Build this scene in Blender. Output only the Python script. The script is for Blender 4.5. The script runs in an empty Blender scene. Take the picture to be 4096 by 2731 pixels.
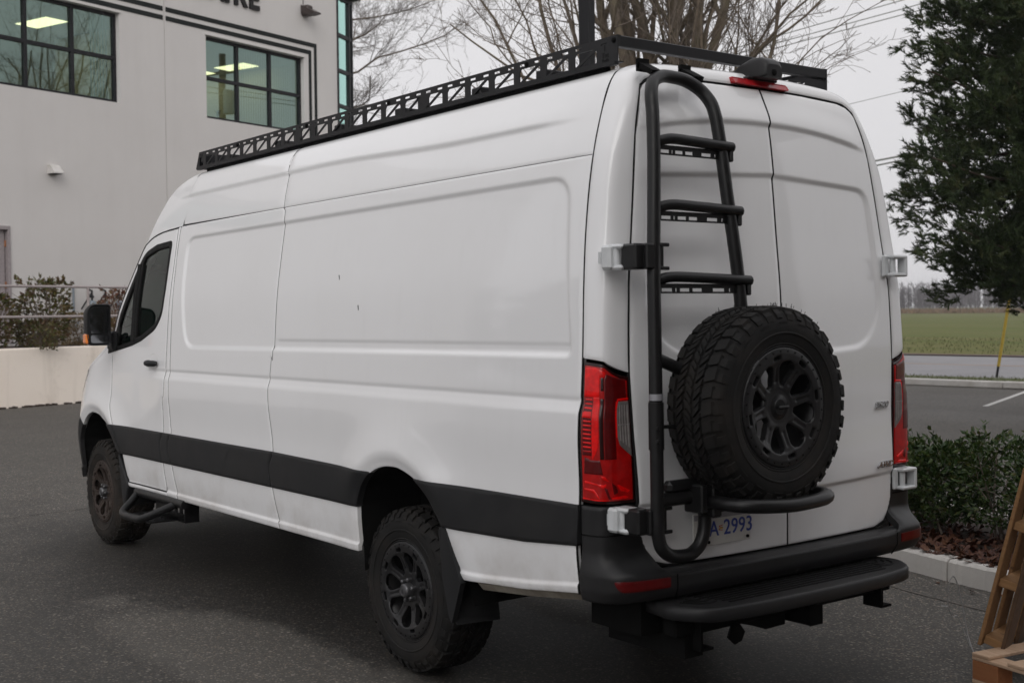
import bpy, math, random
import numpy as np
from mathutils import Vector, Matrix, Euler

random.seed(7)
RNG = np.random.default_rng(11)
SC = bpy.context.scene
COL = SC.collection
PI = math.pi

# ------------------------------------------------------------------ camera
cam_d = bpy.data.cameras.new("camera")
cam_d.sensor_width = 36.0
cam_d.lens = 43.869
cam_d.clip_start = 0.1
cam_d.clip_end = 3000.0
cam_d.dof.use_dof = True
cam_d.dof.focus_distance = 6.9
cam_d.dof.aperture_fstop = 4.5
cam_o = bpy.data.objects.new("camera", cam_d)
COL.objects.link(cam_o)
cam_o.location = (-5.1116, 4.1282, 1.7494)
cam_o.rotation_euler = (math.radians(88.5409), math.radians(0.5793), math.radians(-126.9650))
SC.camera = cam_o

# ------------------------------------------------------------------ sky: overcast, brighter overhead
SUN_EL, SUN_AZ = math.radians(30), math.radians(-54)
W = bpy.data.worlds.new("World")
SC.world = W
W.use_nodes = True
nt = W.node_tree
nt.nodes.clear()
def wn(t): return nt.nodes.new(t)
w_out = wn("ShaderNodeOutputWorld")
w_bg = wn("ShaderNodeBackground")
w_sky = wn("ShaderNodeTexSky")
w_sky.sky_type = 'NISHITA'
w_sky.sun_disc = False
w_sky.sun_elevation = SUN_EL
w_sky.sun_rotation = SUN_AZ
w_sky.air_density = 1.0
w_sky.dust_density = 6.0
w_hs = wn("ShaderNodeHueSaturation")
w_hs.inputs['Saturation'].default_value = 0.12
nt.links.new(w_sky.outputs[0], w_hs.inputs['Color'])
# cloud deck: the standard overcast luminance (1 + 2 sin(elevation)) with faint mottling
w_tc = wn("ShaderNodeTexCoord")
w_sep = wn("ShaderNodeSeparateXYZ")
nt.links.new(w_tc.outputs['Generated'], w_sep.inputs[0])
w_cl = wn("ShaderNodeClamp"); nt.links.new(w_sep.outputs['Z'], w_cl.inputs[0])
w_pw = wn("ShaderNodeMath"); w_pw.operation = 'POWER'; w_pw.inputs[1].default_value = 1.5
nt.links.new(w_cl.outputs[0], w_pw.inputs[0])
w_mad = wn("ShaderNodeMath"); w_mad.operation = 'MULTIPLY_ADD'
nt.links.new(w_pw.outputs[0], w_mad.inputs[0]); w_mad.inputs[1].default_value = 0.30; w_mad.inputs[2].default_value = 1.0
w_nz = wn("ShaderNodeTexNoise"); w_nz.inputs['Scale'].default_value = 2.3; w_nz.inputs['Detail'].default_value = 4
nt.links.new(w_tc.outputs['Generated'], w_nz.inputs['Vector'])
w_nm = wn("ShaderNodeMapRange"); w_nm.inputs[1].default_value = 0.3; w_nm.inputs[2].default_value = 0.7
w_nm.inputs[3].default_value = 0.93; w_nm.inputs[4].default_value = 1.06
nt.links.new(w_nz.outputs[0], w_nm.inputs[0])
w_m2 = wn("ShaderNodeMath"); w_m2.operation = 'MULTIPLY'
nt.links.new(w_mad.outputs[0], w_m2.inputs[0]); nt.links.new(w_nm.outputs[0], w_m2.inputs[1])
w_grey = wn("ShaderNodeVectorMath"); w_grey.operation = 'SCALE'
w_grey.inputs[0].default_value = (5.95, 5.87, 6.02)
nt.links.new(w_m2.outputs[0], w_grey.inputs['Scale'])
w_mix = wn("ShaderNodeMix"); w_mix.data_type = 'RGBA'
w_mix.inputs[0].default_value = 0.92
nt.links.new(w_hs.outputs[0], w_mix.inputs[6]); nt.links.new(w_grey.outputs[0], w_mix.inputs[7])
nt.links.new(w_mix.outputs[2], w_bg.inputs['Color'])
w_bg.inputs['Strength'].default_value = 0.13
nt.links.new(w_bg.outputs[0], w_out.inputs[0])

sun_d = bpy.data.lights.new("sun", 'SUN')
sun_d.energy = 1.0
sun_d.angle = math.radians(45)
sun_d.color = (1.0, 0.97, 0.93)
sun_o = bpy.data.objects.new("sun", sun_d)
COL.objects.link(sun_o)
sun_o.rotation_euler = Vector((0.70, -0.50, -0.51)).to_track_quat('-Z', 'Y').to_euler()
sun_o.location = (0, 0, 30)

SC.view_settings.view_transform = 'Standard'
SC.view_settings.look = 'None'
SC.view_settings.exposure = 0.0
SC.view_settings.gamma = 1.0
SC.view_settings.use_curve_mapping = False
SC.render.resolution_x = 1024
SC.render.resolution_y = 682

# ------------------------------------------------------------------ helpers
def tag(o, label=None, cat=None, group=None, kind=None):
    if label: o["label"] = label
    if cat: o["category"] = cat
    if group: o["group"] = group
    if kind: o["kind"] = kind
    return o

def empty(name, loc=(0, 0, 0), rot=(0, 0, 0), label=None, cat=None, group=None):
    o = bpy.data.objects.new(name, None)
    o.empty_display_size = 0.2
    COL.objects.link(o)
    o.location = loc
    o.rotation_euler = rot
    return tag(o, label, cat, group)

def link_mesh(name, me, mat=None, parent=None):
    o = bpy.data.objects.new(name, me)
    COL.objects.link(o)
    if mat is not None and not me.materials: me.materials.append(mat)
    if parent is not None: o.parent = parent
    return o

def copy_obj(o, parent=None, loc=None, rot=None, scale=None):
    c = o.copy()
    COL.objects.link(c)
    if parent is not None: c.parent = parent
    if loc is not None: c.location = loc
    if rot is not None: c.rotation_euler = rot
    if scale is not None: c.scale = scale
    return c

def copy_tree(o, parent=None, loc=None, rot=None, scale=None):
    c = copy_obj(o, parent, loc, rot, scale)
    for ch in list(o.children):
        copy_tree(ch, c)
    return c

class MB:
    """collects shapes and builds them as one mesh"""
    def __init__(s):
        s.v = []; s.f = []; s.sm = []; s.n = 0
    def add(s, verts, faces, smooth=False):
        verts = np.asarray(verts, float).reshape(-1, 3)
        s.v.append(verts)
        n = s.n
        for f in faces: s.f.append(tuple(int(i) + n for i in f))
        s.sm += [smooth] * len(faces)
        s.n += len(verts)
        return s
    def box(s, c, d, rot=None, taper=1.0):
        c = np.array(c, float); h = np.array(d, float) / 2
        P = np.array([[-1, -1, -1], [1, -1, -1], [1, 1, -1], [-1, 1, -1], [-1, -1, 1], [1, -1, 1], [1, 1, 1], [-1, 1, 1]], float) * h
        if taper != 1.0: P[4:, :2] *= taper
        if rot is not None:
            M = np.array(Euler(rot).to_matrix()) if not isinstance(rot, np.ndarray) else rot
            P = P @ M.T
        return s.add(P + c, [(0, 3, 2, 1), (4, 5, 6, 7), (0, 1, 5, 4), (1, 2, 6, 5), (2, 3, 7, 6), (3, 0, 4, 7)])
    def rbox(s, c, d, r=0.01, rot=None):
        """box with chamfered edges"""
        c = np.array(c, float); h = np.array(d, float) / 2
        r = min(r, h.min() * 0.95)
        V = []; key = {}
        for sx in (-1, 1):
            for sy in (-1, 1):
                for sz in (-1, 1):
                    for ax in range(3):
                        p = np.array([sx, sy, sz]) * h
                        for k in range(3):
                            if k != ax: p[k] -= np.sign(p[k]) * r
                        key[(sx, sy, sz, ax)] = len(V); V.append(p)
        F = []
        def quad(ids):
            pts = np.array([V[i] for i in ids]); n = np.cross(pts[1] - pts[0], pts[2] - pts[0])
            F.append(tuple(ids) if n @ pts.mean(0) > 0 else tuple(ids[::-1]))
        for ax in range(3):
            o = [k for k in range(3) if k != ax]
            for sg in (-1, 1):
                ids = []
                for a, b in ((-1, -1), (1, -1), (1, 1), (-1, 1)):
                    t = [0, 0, 0]; t[ax] = sg; t[o[0]] = a; t[o[1]] = b
                    ids.append(key[(*t, ax)])
                quad(ids)
            for a in (-1, 1):
                for b in (-1, 1):
                    t1 = [0, 0, 0]; t1[o[0]] = a; t1[o[1]] = b
                    t1[ax] = -1; t2 = list(t1); t2[ax] = 1
                    quad([key[(*t1, o[0])], key[(*t2, o[0])], key[(*t2, o[1])], key[(*t1, o[1])]])
        for sx in (-1, 1):
            for sy in (-1, 1):
                for sz in (-1, 1):
                    quad([key[(sx, sy, sz, 0)], key[(sx, sy, sz, 1)], key[(sx, sy, sz, 2)]])
        V = np.array(V)
        if rot is not None:
            M = np.array(Euler(rot).to_matrix()) if not isinstance(rot, np.ndarray) else rot
            V = V @ M.T
        return s.add(V + c, F)
    def tube(s, pts, r, n=10, caps=True, smooth=True, closed=False):
        pts = np.asarray(pts, float)
        m = len(pts)
        r = np.full(m, r, float) if np.isscalar(r) else np.asarray(r, float)
        T = np.zeros_like(pts)
        if closed: T = np.roll(pts, -1, 0) - np.roll(pts, 1, 0)
        else:
            T[1:-1] = pts[2:] - pts[:-2]; T[0] = pts[1] - pts[0]; T[-1] = pts[-1] - pts[-2]
        T /= np.linalg.norm(T, axis=1)[:, None] + 1e-12
        up = np.array([0, 0, 1.0]) if abs(T[0, 2]) < 0.9 else np.array([1.0, 0, 0])
        u = np.cross(T[0], up); u /= np.linalg.norm(u)
        ang = np.arange(n) * 2 * PI / n
        V = []
        for i in range(m):
            u = u - T[i] * (u @ T[i]); u /= np.linalg.norm(u) + 1e-12
            w = np.cross(T[i], u)
            V.append(pts[i] + r[i] * (np.cos(ang)[:, None] * u + np.sin(ang)[:, None] * w))
        V = np.concatenate(V)
        F = []
        for i in range(m if closed else m - 1):
            j = (i + 1) % m
            for k in range(n):
                k2 = (k + 1) % n
                F.append((i * n + k, i * n + k2, j * n + k2, j * n + k))
        s.add(V, F, smooth)
        if caps and not closed:
            s.add(V[:n], [tuple(range(n))[::-1]]); s.add(V[-n:], [tuple(range(n))])
        return s
    def cyl(s, a, b, r, n=16, r2=None, smooth=True):
        return s.tube([a, b], [r, r if r2 is None else r2], n, True, smooth)
    def lathe(s, prof, n=48, axis='y', smooth=True, c=(0, 0, 0)):
        """prof: list of (radius, position along the axis)"""
        prof = np.array(prof, float); m = len(prof)
        a = np.arange(n) * 2 * PI / n
        V = np.zeros((m, n, 3))
        if axis == 'y':
            V[..., 0] = prof[:, None, 0] * np.cos(a); V[..., 2] = prof[:, None, 0] * np.sin(a); V[..., 1] = prof[:, None, 1]
        elif axis == 'z':
            V[..., 0] = prof[:, None, 0] * np.cos(a); V[..., 1] = prof[:, None, 0] * np.sin(a); V[..., 2] = prof[:, None, 1]
        else:
            V[..., 1] = prof[:, None, 0] * np.cos(a); V[..., 2] = prof[:, None, 0] * np.sin(a); V[..., 0] = prof[:, None, 1]
        F = []
        for i in range(m - 1):
            for k in range(n):
                k2 = (k + 1) % n
                F.append((i * n + k, i * n + k2, (i + 1) * n + k2, (i + 1) * n + k))
        return s.add(V.reshape(-1, 3) + np.array(c), F, smooth)
    def prism(s, poly, lo, hi, f=lambda p, t: (p[0], p[1], t)):
        """extrude a 2D polygon from lo to hi; f maps ((a, b), t) to xyz"""
        n = len(poly)
        V = [f(p, lo) for p in poly] + [f(p, hi) for p in poly]
        F = [tuple(range(n))[::-1], tuple(range(n, 2 * n))]
        for i in range(n):
            j = (i + 1) % n
            F.append((i, j, n + j, n + i))
        return s.add(V, F)
    def grid(s, P, smooth=True, flip=False, wrap=False):
        P = np.asarray(P, float); a, b = P.shape[:2]
        F = []
        for i in range(a - 1):
            for j in range(b if wrap else b - 1):
                j2 = (j + 1) % b
                q = (i * b + j, i * b + j2, (i + 1) * b + j2, (i + 1) * b + j)
                F.append(q[::-1] if flip else q)
        return s.add(P.reshape(-1, 3), F, smooth)
    def build(s, name, mat=None, parent=None, bevel=0, fix=False):
        me = bpy.data.meshes.new(name)
        V = np.concatenate(s.v) if s.v else np.zeros((0, 3))
        me.from_pydata(V.tolist(), [], s.f)
        me.polygons.foreach_set("use_smooth", np.array(s.sm, dtype=bool))
        me.update()
        if fix:
            import bmesh
            bm = bmesh.new(); bm.from_mesh(me)
            bmesh.ops.recalc_face_normals(bm, faces=bm.faces); bm.to_mesh(me); bm.free()
        o = link_mesh(name, me, mat, parent)
        if bevel:
            md = o.modifiers.new("bevel", 'BEVEL'); md.width = bevel; md.segments = 2; md.limit_method = 'ANGLE'
        return o

def pchip(x, y):
    x = np.asarray(x, float); y = np.asarray(y, float)
    h = np.diff(x); d = np.diff(y) / h
    m = np.zeros_like(y)
    for i in range(1, len(x) - 1):
        if d[i - 1] * d[i] > 0:
            w1 = 2 * h[i] + h[i - 1]; w2 = h[i] + 2 * h[i - 1]
            m[i] = (w1 + w2) / (w1 / d[i - 1] + w2 / d[i])
    m[0] = d[0]; m[-1] = d[-1]
    def f(t):
        t = np.asarray(t, float)
        i = np.clip(np.searchsorted(x, t) - 1, 0, len(x) - 2)
        u = np.clip((t - x[i]) / h[i], 0, 1)
        return (1 + 2 * u) * (1 - u) ** 2 * y[i] + u * (1 - u) ** 2 * h[i] * m[i] + u * u * (3 - 2 * u) * y[i + 1] + u * u * (u - 1) * h[i] * m[i + 1]
    return f

def sst(t):
    t = np.clip(t, 0, 1)
    return t * t * (3 - 2 * t)

def round_poly(pts, r, seg=6):
    """round the corners of a closed polygon; r is a number or a list"""
    pts = [np.array(p, float) for p in pts]; n = len(pts); out = []
    for i in range(n):
        p, a, b = pts[i], pts[i - 1], pts[(i + 1) % n]
        ri = r[i] if isinstance(r, (list, tuple)) else r
        if ri <= 0: out.append(p); continue
        da, db = a - p, b - p
        la, lb = np.linalg.norm(da), np.linalg.norm(db)
        k = min(ri, la * 0.49, lb * 0.49)
        s0, s1 = p + da / la * k, p + db / lb * k
        for t in np.linspace(0, 1, seg + 1):
            out.append((1 - t) ** 2 * s0 + 2 * t * (1 - t) * p + t * t * s1)
    return np.array(out)

def smooth_line(pts, n=40):
    """Catmull-Rom through points"""
    P = np.asarray(pts, float)
    P = np.vstack([2 * P[0] - P[1], P, 2 * P[-1] - P[-2]])
    m = len(P) - 3; out = []
    for i in range(m):
        k = max(2, n // m)
        for t in np.linspace(0, 1, k, endpoint=False):
            a, b, c, d = P[i:i + 4]
            out.append(0.5 * (2 * b + (c - a) * t + (2 * a - 5 * b + 4 * c - d) * t * t + (3 * b - a - 3 * c + d) * t ** 3))
    out.append(P[-2])
    return np.array(out)

def poly_dist(A, B, poly, closed=True):
    """distance of points to a polyline, nearest points, inside flag"""
    pts = np.stack([A.ravel(), B.ravel()], 1)
    P = np.asarray(poly, float); Q = np.roll(P, -1, 0)
    if not closed: P, Q = P[:-1], Q[:-1]
    best = np.full(len(pts), 1e9); near = np.zeros_like(pts); ins = np.zeros(len(pts), bool)
    for p, q in zip(P, Q):
        d = q - p; L = d @ d
        if L < 1e-14: continue
        t = np.clip(((pts - p) @ d) / L, 0, 1)
        c = p + t[:, None] * d
        e = np.hypot(pts[:, 0] - c[:, 0], pts[:, 1] - c[:, 1])
        m = e < best
        best[m] = e[m]; near[m] = c[m]
        if closed and p[1] != q[1]:
            cond = (p[1] > pts[:, 1]) != (q[1] > pts[:, 1])
            xi = (q[0] - p[0]) * (pts[:, 1] - p[1]) / (q[1] - p[1]) + p[0]
            ins ^= cond & (pts[:, 0] < xi)
    return best, near, ins

def trimmed(name, F, outline, holes, da, db, mat, parent, out=(0, 1, 0), thick=0.02, bevel=0.003, smooth=True, off=0.0):
    """surface patch F(a, b) -> xyz trimmed by a closed outline and holes, with folded-in edges"""
    outline = np.asarray(outline, float)
    lo, hi = outline.min(0), outline.max(0)
    na = max(2, int(math.ceil((hi[0] - lo[0]) / da)) + 1); nb = max(2, int(math.ceil((hi[1] - lo[1]) / db)) + 1)
    A, B = np.meshgrid(np.linspace(lo[0], hi[0], na), np.linspace(lo[1], hi[1], nb), indexing='ij')
    polys = [outline] + [np.asarray(h, float) for h in holes]
    dist = np.full(A.size, 1e9); near = np.zeros((A.size, 2))
    cA = (A[:-1, :-1] + A[1:, 1:]) / 2; cB = (B[:-1, :-1] + B[1:, 1:]) / 2
    keep = np.ones(cA.size, bool)
    for k, p in enumerate(polys):
        d, nr, _ = poly_dist(A, B, p)
        m = d < dist; dist[m] = d[m]; near[m] = nr[m]
        _, _, ins = poly_dist(cA, cB, p)
        keep &= ins if k == 0 else ~ins
    K = keep.reshape(cA.shape)
    pad = np.zeros((na + 1, nb + 1), int); pad[1:-1, 1:-1] = K
    cnt = pad[:-1, :-1] + pad[1:, :-1] + pad[:-1, 1:] + pad[1:, 1:]
    bd = ((cnt > 0) & (cnt < 4)).ravel()
    A = A.ravel().copy(); B = B.ravel().copy()
    A[bd] = near[bd, 0]; B[bd] = near[bd, 1]
    def nrm(a, b, p):
        e = 1e-3
        n = np.cross(F(a + e, b) - p, F(a, b + e) - p)
        n /= np.linalg.norm(n, axis=1)[:, None] + 1e-12
        s = np.sign((n * np.asarray(out, float)).sum(1)); s[s == 0] = 1
        return n * s[:, None]
    P = F(A, B); N = nrm(A, B, P)
    P = P + N * off
    P2 = P.copy(); P2[bd] -= N[bd] * bevel
    idx = np.arange(na * nb).reshape(na, nb)
    q = np.stack([idx[:-1, :-1], idx[1:, :-1], idx[1:, 1:], idx[:-1, 1:]], -1)[K]
    # orientation
    c = q[len(q) // 2]
    if np.cross(P[c[1]] - P[c[0]], P[c[3]] - P[c[0]]) @ N[c[0]] < 0: q = q[:, ::-1]
    e = np.concatenate([q[:, [0, 1]], q[:, [1, 2]], q[:, [2, 3]], q[:, [3, 0]]])
    key = np.sort(e, 1); kk = key[:, 0] * (na * nb) + key[:, 1]
    u, inv, c = np.unique(kk, return_inverse=True, return_counts=True)
    be = e[c[inv] == 1]
    used = np.unique(q); remap = np.full(na * nb, -1); remap[used] = np.arange(len(used))
    V = P2[used]; faces = remap[q].tolist()
    mb = MB(); mb.add(V, faces, smooth)
    if thick > 0 and len(be):
        bv = np.unique(be); rm = np.full(na * nb, -1); rm[bv] = np.arange(len(bv))
        top = P2[bv]; bot = P2[bv] - N[bv] * thick
        nb_ = len(bv)
        mb.add(np.vstack([top, bot]), [(rm[j], rm[i], nb_ + rm[i], nb_ + rm[j]) for i, j in be])
    return mb.build(name, mat, parent)

# ------------------------------------------------------------------ materials
def new_mat(name):
    m = bpy.data.materials.new(name); m.use_nodes = True
    t = m.node_tree
    b = t.nodes["Principled BSDF"]
    return m, t, b

def N(t, typ, **kw):
    n = t.nodes.new(typ)
    for k, v in kw.items():
        if k.startswith('i_'): n.inputs[k[2:].replace('_', ' ')].default_value = v
        elif k.startswith('n'): n.inputs[int(k[1:])].default_value = v
        else: setattr(n, k, v)
    return n

def coords(t, kind='Object', scale=None):
    tc = N(t, "ShaderNodeTexCoord")
    if scale is None: return tc.outputs[kind]
    mp = N(t, "ShaderNodeMapping"); mp.inputs['Scale'].default_value = scale
    t.links.new(tc.outputs[kind], mp.inputs[0])
    return mp.outputs[0]

def noise(t, vec, scale, detail=4, rough=0.55):
    n = N(t, "ShaderNodeTexNoise"); n.inputs['Scale'].default_value = scale
    n.inputs['Detail'].default_value = detail; n.inputs['Roughness'].default_value = rough
    t.links.new(vec, n.inputs['Vector'])
    return n.outputs[0]

def rng(t, val, a, b, c, d, smooth=False):
    m = N(t, "ShaderNodeMapRange"); m.interpolation_type = 'SMOOTHSTEP' if smooth else 'LINEAR'
    for i, v in enumerate((a, b, c, d)): m.inputs[i + 1].default_value = v
    t.links.new(val, m.inputs[0])
    return m.outputs[0]

def mix(t, fac, c1, c2, mode='MIX'):
    m = N(t, "ShaderNodeMix", data_type='RGBA', blend_type=mode)
    if hasattr(fac, 'links'): t.links.new(fac, m.inputs[0])
    else: m.inputs[0].default_value = fac
    for i, c in ((6, c1), (7, c2)):
        if hasattr(c, 'links'): t.links.new(c, m.inputs[i])
        else: m.inputs[i].default_value = (*c, 1)
    return m.outputs[2]

def math_n(t, op, a, b=None, c=None):
    m = N(t, "ShaderNodeMath", operation=op)
    for i, v in enumerate((a, b, c)):
        if v is None: continue
        if hasattr(v, 'links'): t.links.new(v, m.inputs[i])
        else: m.inputs[i].default_value = v
    return m.outputs[0]

def bump(t, b, height, strength=0.3, dist=0.01):
    n = N(t, "ShaderNodeBump"); n.inputs['Strength'].default_value = strength; n.inputs['Distance'].default_value = dist
    t.links.new(height, n.inputs['Height']); t.links.new(n.outputs[0], b.inputs['Normal'])

def simple(name, col, rough=0.5, metal=0.0, var=0.15, scale=20, coat=0.0, bumps=0.0, spec=0.5, dirt=None, dirt_amt=0.5, dirt_scale=3):
    m, t, b = new_mat(name)
    v = coords(t)
    n = noise(t, v, scale)
    f = rng(t, n, 0.3, 0.7, 1 - var, 1 + var)
    c = N(t, "ShaderNodeVectorMath", operation='SCALE'); c.inputs[0].default_value = col
    t.links.new(f, c.inputs['Scale'])
    colr = c.outputs[0]
    if dirt is not None:
        d = noise(t, v, dirt_scale, 6, 0.65)
        df = rng(t, d, 0.45, 0.75, 0.0, dirt_amt)
        colr = mix(t, df, colr, dirt)
    t.links.new(colr, b.inputs['Base Color'])
    b.inputs['Roughness'].default_value = rough
    b.inputs['Metallic'].default_value = metal
    b.inputs['Coat Weight'].default_value = coat
    b.inputs['Coat Roughness'].default_value = 0.06
    b.inputs['Specular IOR Level'].default_value = spec
    r = rng(t, n, 0.3, 0.7, max(0.02, rough - 0.06), min(1, rough + 0.08))
    t.links.new(r, b.inputs['Roughness'])
    if bumps: bump(t, b, noise(t, v, scale * 6, 3), bumps, 0.004)
    return m

# ------------------------------------------------------------------ material library
def paint_mat():
    m, t, b = new_mat("van_white_paint")
    v = coords(t)
    n = noise(t, v, 1.3, 5)
    base = mix(t, rng(t, n, 0.35, 0.7, 0, 1), (0.84, 0.842, 0.85), (0.815, 0.815, 0.82))
    # faint rain streaks and road film
    st = noise(t, coords(t, 'Object', (9, 9, 0.9)), 3.0, 5, 0.6)
    base = mix(t, rng(t, st, 0.52, 0.8, 0, 0.10), base, (0.62, 0.61, 0.59))
    sp = N(t, "ShaderNodeTexVoronoi"); sp.inputs['Scale'].default_value = 38
    t.links.new(v, sp.inputs['Vector'])
    dots = rng(t, sp.outputs['Distance'], 0.03, 0.10, 1, 0)
    pm = rng(t, noise(t, v, 2.1, 3), 0.60, 0.72, 0, 1)
    z = N(t, "ShaderNodeSeparateXYZ"); t.links.new(v, z.inputs[0])
    low = rng(t, z.outputs['Z'], 0.6, 0.85, 1, 0)
    fl = math_n(t, 'MULTIPLY', math_n(t, 'MULTIPLY', dots, pm), low)
    base = mix(t, math_n(t, 'MULTIPLY', fl, 0.6), base, (0.16, 0.10, 0.06))
    mud = math_n(t, 'MULTIPLY', rng(t, noise(t, v, 3.4, 6, 0.65), 0.45, 0.75, 0, 0.42), low)
    base = mix(t, mud, base, (0.30, 0.24, 0.18))
    t.links.new(base, b.inputs['Base Color'])
    b.inputs['Roughness'].default_value = 0.42
    b.inputs['Coat Weight'].default_value = 1.0
    b.inputs['Coat Roughness'].default_value = 0.045
    b.inputs['Coat IOR'].default_value = 1.5
    t.links.new(rng(t, st, 0.4, 0.8, 0.03, 0.10), b.inputs['Coat Roughness'])
    return m

def asphalt_mat():
    m, t, b = new_mat("asphalt")
    v = coords(t)
    vo = N(t, "ShaderNodeTexVoronoi"); vo.inputs['Scale'].default_value = 80
    t.links.new(v, vo.inputs['Vector'])
    vo2 = N(t, "ShaderNodeTexVoronoi"); vo2.inputs['Scale'].default_value = 38
    t.links.new(v, vo2.inputs['Vector'])
    sp = N(t, "ShaderNodeSeparateColor"); t.links.new(vo.outputs['Color'], sp.inputs[0])
    sp2 = N(t, "ShaderNodeSeparateColor"); t.links.new(vo2.outputs['Color'], sp2.inputs[0])
    stone = math_n(t, 'MULTIPLY', rng(t, sp.outputs[0], 0.50, 0.95, 0, 1), rng(t, vo.outputs['Distance'], 0.30, 0.60, 1, 0))
    pit = rng(t, sp.outputs[2], 0.0, 0.35, 1, 0)
    base = mix(t, rng(t, noise(t, v, 28, 4, 0.7), 0.3, 0.7, 0, 1), (0.044, 0.0415, 0.0378), (0.086, 0.081, 0.073))
    base = mix(t, math_n(t, 'MULTIPLY', pit, 0.6), base, (0.014, 0.0135, 0.013))
    scol = mix(t, sp.outputs[1], (0.27, 0.255, 0.235), (0.26, 0.195, 0.14))
    base = mix(t, stone, base, scol)
    big = math_n(t, 'MULTIPLY', rng(t, sp2.outputs[0], 0.82, 0.92, 0, 1), rng(t, vo2.outputs['Distance'], 0.2, 0.42, 1, 0))
    base = mix(t, math_n(t, 'MULTIPLY', big, 0.8), base, (0.36, 0.32, 0.27))
    lg = noise(t, v, 0.35, 5, 0.6)
    base = mix(t, rng(t, lg, 0.35, 0.7, 0, 0.35), base, (0.082, 0.077, 0.069))
    # damp: dark film round and under the van, with paler islands
    P = N(t, "ShaderNodeSeparateXYZ"); t.links.new(v, P.inputs[0])
    wob = noise(t, v, 1.1, 6, 0.62)
    wob2 = noise(t, v, 5.5, 5, 0.7)
    wv = math_n(t, 'ADD', math_n(t, 'MULTIPLY', math_n(t, 'SUBTRACT', wob, 0.5), 1.5), math_n(t, 'MULTIPLY', math_n(t, 'SUBTRACT', wob2, 0.5), 0.7))
    def blob(cx, cy, rx, ry, rot=0.0, soft=0.25):
        c, s = math.cos(rot), math.sin(rot)
        dx = math_n(t, 'SUBTRACT', P.outputs[0], cx); dy = math_n(t, 'SUBTRACT', P.outputs[1], cy)
        u = math_n(t, 'DIVIDE', math_n(t, 'ADD', math_n(t, 'MULTIPLY', dx, c), math_n(t, 'MULTIPLY', dy, s)), rx)
        w = math_n(t, 'DIVIDE', math_n(t, 'SUBTRACT', math_n(t, 'MULTIPLY', dy, c), math_n(t, 'MULTIPLY', dx, s)), ry)
        r = math_n(t, 'SQRT', math_n(t, 'ADD', math_n(t, 'MULTIPLY', u, u), math_n(t, 'MULTIPLY', w, w)))
        return rng(t, math_n(t, 'ADD', r, wv), 1 - soft, 1 + soft, 1, 0, True)
    damp = math_n(t, 'MAXIMUM', blob(1.6, 0.35, 4.4, 1.75, 0, 0.35), blob(-1.7, 0.7, 1.7, 1.0, 0, 0.35))
    damp = math_n(t, 'MAXIMUM', damp, math_n(t, 'MULTIPLY', blob(1.2, 2.7, 2.2, 0.9, 0.1, 0.45), 0.7))
    pale_patch = blob(0.85, 1.42, 1.45, 0.40, 0.10, 0.22)
    sheen_patch = blob(0.55, -0.62, 0.75, 0.36, -0.3, 0.15)  # ground sheen under the tail, put in as a lighter colour
    dr = math_n(t, 'MAXIMUM', pale_patch, sheen_patch)
    wet = math_n(t, 'MULTIPLY', damp, math_n(t, 'SUBTRACT', 1.0, dr))
    dark = N(t, "ShaderNodeVectorMath", operation='SCALE')
    t.links.new(base, dark.inputs[0]); t.links.new(rng(t, wet, 0, 1, 1.0, 0.42), dark.inputs['Scale'])
    colr = mix(t, math_n(t, 'MULTIPLY', dr, 0.30), dark.outputs[0], (0.105, 0.097, 0.085))
    t.links.new(colr, b.inputs['Base Color'])
    ro = rng(t, lg, 0.3, 0.7, 0.66, 0.85)
    t.links.new(math_n(t, 'SUBTRACT', ro, math_n(t, 'MULTIPLY', wet, 0.12)), b.inputs['Roughness'])
    b.inputs['Specular IOR Level'].default_value = 0.32
    h = math_n(t, 'MULTIPLY', math_n(t, 'MINIMUM', vo.outputs['Distance'], 0.6), -1.0)
    bump(t, b, h, 0.30, 0.005)
    return m

def glass_mat(name, tint, rough=0.02, refl=1.0, gcol=(0.95, 1, 0.98)):
    """thin window glass: mirror reflection over tinted see-through"""
    m = bpy.data.materials.new(name); m.use_nodes = True
    t = m.node_tree; t.nodes.clear()
    o = N(t, "ShaderNodeOutputMaterial")
    g = N(t, "ShaderNodeBsdfGlossy"); g.inputs['Roughness'].default_value = rough; g.inputs['Color'].default_value = (*gcol, 1)
    tr = N(t, "ShaderNodeBsdfTransparent"); tr.inputs['Color'].default_value = (*tint, 1)
    f = N(t, "ShaderNodeFresnel"); f.inputs['IOR'].default_value = 1.55
    k = math_n(t, 'MULTIPLY', f.outputs[0], refl)
    kk = math_n(t, 'MINIMUM', k, 1.0)
    ms = N(t, "ShaderNodeMixShader")
    t.links.new(kk, ms.inputs[0]); t.links.new(tr.outputs[0], ms.inputs[1]); t.links.new(g.outputs[0], ms.inputs[2])
    t.links.new(ms.outputs[0], o.inputs[0])
    return m

def emit_mat(name, col, s):
    m = bpy.data.materials.new(name); m.use_nodes = True
    t = m.node_tree; t.nodes.clear()
    o = N(t, "ShaderNodeOutputMaterial"); e = N(t, "ShaderNodeEmission")
    e.inputs[0].default_value = (*col, 1); e.inputs[1].default_value = s
    t.links.new(e.outputs[0], o.inputs[0])
    return m

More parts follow.
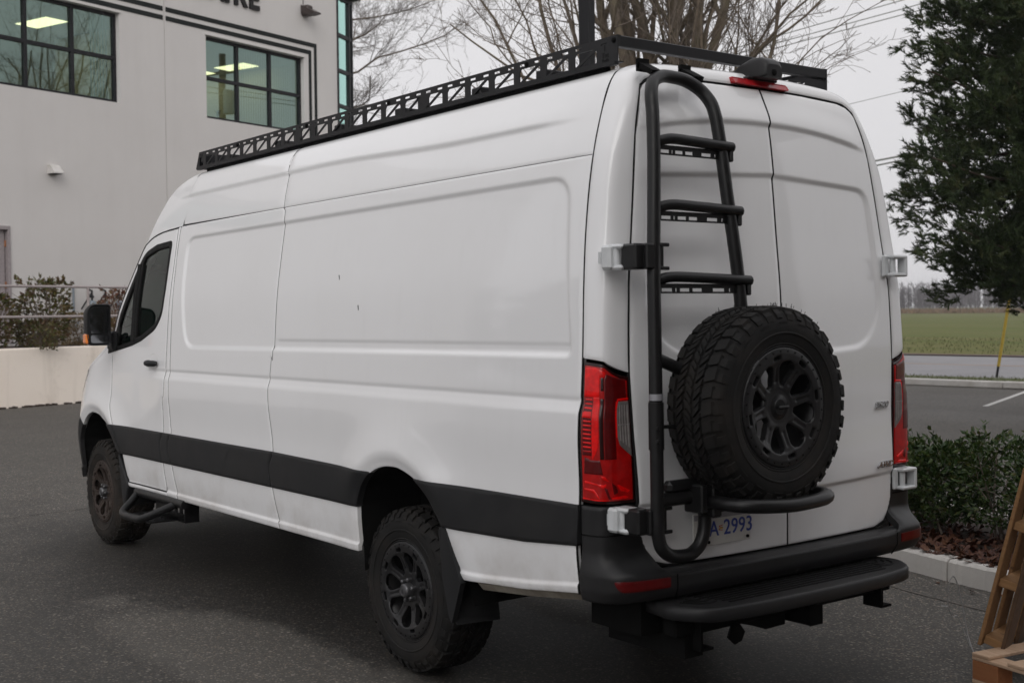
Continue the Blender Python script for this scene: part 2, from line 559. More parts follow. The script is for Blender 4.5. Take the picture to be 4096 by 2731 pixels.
def leaf_mat(name, cols, rough=0.45, trans=0.25, scale=9):
    """leaf colours picked per leaf clump from world position"""
    m, t, b = new_mat(name)
    v = coords(t)
    vo = N(t, "ShaderNodeTexVoronoi"); vo.inputs['Scale'].default_value = scale * 4
    t.links.new(v, vo.inputs['Vector'])
    s = N(t, "ShaderNodeSeparateColor"); t.links.new(vo.outputs['Color'], s.inputs[0])
    n = noise(t, v, scale * 0.35, 4)
    k = math_n(t, 'ADD', math_n(t, 'MULTIPLY', s.outputs[0], 0.6), math_n(t, 'MULTIPLY', n, 0.45))
    cr = N(t, "ShaderNodeValToRGB"); t.links.new(k, cr.inputs[0])
    el = cr.color_ramp.elements
    pos = np.linspace(0.08, 0.95, len(cols))
    while len(el) < len(cols): el.new(0.5)
    for e, p, c in zip(el, pos, cols): e.position = p; e.color = (*c, 1)
    t.links.new(cr.outputs[0], b.inputs['Base Color'])
    b.inputs['Roughness'].default_value = rough
    b.inputs['Specular IOR Level'].default_value = 0.35
    return m

def wood_mat(name, c1, c2, axis=(1, 14, 14), dark=(0.05, 0.03, 0.02)):
    m, t, b = new_mat(name)
    v = coords(t, 'Object', axis)
    n = noise(t, v, 3.5, 6, 0.6)
    col = mix(t, rng(t, n, 0.3, 0.7, 0, 1), c1, c2)
    n2 = noise(t, coords(t), 2.2, 5)
    col = mix(t, rng(t, n2, 0.52, 0.8, 0, 0.6), col, dark)
    kn = N(t, "ShaderNodeTexVoronoi"); kn.inputs['Scale'].default_value = 5
    t.links.new(coords(t, 'Object', (1.2, 2.2, 2.2)), kn.inputs['Vector'])
    col = mix(t, rng(t, kn.outputs['Distance'], 0.05, 0.11, 0.8, 0), col, dark)
    t.links.new(col, b.inputs['Base Color'])
    b.inputs['Roughness'].default_value = 0.75
    bump(t, b, n, 0.3, 0.004)
    return m

def wall_mat(name, c1, c2, stain, stain_amt=0.3, rough=0.85, streak=True):
    m, t, b = new_mat(name)
    v = coords(t)
    n = noise(t, v, 0.7, 6, 0.6)
    col = mix(t, rng(t, n, 0.3, 0.7, 0, 1), c1, c2)
    if streak:
        s = noise(t, coords(t, 'Object', (2.2, 2.2, 0.18)), 1.6, 6, 0.62)
        col = mix(t, rng(t, s, 0.5, 0.8, 0, stain_amt), col, stain)
    s2 = noise(t, v, 2.2, 7, 0.7)
    col = mix(t, rng(t, s2, 0.55, 0.8, 0, stain_amt * 0.8), col, stain)
    t.links.new(col, b.inputs['Base Color'])
    b.inputs['Roughness'].default_value = rough
    bump(t, b, noise(t, v, 45, 3), 0.25, 0.01)
    return m

M = {}
M['paint'] = paint_mat()
M['trim'] = simple("black_trim_plastic", (0.0150, 0.0155, 0.0168), 0.5, var=0.12, scale=6, bumps=0.05, spec=0.28, dirt=(0.035, 0.032, 0.029), dirt_amt=0.3)
M['bumper'] = simple("bumper_plastic", (0.0185, 0.0185, 0.0195), 0.46, var=0.15, scale=5, bumps=0.08, spec=0.3, dirt=(0.03, 0.028, 0.026), dirt_amt=0.3)
M['core'] = simple("dark_cavity", (0.005, 0.005, 0.005), 0.85, spec=0.15)
M['rubber'] = simple("tyre_rubber", (0.0085, 0.0082, 0.008), 0.75, var=0.3, scale=9, bumps=0.15, spec=0.3, dirt=(0.026, 0.021, 0.017), dirt_amt=0.75, dirt_scale=5)
M['rubber_dusty'] = simple("dusty_tyre_rubber", (0.013, 0.0115, 0.010), 0.8, var=0.3, scale=9, bumps=0.15, spec=0.3, dirt=(0.045, 0.034, 0.026), dirt_amt=0.8, dirt_scale=4)
M['rim'] = simple("black_wheel_paint", (0.0130, 0.0133, 0.0145), 0.36, var=0.15, scale=12, spec=0.4, dirt=(0.03, 0.024, 0.02), dirt_amt=0.3)
M['rim_dusty'] = simple("brake_dust_wheel_paint", (0.032, 0.023, 0.019), 0.6, var=0.25, scale=12, spec=0.3, dirt=(0.055, 0.038, 0.029), dirt_amt=0.6)
M['powder'] = simple("black_powder_coat", (0.0085, 0.0085, 0.009), 0.36, var=0.1, scale=30, bumps=0.06, spec=0.35)
M['rack'] = simple("rack_powder_coat", (0.0115, 0.0115, 0.0128), 0.42, var=0.1, scale=30, bumps=0.06, spec=0.3)
M['gasket'] = simple("gasket_rubber", (0.006, 0.006, 0.006), 0.6, spec=0.25)
M['steel'] = simple("zinc_steel", (0.42, 0.42, 0.42), 0.42, metal=0.9, var=0.2)
M['chrome'] = simple("badge_chrome", (0.55, 0.55, 0.56), 0.18, metal=1.0, var=0.1)
M['hinge'] = simple("hinge_white_paint", (0.62, 0.64, 0.65), 0.35, var=0.08, coat=0.6, dirt=(0.3, 0.28, 0.25), dirt_amt=0.2)
M['cabin'] = simple("cabin_grey", (0.035, 0.037, 0.038), 0.8)
M['seat'] = simple("seat_cloth", (0.06, 0.062, 0.065), 0.9, scale=60)
M['van_glass'] = glass_mat("van_tinted_glass", (0.36, 0.56, 0.47), 0.015, 1.0)
M['mirror'] = simple("mirror_face", (0.30, 0.31, 0.33), 0.10, metal=1.0, var=0.02)
M['amber'] = simple("amber_lens", (0.75, 0.20, 0.02), 0.15, coat=1.0)
def lens_mat(name, c, rough=0.09, scale=30, stripes=None):
    m, t, b = new_mat(name)
    v = coords(t)
    n = noise(t, v, scale, 3)
    col = mix(t, rng(t, n, 0.35, 0.65, 0, 1), tuple(0.7 * x for x in c), c)
    t.links.new(col, b.inputs['Base Color'])
    b.inputs['Roughness'].default_value = 0.3
    b.inputs['Coat Weight'].default_value = 0.55; b.inputs['Coat Roughness'].default_value = 0.03; b.inputs['Specular IOR Level'].default_value = 0.2
    return m
M['red_lens'] = lens_mat("red_lens", (0.48, 0.004, 0.004))
M['red_bright'] = lens_mat("bright_red_reflector", (0.95, 0.003, 0.003))
M['red_deep'] = lens_mat("deep_red_lens", (0.11, 0.001, 0.002))
M['red_dark'] = lens_mat("black_red_lens", (0.02, 0.001, 0.001))
M['clear_lens'] = lens_mat("smoked_clear_lens", (0.17, 0.15, 0.145))
M['clear_rib'] = lens_mat("clear_lens_rib", (0.30, 0.28, 0.27))
M['brake_red'] = lens_mat("brake_light_red", (0.45, 0.012, 0.018))
M['headlamp'] = simple("headlamp_lens", (0.10, 0.10, 0.085), 0.08, coat=1.0)
M['plate'] = simple("plate_white", (0.62, 0.61, 0.58), 0.45, var=0.06, dirt=(0.35, 0.31, 0.27), dirt_amt=0.3)
M['plate_blue'] = simple("plate_blue", (0.02, 0.05, 0.30), 0.45)
M['plate_flag'] = simple("plate_flag_red", (0.45, 0.08, 0.04), 0.45)
M['plate_yellow'] = simple("plate_flag_yellow", (0.65, 0.40, 0.04), 0.45)
M['mark'] = simple("rack_cut_lettering", (0.004, 0.004, 0.004), 0.8)
M['sticker'] = simple("silver_sticker", (0.28, 0.28, 0.30), 0.35, metal=0.3)
M['hub'] = simple("grey_hub_cap", (0.13, 0.13, 0.135), 0.35, metal=0.7, var=0.3, scale=40)
M['dirty_sill'] = simple("dusty_sill_paint", (0.33, 0.30, 0.25), 0.6, dirt=(0.10, 0.075, 0.05), dirt_amt=0.7, dirt_scale=6)

M['asphalt'] = asphalt_mat()
M['road'] = simple("road_asphalt", (0.205, 0.20, 0.208), 0.75, var=0.15, scale=0.6, bumps=0.1)
M['white_line'] = simple("worn_white_line", (0.55, 0.54, 0.52), 0.7, var=0.1, scale=3, dirt=(0.2, 0.19, 0.18), dirt_amt=0.4)
M['orange_line'] = simple("faded_orange_line", (0.34, 0.20, 0.10), 0.7, var=0.15, scale=3)
M['kerb'] = wall_mat("kerb_concrete", (0.50, 0.48, 0.45), (0.62, 0.60, 0.57), (0.17, 0.13, 0.08), 0.55, 0.9, False)
M['far_kerb'] = simple("far_kerb_paint", (0.58, 0.56, 0.54), 0.85, var=0.12, scale=2, dirt=(0.3, 0.27, 0.22), dirt_amt=0.5)
M['soil'] = simple("bark_soil", (0.030, 0.018, 0.012), 0.95, var=0.5, scale=8, bumps=0.6)
M['field'] = None
M['stucco'] = wall_mat("grey_stucco", (0.585, 0.562, 0.548), (0.62, 0.598, 0.584), (0.48, 0.455, 0.435), 0.18)
M['cream'] = wall_mat("cream_concrete", (0.83, 0.735, 0.645), (0.88, 0.80, 0.715), (0.30, 0.245, 0.18), 0.38)
M['stripe'] = simple("dark_stripe_paint", (0.012, 0.015, 0.0145), 0.7, spec=0.2)
M['frame'] = simple("window_frame_dark", (0.011, 0.0115, 0.0135), 0.5, spec=0.25)
M['sign'] = simple("sign_letter_dark", (0.016, 0.015, 0.015), 0.6, spec=0.25)
M['bld_glass'] = glass_mat("teal_window_glass", (0.42, 0.60, 0.54), 0.01, 4.6, (0.66, 0.90, 0.84))
M['bay_glass'] = glass_mat("teal_bay_glass", (0.42, 0.72, 0.64), 0.03, 6.5, (0.58, 0.92, 0.84))
M['room'] = simple("office_wall", (0.62, 0.58, 0.50), 0.9)
M['ceil'] = simple("office_ceiling", (0.50, 0.52, 0.50), 0.9)
M['lamp_on'] = emit_mat("ceiling_lamp_lit", (1.0, 0.78, 0.46), 3.2)
M['blind'] = simple("vertical_blind", (0.60, 0.66, 0.62), 0.8)
M['rail'] = simple("taupe_rail_paint", (0.34, 0.295, 0.29), 0.5)
M['door'] = simple("taupe_door", (0.30, 0.265, 0.27), 0.5)
M['bronze'] = simple("bronze_lamp", (0.055, 0.042, 0.038), 0.4, metal=0.4)
M['meter'] = simple("grey_meter", (0.20, 0.23, 0.26), 0.5, metal=0.2)
M['post'] = simple("lamp_post_black", (0.009, 0.009, 0.0105), 0.5, spec=0.25, bumps=0.03)
M['bark'] = simple("tree_bark", (0.125, 0.098, 0.072), 0.9, var=0.4, scale=7, bumps=0.5, dirt=(0.135, 0.125, 0.07), dirt_amt=0.6)
M['twig'] = simple("twig_bark", (0.17, 0.138, 0.112), 0.9, var=0.3)
M['far_twig'] = simple("grey_twig_bark", (0.22, 0.20, 0.185), 0.9, var=0.3)
M['pine_bark'] = simple("pine_bark", (0.06, 0.042, 0.032), 0.95, var=0.4, scale=8, bumps=0.6)
M['needle'] = leaf_mat("pine_needles", [(0.014, 0.024, 0.010), (0.022, 0.038, 0.013), (0.034, 0.055, 0.017), (0.048, 0.068, 0.021), (0.075, 0.055, 0.024)], 0.6, 0.1, 1.6)
M['leaf'] = leaf_mat("shrub_leaves", [(0.010, 0.026, 0.006), (0.018, 0.042, 0.009), (0.032, 0.062, 0.012), (0.055, 0.078, 0.017), (0.075, 0.030, 0.012)], 0.42, 0.2, 9)
M['leaf_left'] = leaf_mat("rhododendron_leaves", [(0.030, 0.042, 0.010), (0.075, 0.032, 0.018), (0.065, 0.090, 0.018), (0.10, 0.050, 0.022), (0.15, 0.17, 0.03)], 0.5, 0.2, 5)
M['leaf_rust'] = leaf_mat("rusty_hedge_leaves", [(0.06, 0.055, 0.015), (0.10, 0.075, 0.02), (0.15, 0.085, 0.022), (0.11, 0.05, 0.02)], 0.6, 0.2, 6)
M['leaf_red'] = leaf_mat("red_bush_leaves", [(0.06, 0.02, 0.015), (0.10, 0.03, 0.02), (0.12, 0.05, 0.02), (0.12, 0.14, 0.03)], 0.6, 0.2, 6)
M['oak'] = leaf_mat("dead_oak_leaves", [(0.030, 0.010, 0.007), (0.058, 0.018, 0.010), (0.085, 0.032, 0.014), (0.12, 0.055, 0.026)], 0.6, 0.1, 7)
M['amber_glint'] = simple("amber_glint", (0.65, 0.26, 0.06), 0.6)
M['pallet_new'] = wood_mat("fresh_pallet_wood", (0.42, 0.27, 0.17), (0.55, 0.39, 0.27), dark=(0.30, 0.17, 0.10))
M['pallet_old'] = wood_mat("weathered_pallet_wood", (0.24, 0.125, 0.05), (0.33, 0.18, 0.075), dark=(0.09, 0.045, 0.02))
M['pallet_dark'] = wood_mat("dark_pallet_wood", (0.075, 0.042, 0.022), (0.11, 0.062, 0.032), dark=(0.03, 0.018, 0.01))
M['pallet_block'] = wood_mat("reddish_pallet_block", (0.26, 0.095, 0.035), (0.34, 0.14, 0.055), dark=(0.12, 0.05, 0.02))
M['wire'] = simple("galvanised_wire", (0.40, 0.40, 0.40), 0.4, metal=0.6)
M['cable'] = simple("overhead_cable", (0.20, 0.21, 0.19), 0.7)
M['guard'] = simple("yellow_guard_plastic", (0.34, 0.24, 0.025), 0.5, var=0.2)
M['woods'] = simple("bare_woods", (0.150, 0.140, 0.150), 0.95, var=0.3, scale=0.08)
M['shade_building'] = simple("shade_building_cladding", (0.22, 0.195, 0.17), 0.8, var=0.15, scale=1)
M['patch_grass'] = simple("verge_grass", (0.060, 0.072, 0.022), 0.9, var=0.4, scale=1.2)

# =================================================================== THE VAN
van = empty("cargo_van", (0, 0, 0), (0, 0.007, 0), "high-roof white cargo van with black roof rack, rear ladder and spare wheel", "van")

_zt = [0.40, 0.55, 0.70, 0.81, 0.98, 1.24, 1.54, 1.82, 2.07, 2.344, 2.51, 2.60, 2.69, 2.72, 2.76]
_yt = [0.970, 0.982, 0.996, 1.000, 0.996, 0.986, 0.972, 0.953, 0.919, 0.867, 0.808, 0.767, 0.714, 0.682, 0.57]
base_y = pchip(_zt, _yt)
_x0 = pchip([0.4, 0.64, 0.8, 0.98, 1.1, 1.18, 1.28, 1.36, 1.40, 1.46, 1.56, 1.7, 2.8], [4.42, 4.43, 4.46, 4.42, 4.42, 4.39, 4.33, 4.26, 4.21, 4.05, 3.70, 3.35, 3.0])
_c0 = pchip([0.4, 1.3, 1.56, 1.8, 2.8], [0.45, 0.45, 0.16, 0.06, 0.05])

ARCH_R = np.array([(0.37, 0.40), (0.355, 0.60), (0.35, 0.76), (0.325, 0.83), (0.28, 0.90), (0.20, 0.96), (0.11, 0.992), (0.02, 1.003), (-0.06, 1.000), (-0.17, 0.972), (-0.26, 0.928), (-0.34, 0.868), (-0.42, 0.775), (-0.445, 0.75), (-0.50, 0.64), (-0.565, 0.54), (-0.60, 0.40)])
ARCH_F = np.array([(4.80, 0.40), (4.73, 0.60), (4.68, 0.78), (4.62, 0.87), (4.54, 0.945), (4.47, 0.992), (4.39, 1.027), (4.30, 1.04), (4.18, 1.03), (4.10, 1.005), (4.01, 0.968), (3.89, 0.88), (3.79, 0.78), (3.70, 0.66), (3.62, 0.55), (3.55, 0.40)])
ARCH_Rs = smooth_line(ARCH_R, 80); ARCH_Fs = smooth_line(ARCH_F, 80)

RECESS = round_poly([(2.725, 2.272), (-1.225, 2.292), (-1.325, 1.545), (2.60, 1.533), (2.70, 1.85)], [0.12, 0.13, 0.05, 0.13, 0.2], 8)

_crz = pchip([-1.4, -0.41, 1.05, 3.2], [2.53, 2.532, 2.57, 2.56])
_sillz = pchip([-1.6, -1.37, -1.0, -0.57, 0.3, 5.0], [0.69, 0.665, 0.620, 0.590, 0.590, 0.590])
def side_disp(x, z):
    d = np.zeros_like(x)
    # recessed panel
    m = (z > 1.45) & (z < 2.40) & (x > -1.4) & (x < 2.8)
    if m.any():
        e, _, ins = poly_dist(x[m], z[m], RECESS)
        s = np.where(ins, e, 0)
        r = -0.0115 * sst(s / 0.028)
        xm, zm = x[m], z[m]
        k = sst((1.30 - xm) / 0.03) * sst((xm + 1.315) / 0.03)
        r -= 0.0035 * ins * k * (1 - sst((zm - 1.597) / 0.008)) * sst(e / 0.028)
        d[m] += r
    # waist line
    k = sst((3.40 - x) / 0.5)
    d += k * (0.010 * sst((1.372 - z) / 0.05) * sst((z - 1.02) / 0.25) - 0.0035 * np.exp(-((z - 1.381) / 0.010) ** 2))
    # roof side crease
    t = z - _crz(x)
    kf = sst((x + 1.25) / 0.4) * sst((3.10 - x) / 0.3)
    d += kf * 0.013 * sst((t + 0.020) / 0.022) * (1 - sst(t / 0.15))
    # wheel arch flares
    for A, hi in ((ARCH_Rs, 1.0), (ARCH_Fs, 1.0)):
        c = A.mean(0)
        m = (np.abs(x - c[0]) < 1.05) & (z < 1.5)
        if m.any():
            e, _, _ = poly_dist(x[m], z[m], A, closed=False)
            f = 0.034 * np.exp(-(e / 0.17) ** 2) - 0.022 * np.exp(-(e / 0.045) ** 2)
            d[m] += f * (0.25 + 0.75 * sst((z[m] - 0.75) / 0.25))
    # sill ledge
    d += 0.010 * sst((_sillz(x) - z) / 0.012)
    return d

def side_y(x, z):
    x = np.asarray(x, float); z = np.asarray(z, float)
    t = np.maximum(0, x - _x0(z))
    return base_y(z) - _c0(z) * t * t
def FS(a, b):
    return np.stack([a, side_y(a, b) + side_disp(a, b), b], 1)

def right_copy(o, parent=None):
    return copy_obj(o, parent or o.parent, scale=(1, -1, 1))

def side_part(name, outline, holes=(), mat='paint', off=0.0, thick=0.022, da=0.011, db=0.007, bevel=0.003, parent=None, both=True):
    o = trimmed(name, FS, outline, holes, da, db, M[mat], parent or van, (0, 1, 0), thick, bevel, True, off)
    if both and parent is None: right_copy(o)
    return o

G = 0.0024   # half gap between panels
SEAM_BP = [tuple(q) for q in smooth_line([(2.875, 2.346), (2.855, 2.04), (2.845, 1.80), (2.84, 1.29), (2.835, 1.20), (2.81, 1.03), (2.80, 0.98), (2.835, 0.90), (2.79, 0.77), (2.715, 0.545)], 50)]
SEAM_DR = [tuple(q) for q in smooth_line([(2.915, 2.342), (2.895, 2.16), (2.895, 1.97), (2.90, 1.80), (2.92, 1.27), (2.945, 1.20), (2.94, 1.09), (2.935, 0.98), (2.97, 0.90), (2.94, 0.77), (2.905, 0.578)], 50)]
SEAM_P = [tuple(q) for q in smooth_line([(1.372, 2.357), (1.335, 2.25), (1.33, 1.54), (1.345, 1.50), (1.36, 1.28), (1.30, 0.98), (1.335, 0.89), (1.31, 0.77), (1.24, 0.545)], 50)]
SEAM_F = [tuple(q) for q in smooth_line([(3.955, 1.47), (3.95, 1.41), (3.945, 1.27), (3.94, 1.18), (3.94, 1.10), (3.85, 0.97), (3.77, 0.87), (3.70, 0.78), (3.625, 0.58)], 50)]
SEAM_R = [tuple(q) for q in smooth_line([(-1.335, 2.357), (-1.35, 2.07), (-1.37, 1.82), (-1.38, 1.54), (-1.375, 1.24), (-1.378, 0.98), (-1.362, 0.81), (-1.372, 0.62)], 50)]
def shift(l, dx): return [(x + dx, z) for x, z in l]
GUT = 2.352
def fr(A, z0, rev=False):
    """arch points above a height"""
    p = [tuple(q) for q in A if q[1] > z0]
    return p[::-1] if rev else p

# rear side panel with the wheel arch, front side panel, pillar
arch_hole_R = np.vstack([ARCH_Rs])
sill_r = [(-0.572, 0.548), (-1.0, 0.58), (-1.372, 0.625)]
o = side_part("side_panel", shift(SEAM_P, -G) + [(0.36, 0.545)] + fr(ARCH_Rs, 0.545) + sill_r + shift(SEAM_R, G)[::-1])
o = side_part("side_panel", shift(SEAM_BP, -G) + shift(SEAM_P, G)[::-1])
o = side_part("door_pillar", shift(SEAM_DR, -G)[:-1] + [(2.90, 0.555), (2.72, 0.547)] + shift(SEAM_BP, G)[::-1])
# lower sill under the front door
o = side_part("door_sill", [(2.905, 0.574), (3.615, 0.574), (3.625, 0.548), (2.895, 0.553)], mat='paint')

# front door
DOOR_TOP = [(2.92, 2.338), (3.18, 2.325), (3.36, 2.297), (3.45, 2.265), (3.51, 2.228)]
APIL = [(3.70, 2.02), (3.90, 1.80), (4.08, 1.585), (4.115, 1.50)]
door_out = DOOR_TOP + APIL + [q for q in shift(SEAM_F, -G) if q[1] > 0.60] + [(3.60, 0.584), (2.93, 0.586)] + [q for q in shift(SEAM_DR, G)[::-1] if 0.60 < q[1] < 2.33]
WIN = round_poly([(2.965, 2.262), (3.25, 2.247), (3.47, 2.20), (3.62, 2.05), (3.94, 1.69), (4.065, 1.545), (4.045, 1.482), (3.80, 1.512), (3.55, 1.545), (3.37, 1.58), (3.11, 1.66), (3.00, 1.76), (2.972, 1.93)], [0.05, 0, 0.08, 0, 0, 0.02, 0.02, 0, 0, 0, 0.06, 0.06, 0], 5)
def inset(poly, d):
    P = np.asarray(poly); c = []
    n = len(P)
    A = 0.5 * np.sum(P[:, 0] * np.roll(P[:, 1], -1) - np.roll(P[:, 0], -1) * P[:, 1])
    s = 1 if A > 0 else -1
    for i in range(n):
        a, p, b = P[i - 1], P[i], P[(i + 1) % n]
        t = b - a; t /= np.linalg.norm(t) + 1e-12
        c.append(p + s * d * np.array([-t[1], t[0]]))
    return np.array(c)
front_door = side_part("front_door", door_out, [inset(WIN, 0.016)], both=False)
GLASS1 = round_poly([(3.005, 2.222), (3.25, 2.205), (3.44, 2.165), (3.475, 2.12), (3.475, 1.60), (3.37, 1.622), (3.12, 1.70), (3.03, 1.78), (3.005, 1.93)], [0.03, 0, 0.03, 0.01, 0.01, 0, 0.05, 0.04, 0], 5)
GLASS2 = round_poly([(3.57, 2.03), (3.88, 1.68), (3.86, 1.54), (3.57, 1.575)], [0.02, 0.02, 0.03, 0.01], 4)
side_part("window_frame", WIN, [GLASS1, GLASS2], mat='gasket', off=0.003, thick=0.03, parent=front_door, both=False)
gl = inset(GLASS1, -0.008); side_part("door_window", gl, mat='van_glass', off=-0.010, thick=0, bevel=0, parent=front_door, both=False, da=0.03, db=0.03)
gl = inset(GLASS2, -0.008); side_part("quarter_window", gl, mat='van_glass', off=-0.010, thick=0, bevel=0, parent=front_door, both=False, da=0.03, db=0.03)
# window divider bar, handle
mb = MB()
ys = float(side_y(3.52, 1.9))
def sp(x, z, off=0.0):
    x = np.array([x]); z = np.array([z])
    return np.array([x[0], float(side_y(x, z)[0] + side_disp(x, z)[0]) + off, z[0]])
mb.tube([sp(3.515, 2.12, 0.002), sp(3.525, 1.9, 0.002), sp(3.52, 1.58, 0.002)], 0.022, 8)
mb.build("window_divider", M['gasket'], front_door)
mb = MB()
p = sp(3.12, 1.43)
mb.tube([sp(3.20, 1.432, 0.012), sp(3.185, 1.432, 0.03), sp(3.12, 1.432, 0.040), sp(3.06, 1.432, 0.032), sp(3.045, 1.432, 0.012)], [0.014, 0.019, 0.021, 0.021, 0.016], 10)
mb.rbox(sp(3.19, 1.43, 0.014), (0.035, 0.03, 0.045), 0.008)
mb.build("door_handle", M['trim'], front_door)
mb = MB()
a = np.linspace(0, 2 * PI, 20, endpoint=False)
ring = [sp(3.13 + 0.075 * math.cos(t), 1.437 + 0.062 * math.sin(t), 0.0012) for t in a]
ring2 = [sp(3.13 + 0.055 * math.cos(t), 1.437 + 0.045 * math.sin(t), -0.002) for t in a]
c = sp(3.13, 1.437, -0.0005)
mb.add(ring + ring2 + [c], [(i, (i + 1) % 20, 20 + (i + 1) % 20, 20 + i) for i in range(20)] + [(20 + i, 20 + (i + 1) % 20, 40) for i in range(20)], True)
mb.build("handle_cup", M['paint'], front_door)
rd = copy_tree(front_door, van, scale=(1, -1, 1))

# front fender, headlamp, bumper corner, lower trim
Zc = pchip([2.0, 2.6, 2.9, 3.1, 3.3, 3.45, 3.55, 3.67, 3.89, 4.22, 4.38, 4.50, 4.70, 4.95, 5.15, 5.27, 5.33, 5.36, 5.5], [2.772, 2.772, 2.765, 2.738, 2.685, 2.605, 2.475, 2.30, 2.04, 1.72, 1.56, 1.50, 1.42, 1.32, 1.19, 1.0, 0.8, 0.5, 0.3])
def T(x, y): return Zc(np.asarray(x, float) + 0.30 * np.asarray(y, float) ** 2)
def zstar(x):
    lo, hi = 0.45, 2.76
    for _ in range(40):
        m = (lo + hi) / 2
        if T(x, side_y(x, m)) > m: lo = m
        else: hi = m
    return lo
fx = np.linspace(3.98, 5.16, 24)
ftop = [(x, max(0.62, zstar(x) - 0.03)) for x in fx]
ftop = [p for p in ftop if p[1] > 0.98]
fend_out = [(ftop[-1][0] + 0.01, 0.98)] + ftop[::-1] + [(3.962, 1.478)] + [q for q in shift(SEAM_F, G) if 0.80 < q[1] < 1.465] + [(3.80, 0.79)]
k = [tuple(q) for q in ARCH_Fs if 0.80 < q[1]]      # front to back
fend_out = fend_out + [q for q in k[::-1] if q[0] < 4.58] + [(4.60, 0.98)]
side_part("front_fender", fend_out, mat='paint')
side_part("headlamp", round_poly([(4.50, 1.352), (4.62, 1.355), (4.90, 1.27), (4.96, 1.14), (4.88, 1.10), (4.66, 1.22)], 0.03, 4), mat='headlamp', off=0.004, thick=0.01, da=0.02, db=0.012)
side_part("front_bumper", [q for q in k if q[0] > 4.55] [::-1] + [(4.70, 0.66), (4.76, 0.50), (5.18, 0.50), (5.20, 0.97), (4.585, 0.975)], mat='bumper', off=0.006, thick=0.03, da=0.02, db=0.015)
# black lower trim, in its segments
TZ0, TZ1 = 0.772, 0.974
def tr(outline): side_part("lower_trim", outline, mat='trim', off=0.010, thick=0.034, da=0.011, db=0.009, bevel=0.005)
def cutseam(s, z0=TZ0, z1=TZ1):
    z = np.array([q[1] for q in s])[::-1]; x = np.array([q[0] for q in s])[::-1]
    f = pchip(z, x)
    return [(float(f(t)), t) for t in np.linspace(z1, z0, 9)]
sF, sDR, sBP, sP, sR = (cutseam(s) for s in (SEAM_F, SEAM_DR, SEAM_BP, SEAM_P, SEAM_R))
archF = [(q[0] + 0.004, q[1]) for q in ARCH_Fs if TZ0 < q[1] < TZ1 and q[0] < 4.2]
tr(archF + shift(sF, 0.003)[::-1])
tr(shift(sDR, 0.003) + [(sF[-1][0] - 0.003, TZ0)] + shift(sF, -0.003)[::-1])
tr(shift(sBP, 0.003) + shift(sDR, -0.003)[::-1])
tr(shift(sP, 0.003) + shift(sBP, -0.003)[::-1])
archRf = [(q[0] - 0.004, q[1]) for q in ARCH_Rs if TZ0 < q[1] < 0.962 and q[0] > 0]
archRb = [(q[0] + 0.004, q[1]) for q in ARCH_Rs if 0.765 < q[1] < 0.968 and q[0] < 0]
tr(shift(sP, -0.003)[::-1] + archRf[::-1] + [(archRf[0][0], TZ0)])
tr(archRb + [(-0.62, 0.770), (-1.03, 0.783), (-1.373, 0.812)] + [(-1.378, 0.90), (-1.380, TZ1)])

# roof: section over the top, parametrised by arc length from the centre
_zz = np.concatenate([np.linspace(GUT + 0.006, 2.70, 60)])
_half = [(float(base_y(z)), z) for z in _zz] + [(0.682, 2.718), (0.63, 2.738), (0.56, 2.751), (0.45, 2.760), (0.25, 2.767), (0.0, 2.770)]
_half = np.array(_half)
_half = np.vstack([_half[:58], smooth_line(_half[58:], 60)])
_sl = np.concatenate([[0], np.cumsum(np.hypot(*np.diff(_half, axis=0).T))])
S_TOT = _sl[-1]
def sec(s):
    """s: 0 at the left gutter, S_TOT at the centre line, 2*S_TOT at the right gutter"""
    s = np.asarray(s, float); m = s > S_TOT
    q = np.where(m, 2 * S_TOT - s, s)
    y = np.interp(q, _sl, _half[:, 0]); z = np.interp(q, _sl, _half[:, 1])
    return np.where(m, -y, y), z, q
def s_of_z(z): return float(np.interp(z, _half[:60, 1], _sl[:60]))
def FR(a, b):
    y, z, q = sec(b)
    d = side_disp(a, np.minimum(z, 2.70)) * (z < 2.72)
    # shallow stiffening beads along the top
    top = sst((q - s_of_z(2.69) - 0.12) / 0.1)
    d = d + top * 0.004 * np.cos(y * 2 * PI / 0.3)
    ny = np.where(z < 2.70, 0.93, 0.0) * np.sign(y); nz = np.where(z < 2.70, 0.36, 1.0)
    return np.stack([a, y + d * ny, z + d * nz], 1)
def mirror_line(l): return l + [(x, 2 * S_TOT - s) for x, s in l[::-1]]
rs_rear = mirror_line([(-1.335, 0), (-1.312, s_of_z(2.53)), (-1.29, s_of_z(2.69)), (-1.29, S_TOT * 0.75), (-1.30, S_TOT)])
rs_mid = mirror_line([(1.372, 0), (1.45, s_of_z(2.57)), (1.51, s_of_z(2.69)), (1.52, S_TOT * 0.75), (1.52, S_TOT)])
rs_front = mirror_line([(2.835, 0), (2.925, s_of_z(2.54)), (2.95, s_of_z(2.69)), (2.95, S_TOT * 0.75), (2.95, S_TOT)])
trimmed("roof_panel", FR, [(x + G, s) for x, s in rs_rear] + [(x - G, s) for x, s in rs_mid[::-1]], [], 0.03, 0.008, M['paint'], van, (0, 0.2, 1), 0.02)
trimmed("roof_panel", FR, [(x + G, s) for x, s in rs_mid] + [(x - G, s) for x, s in rs_front[::-1]], [], 0.03, 0.008, M['paint'], van, (0, 0.2, 1), 0.02)

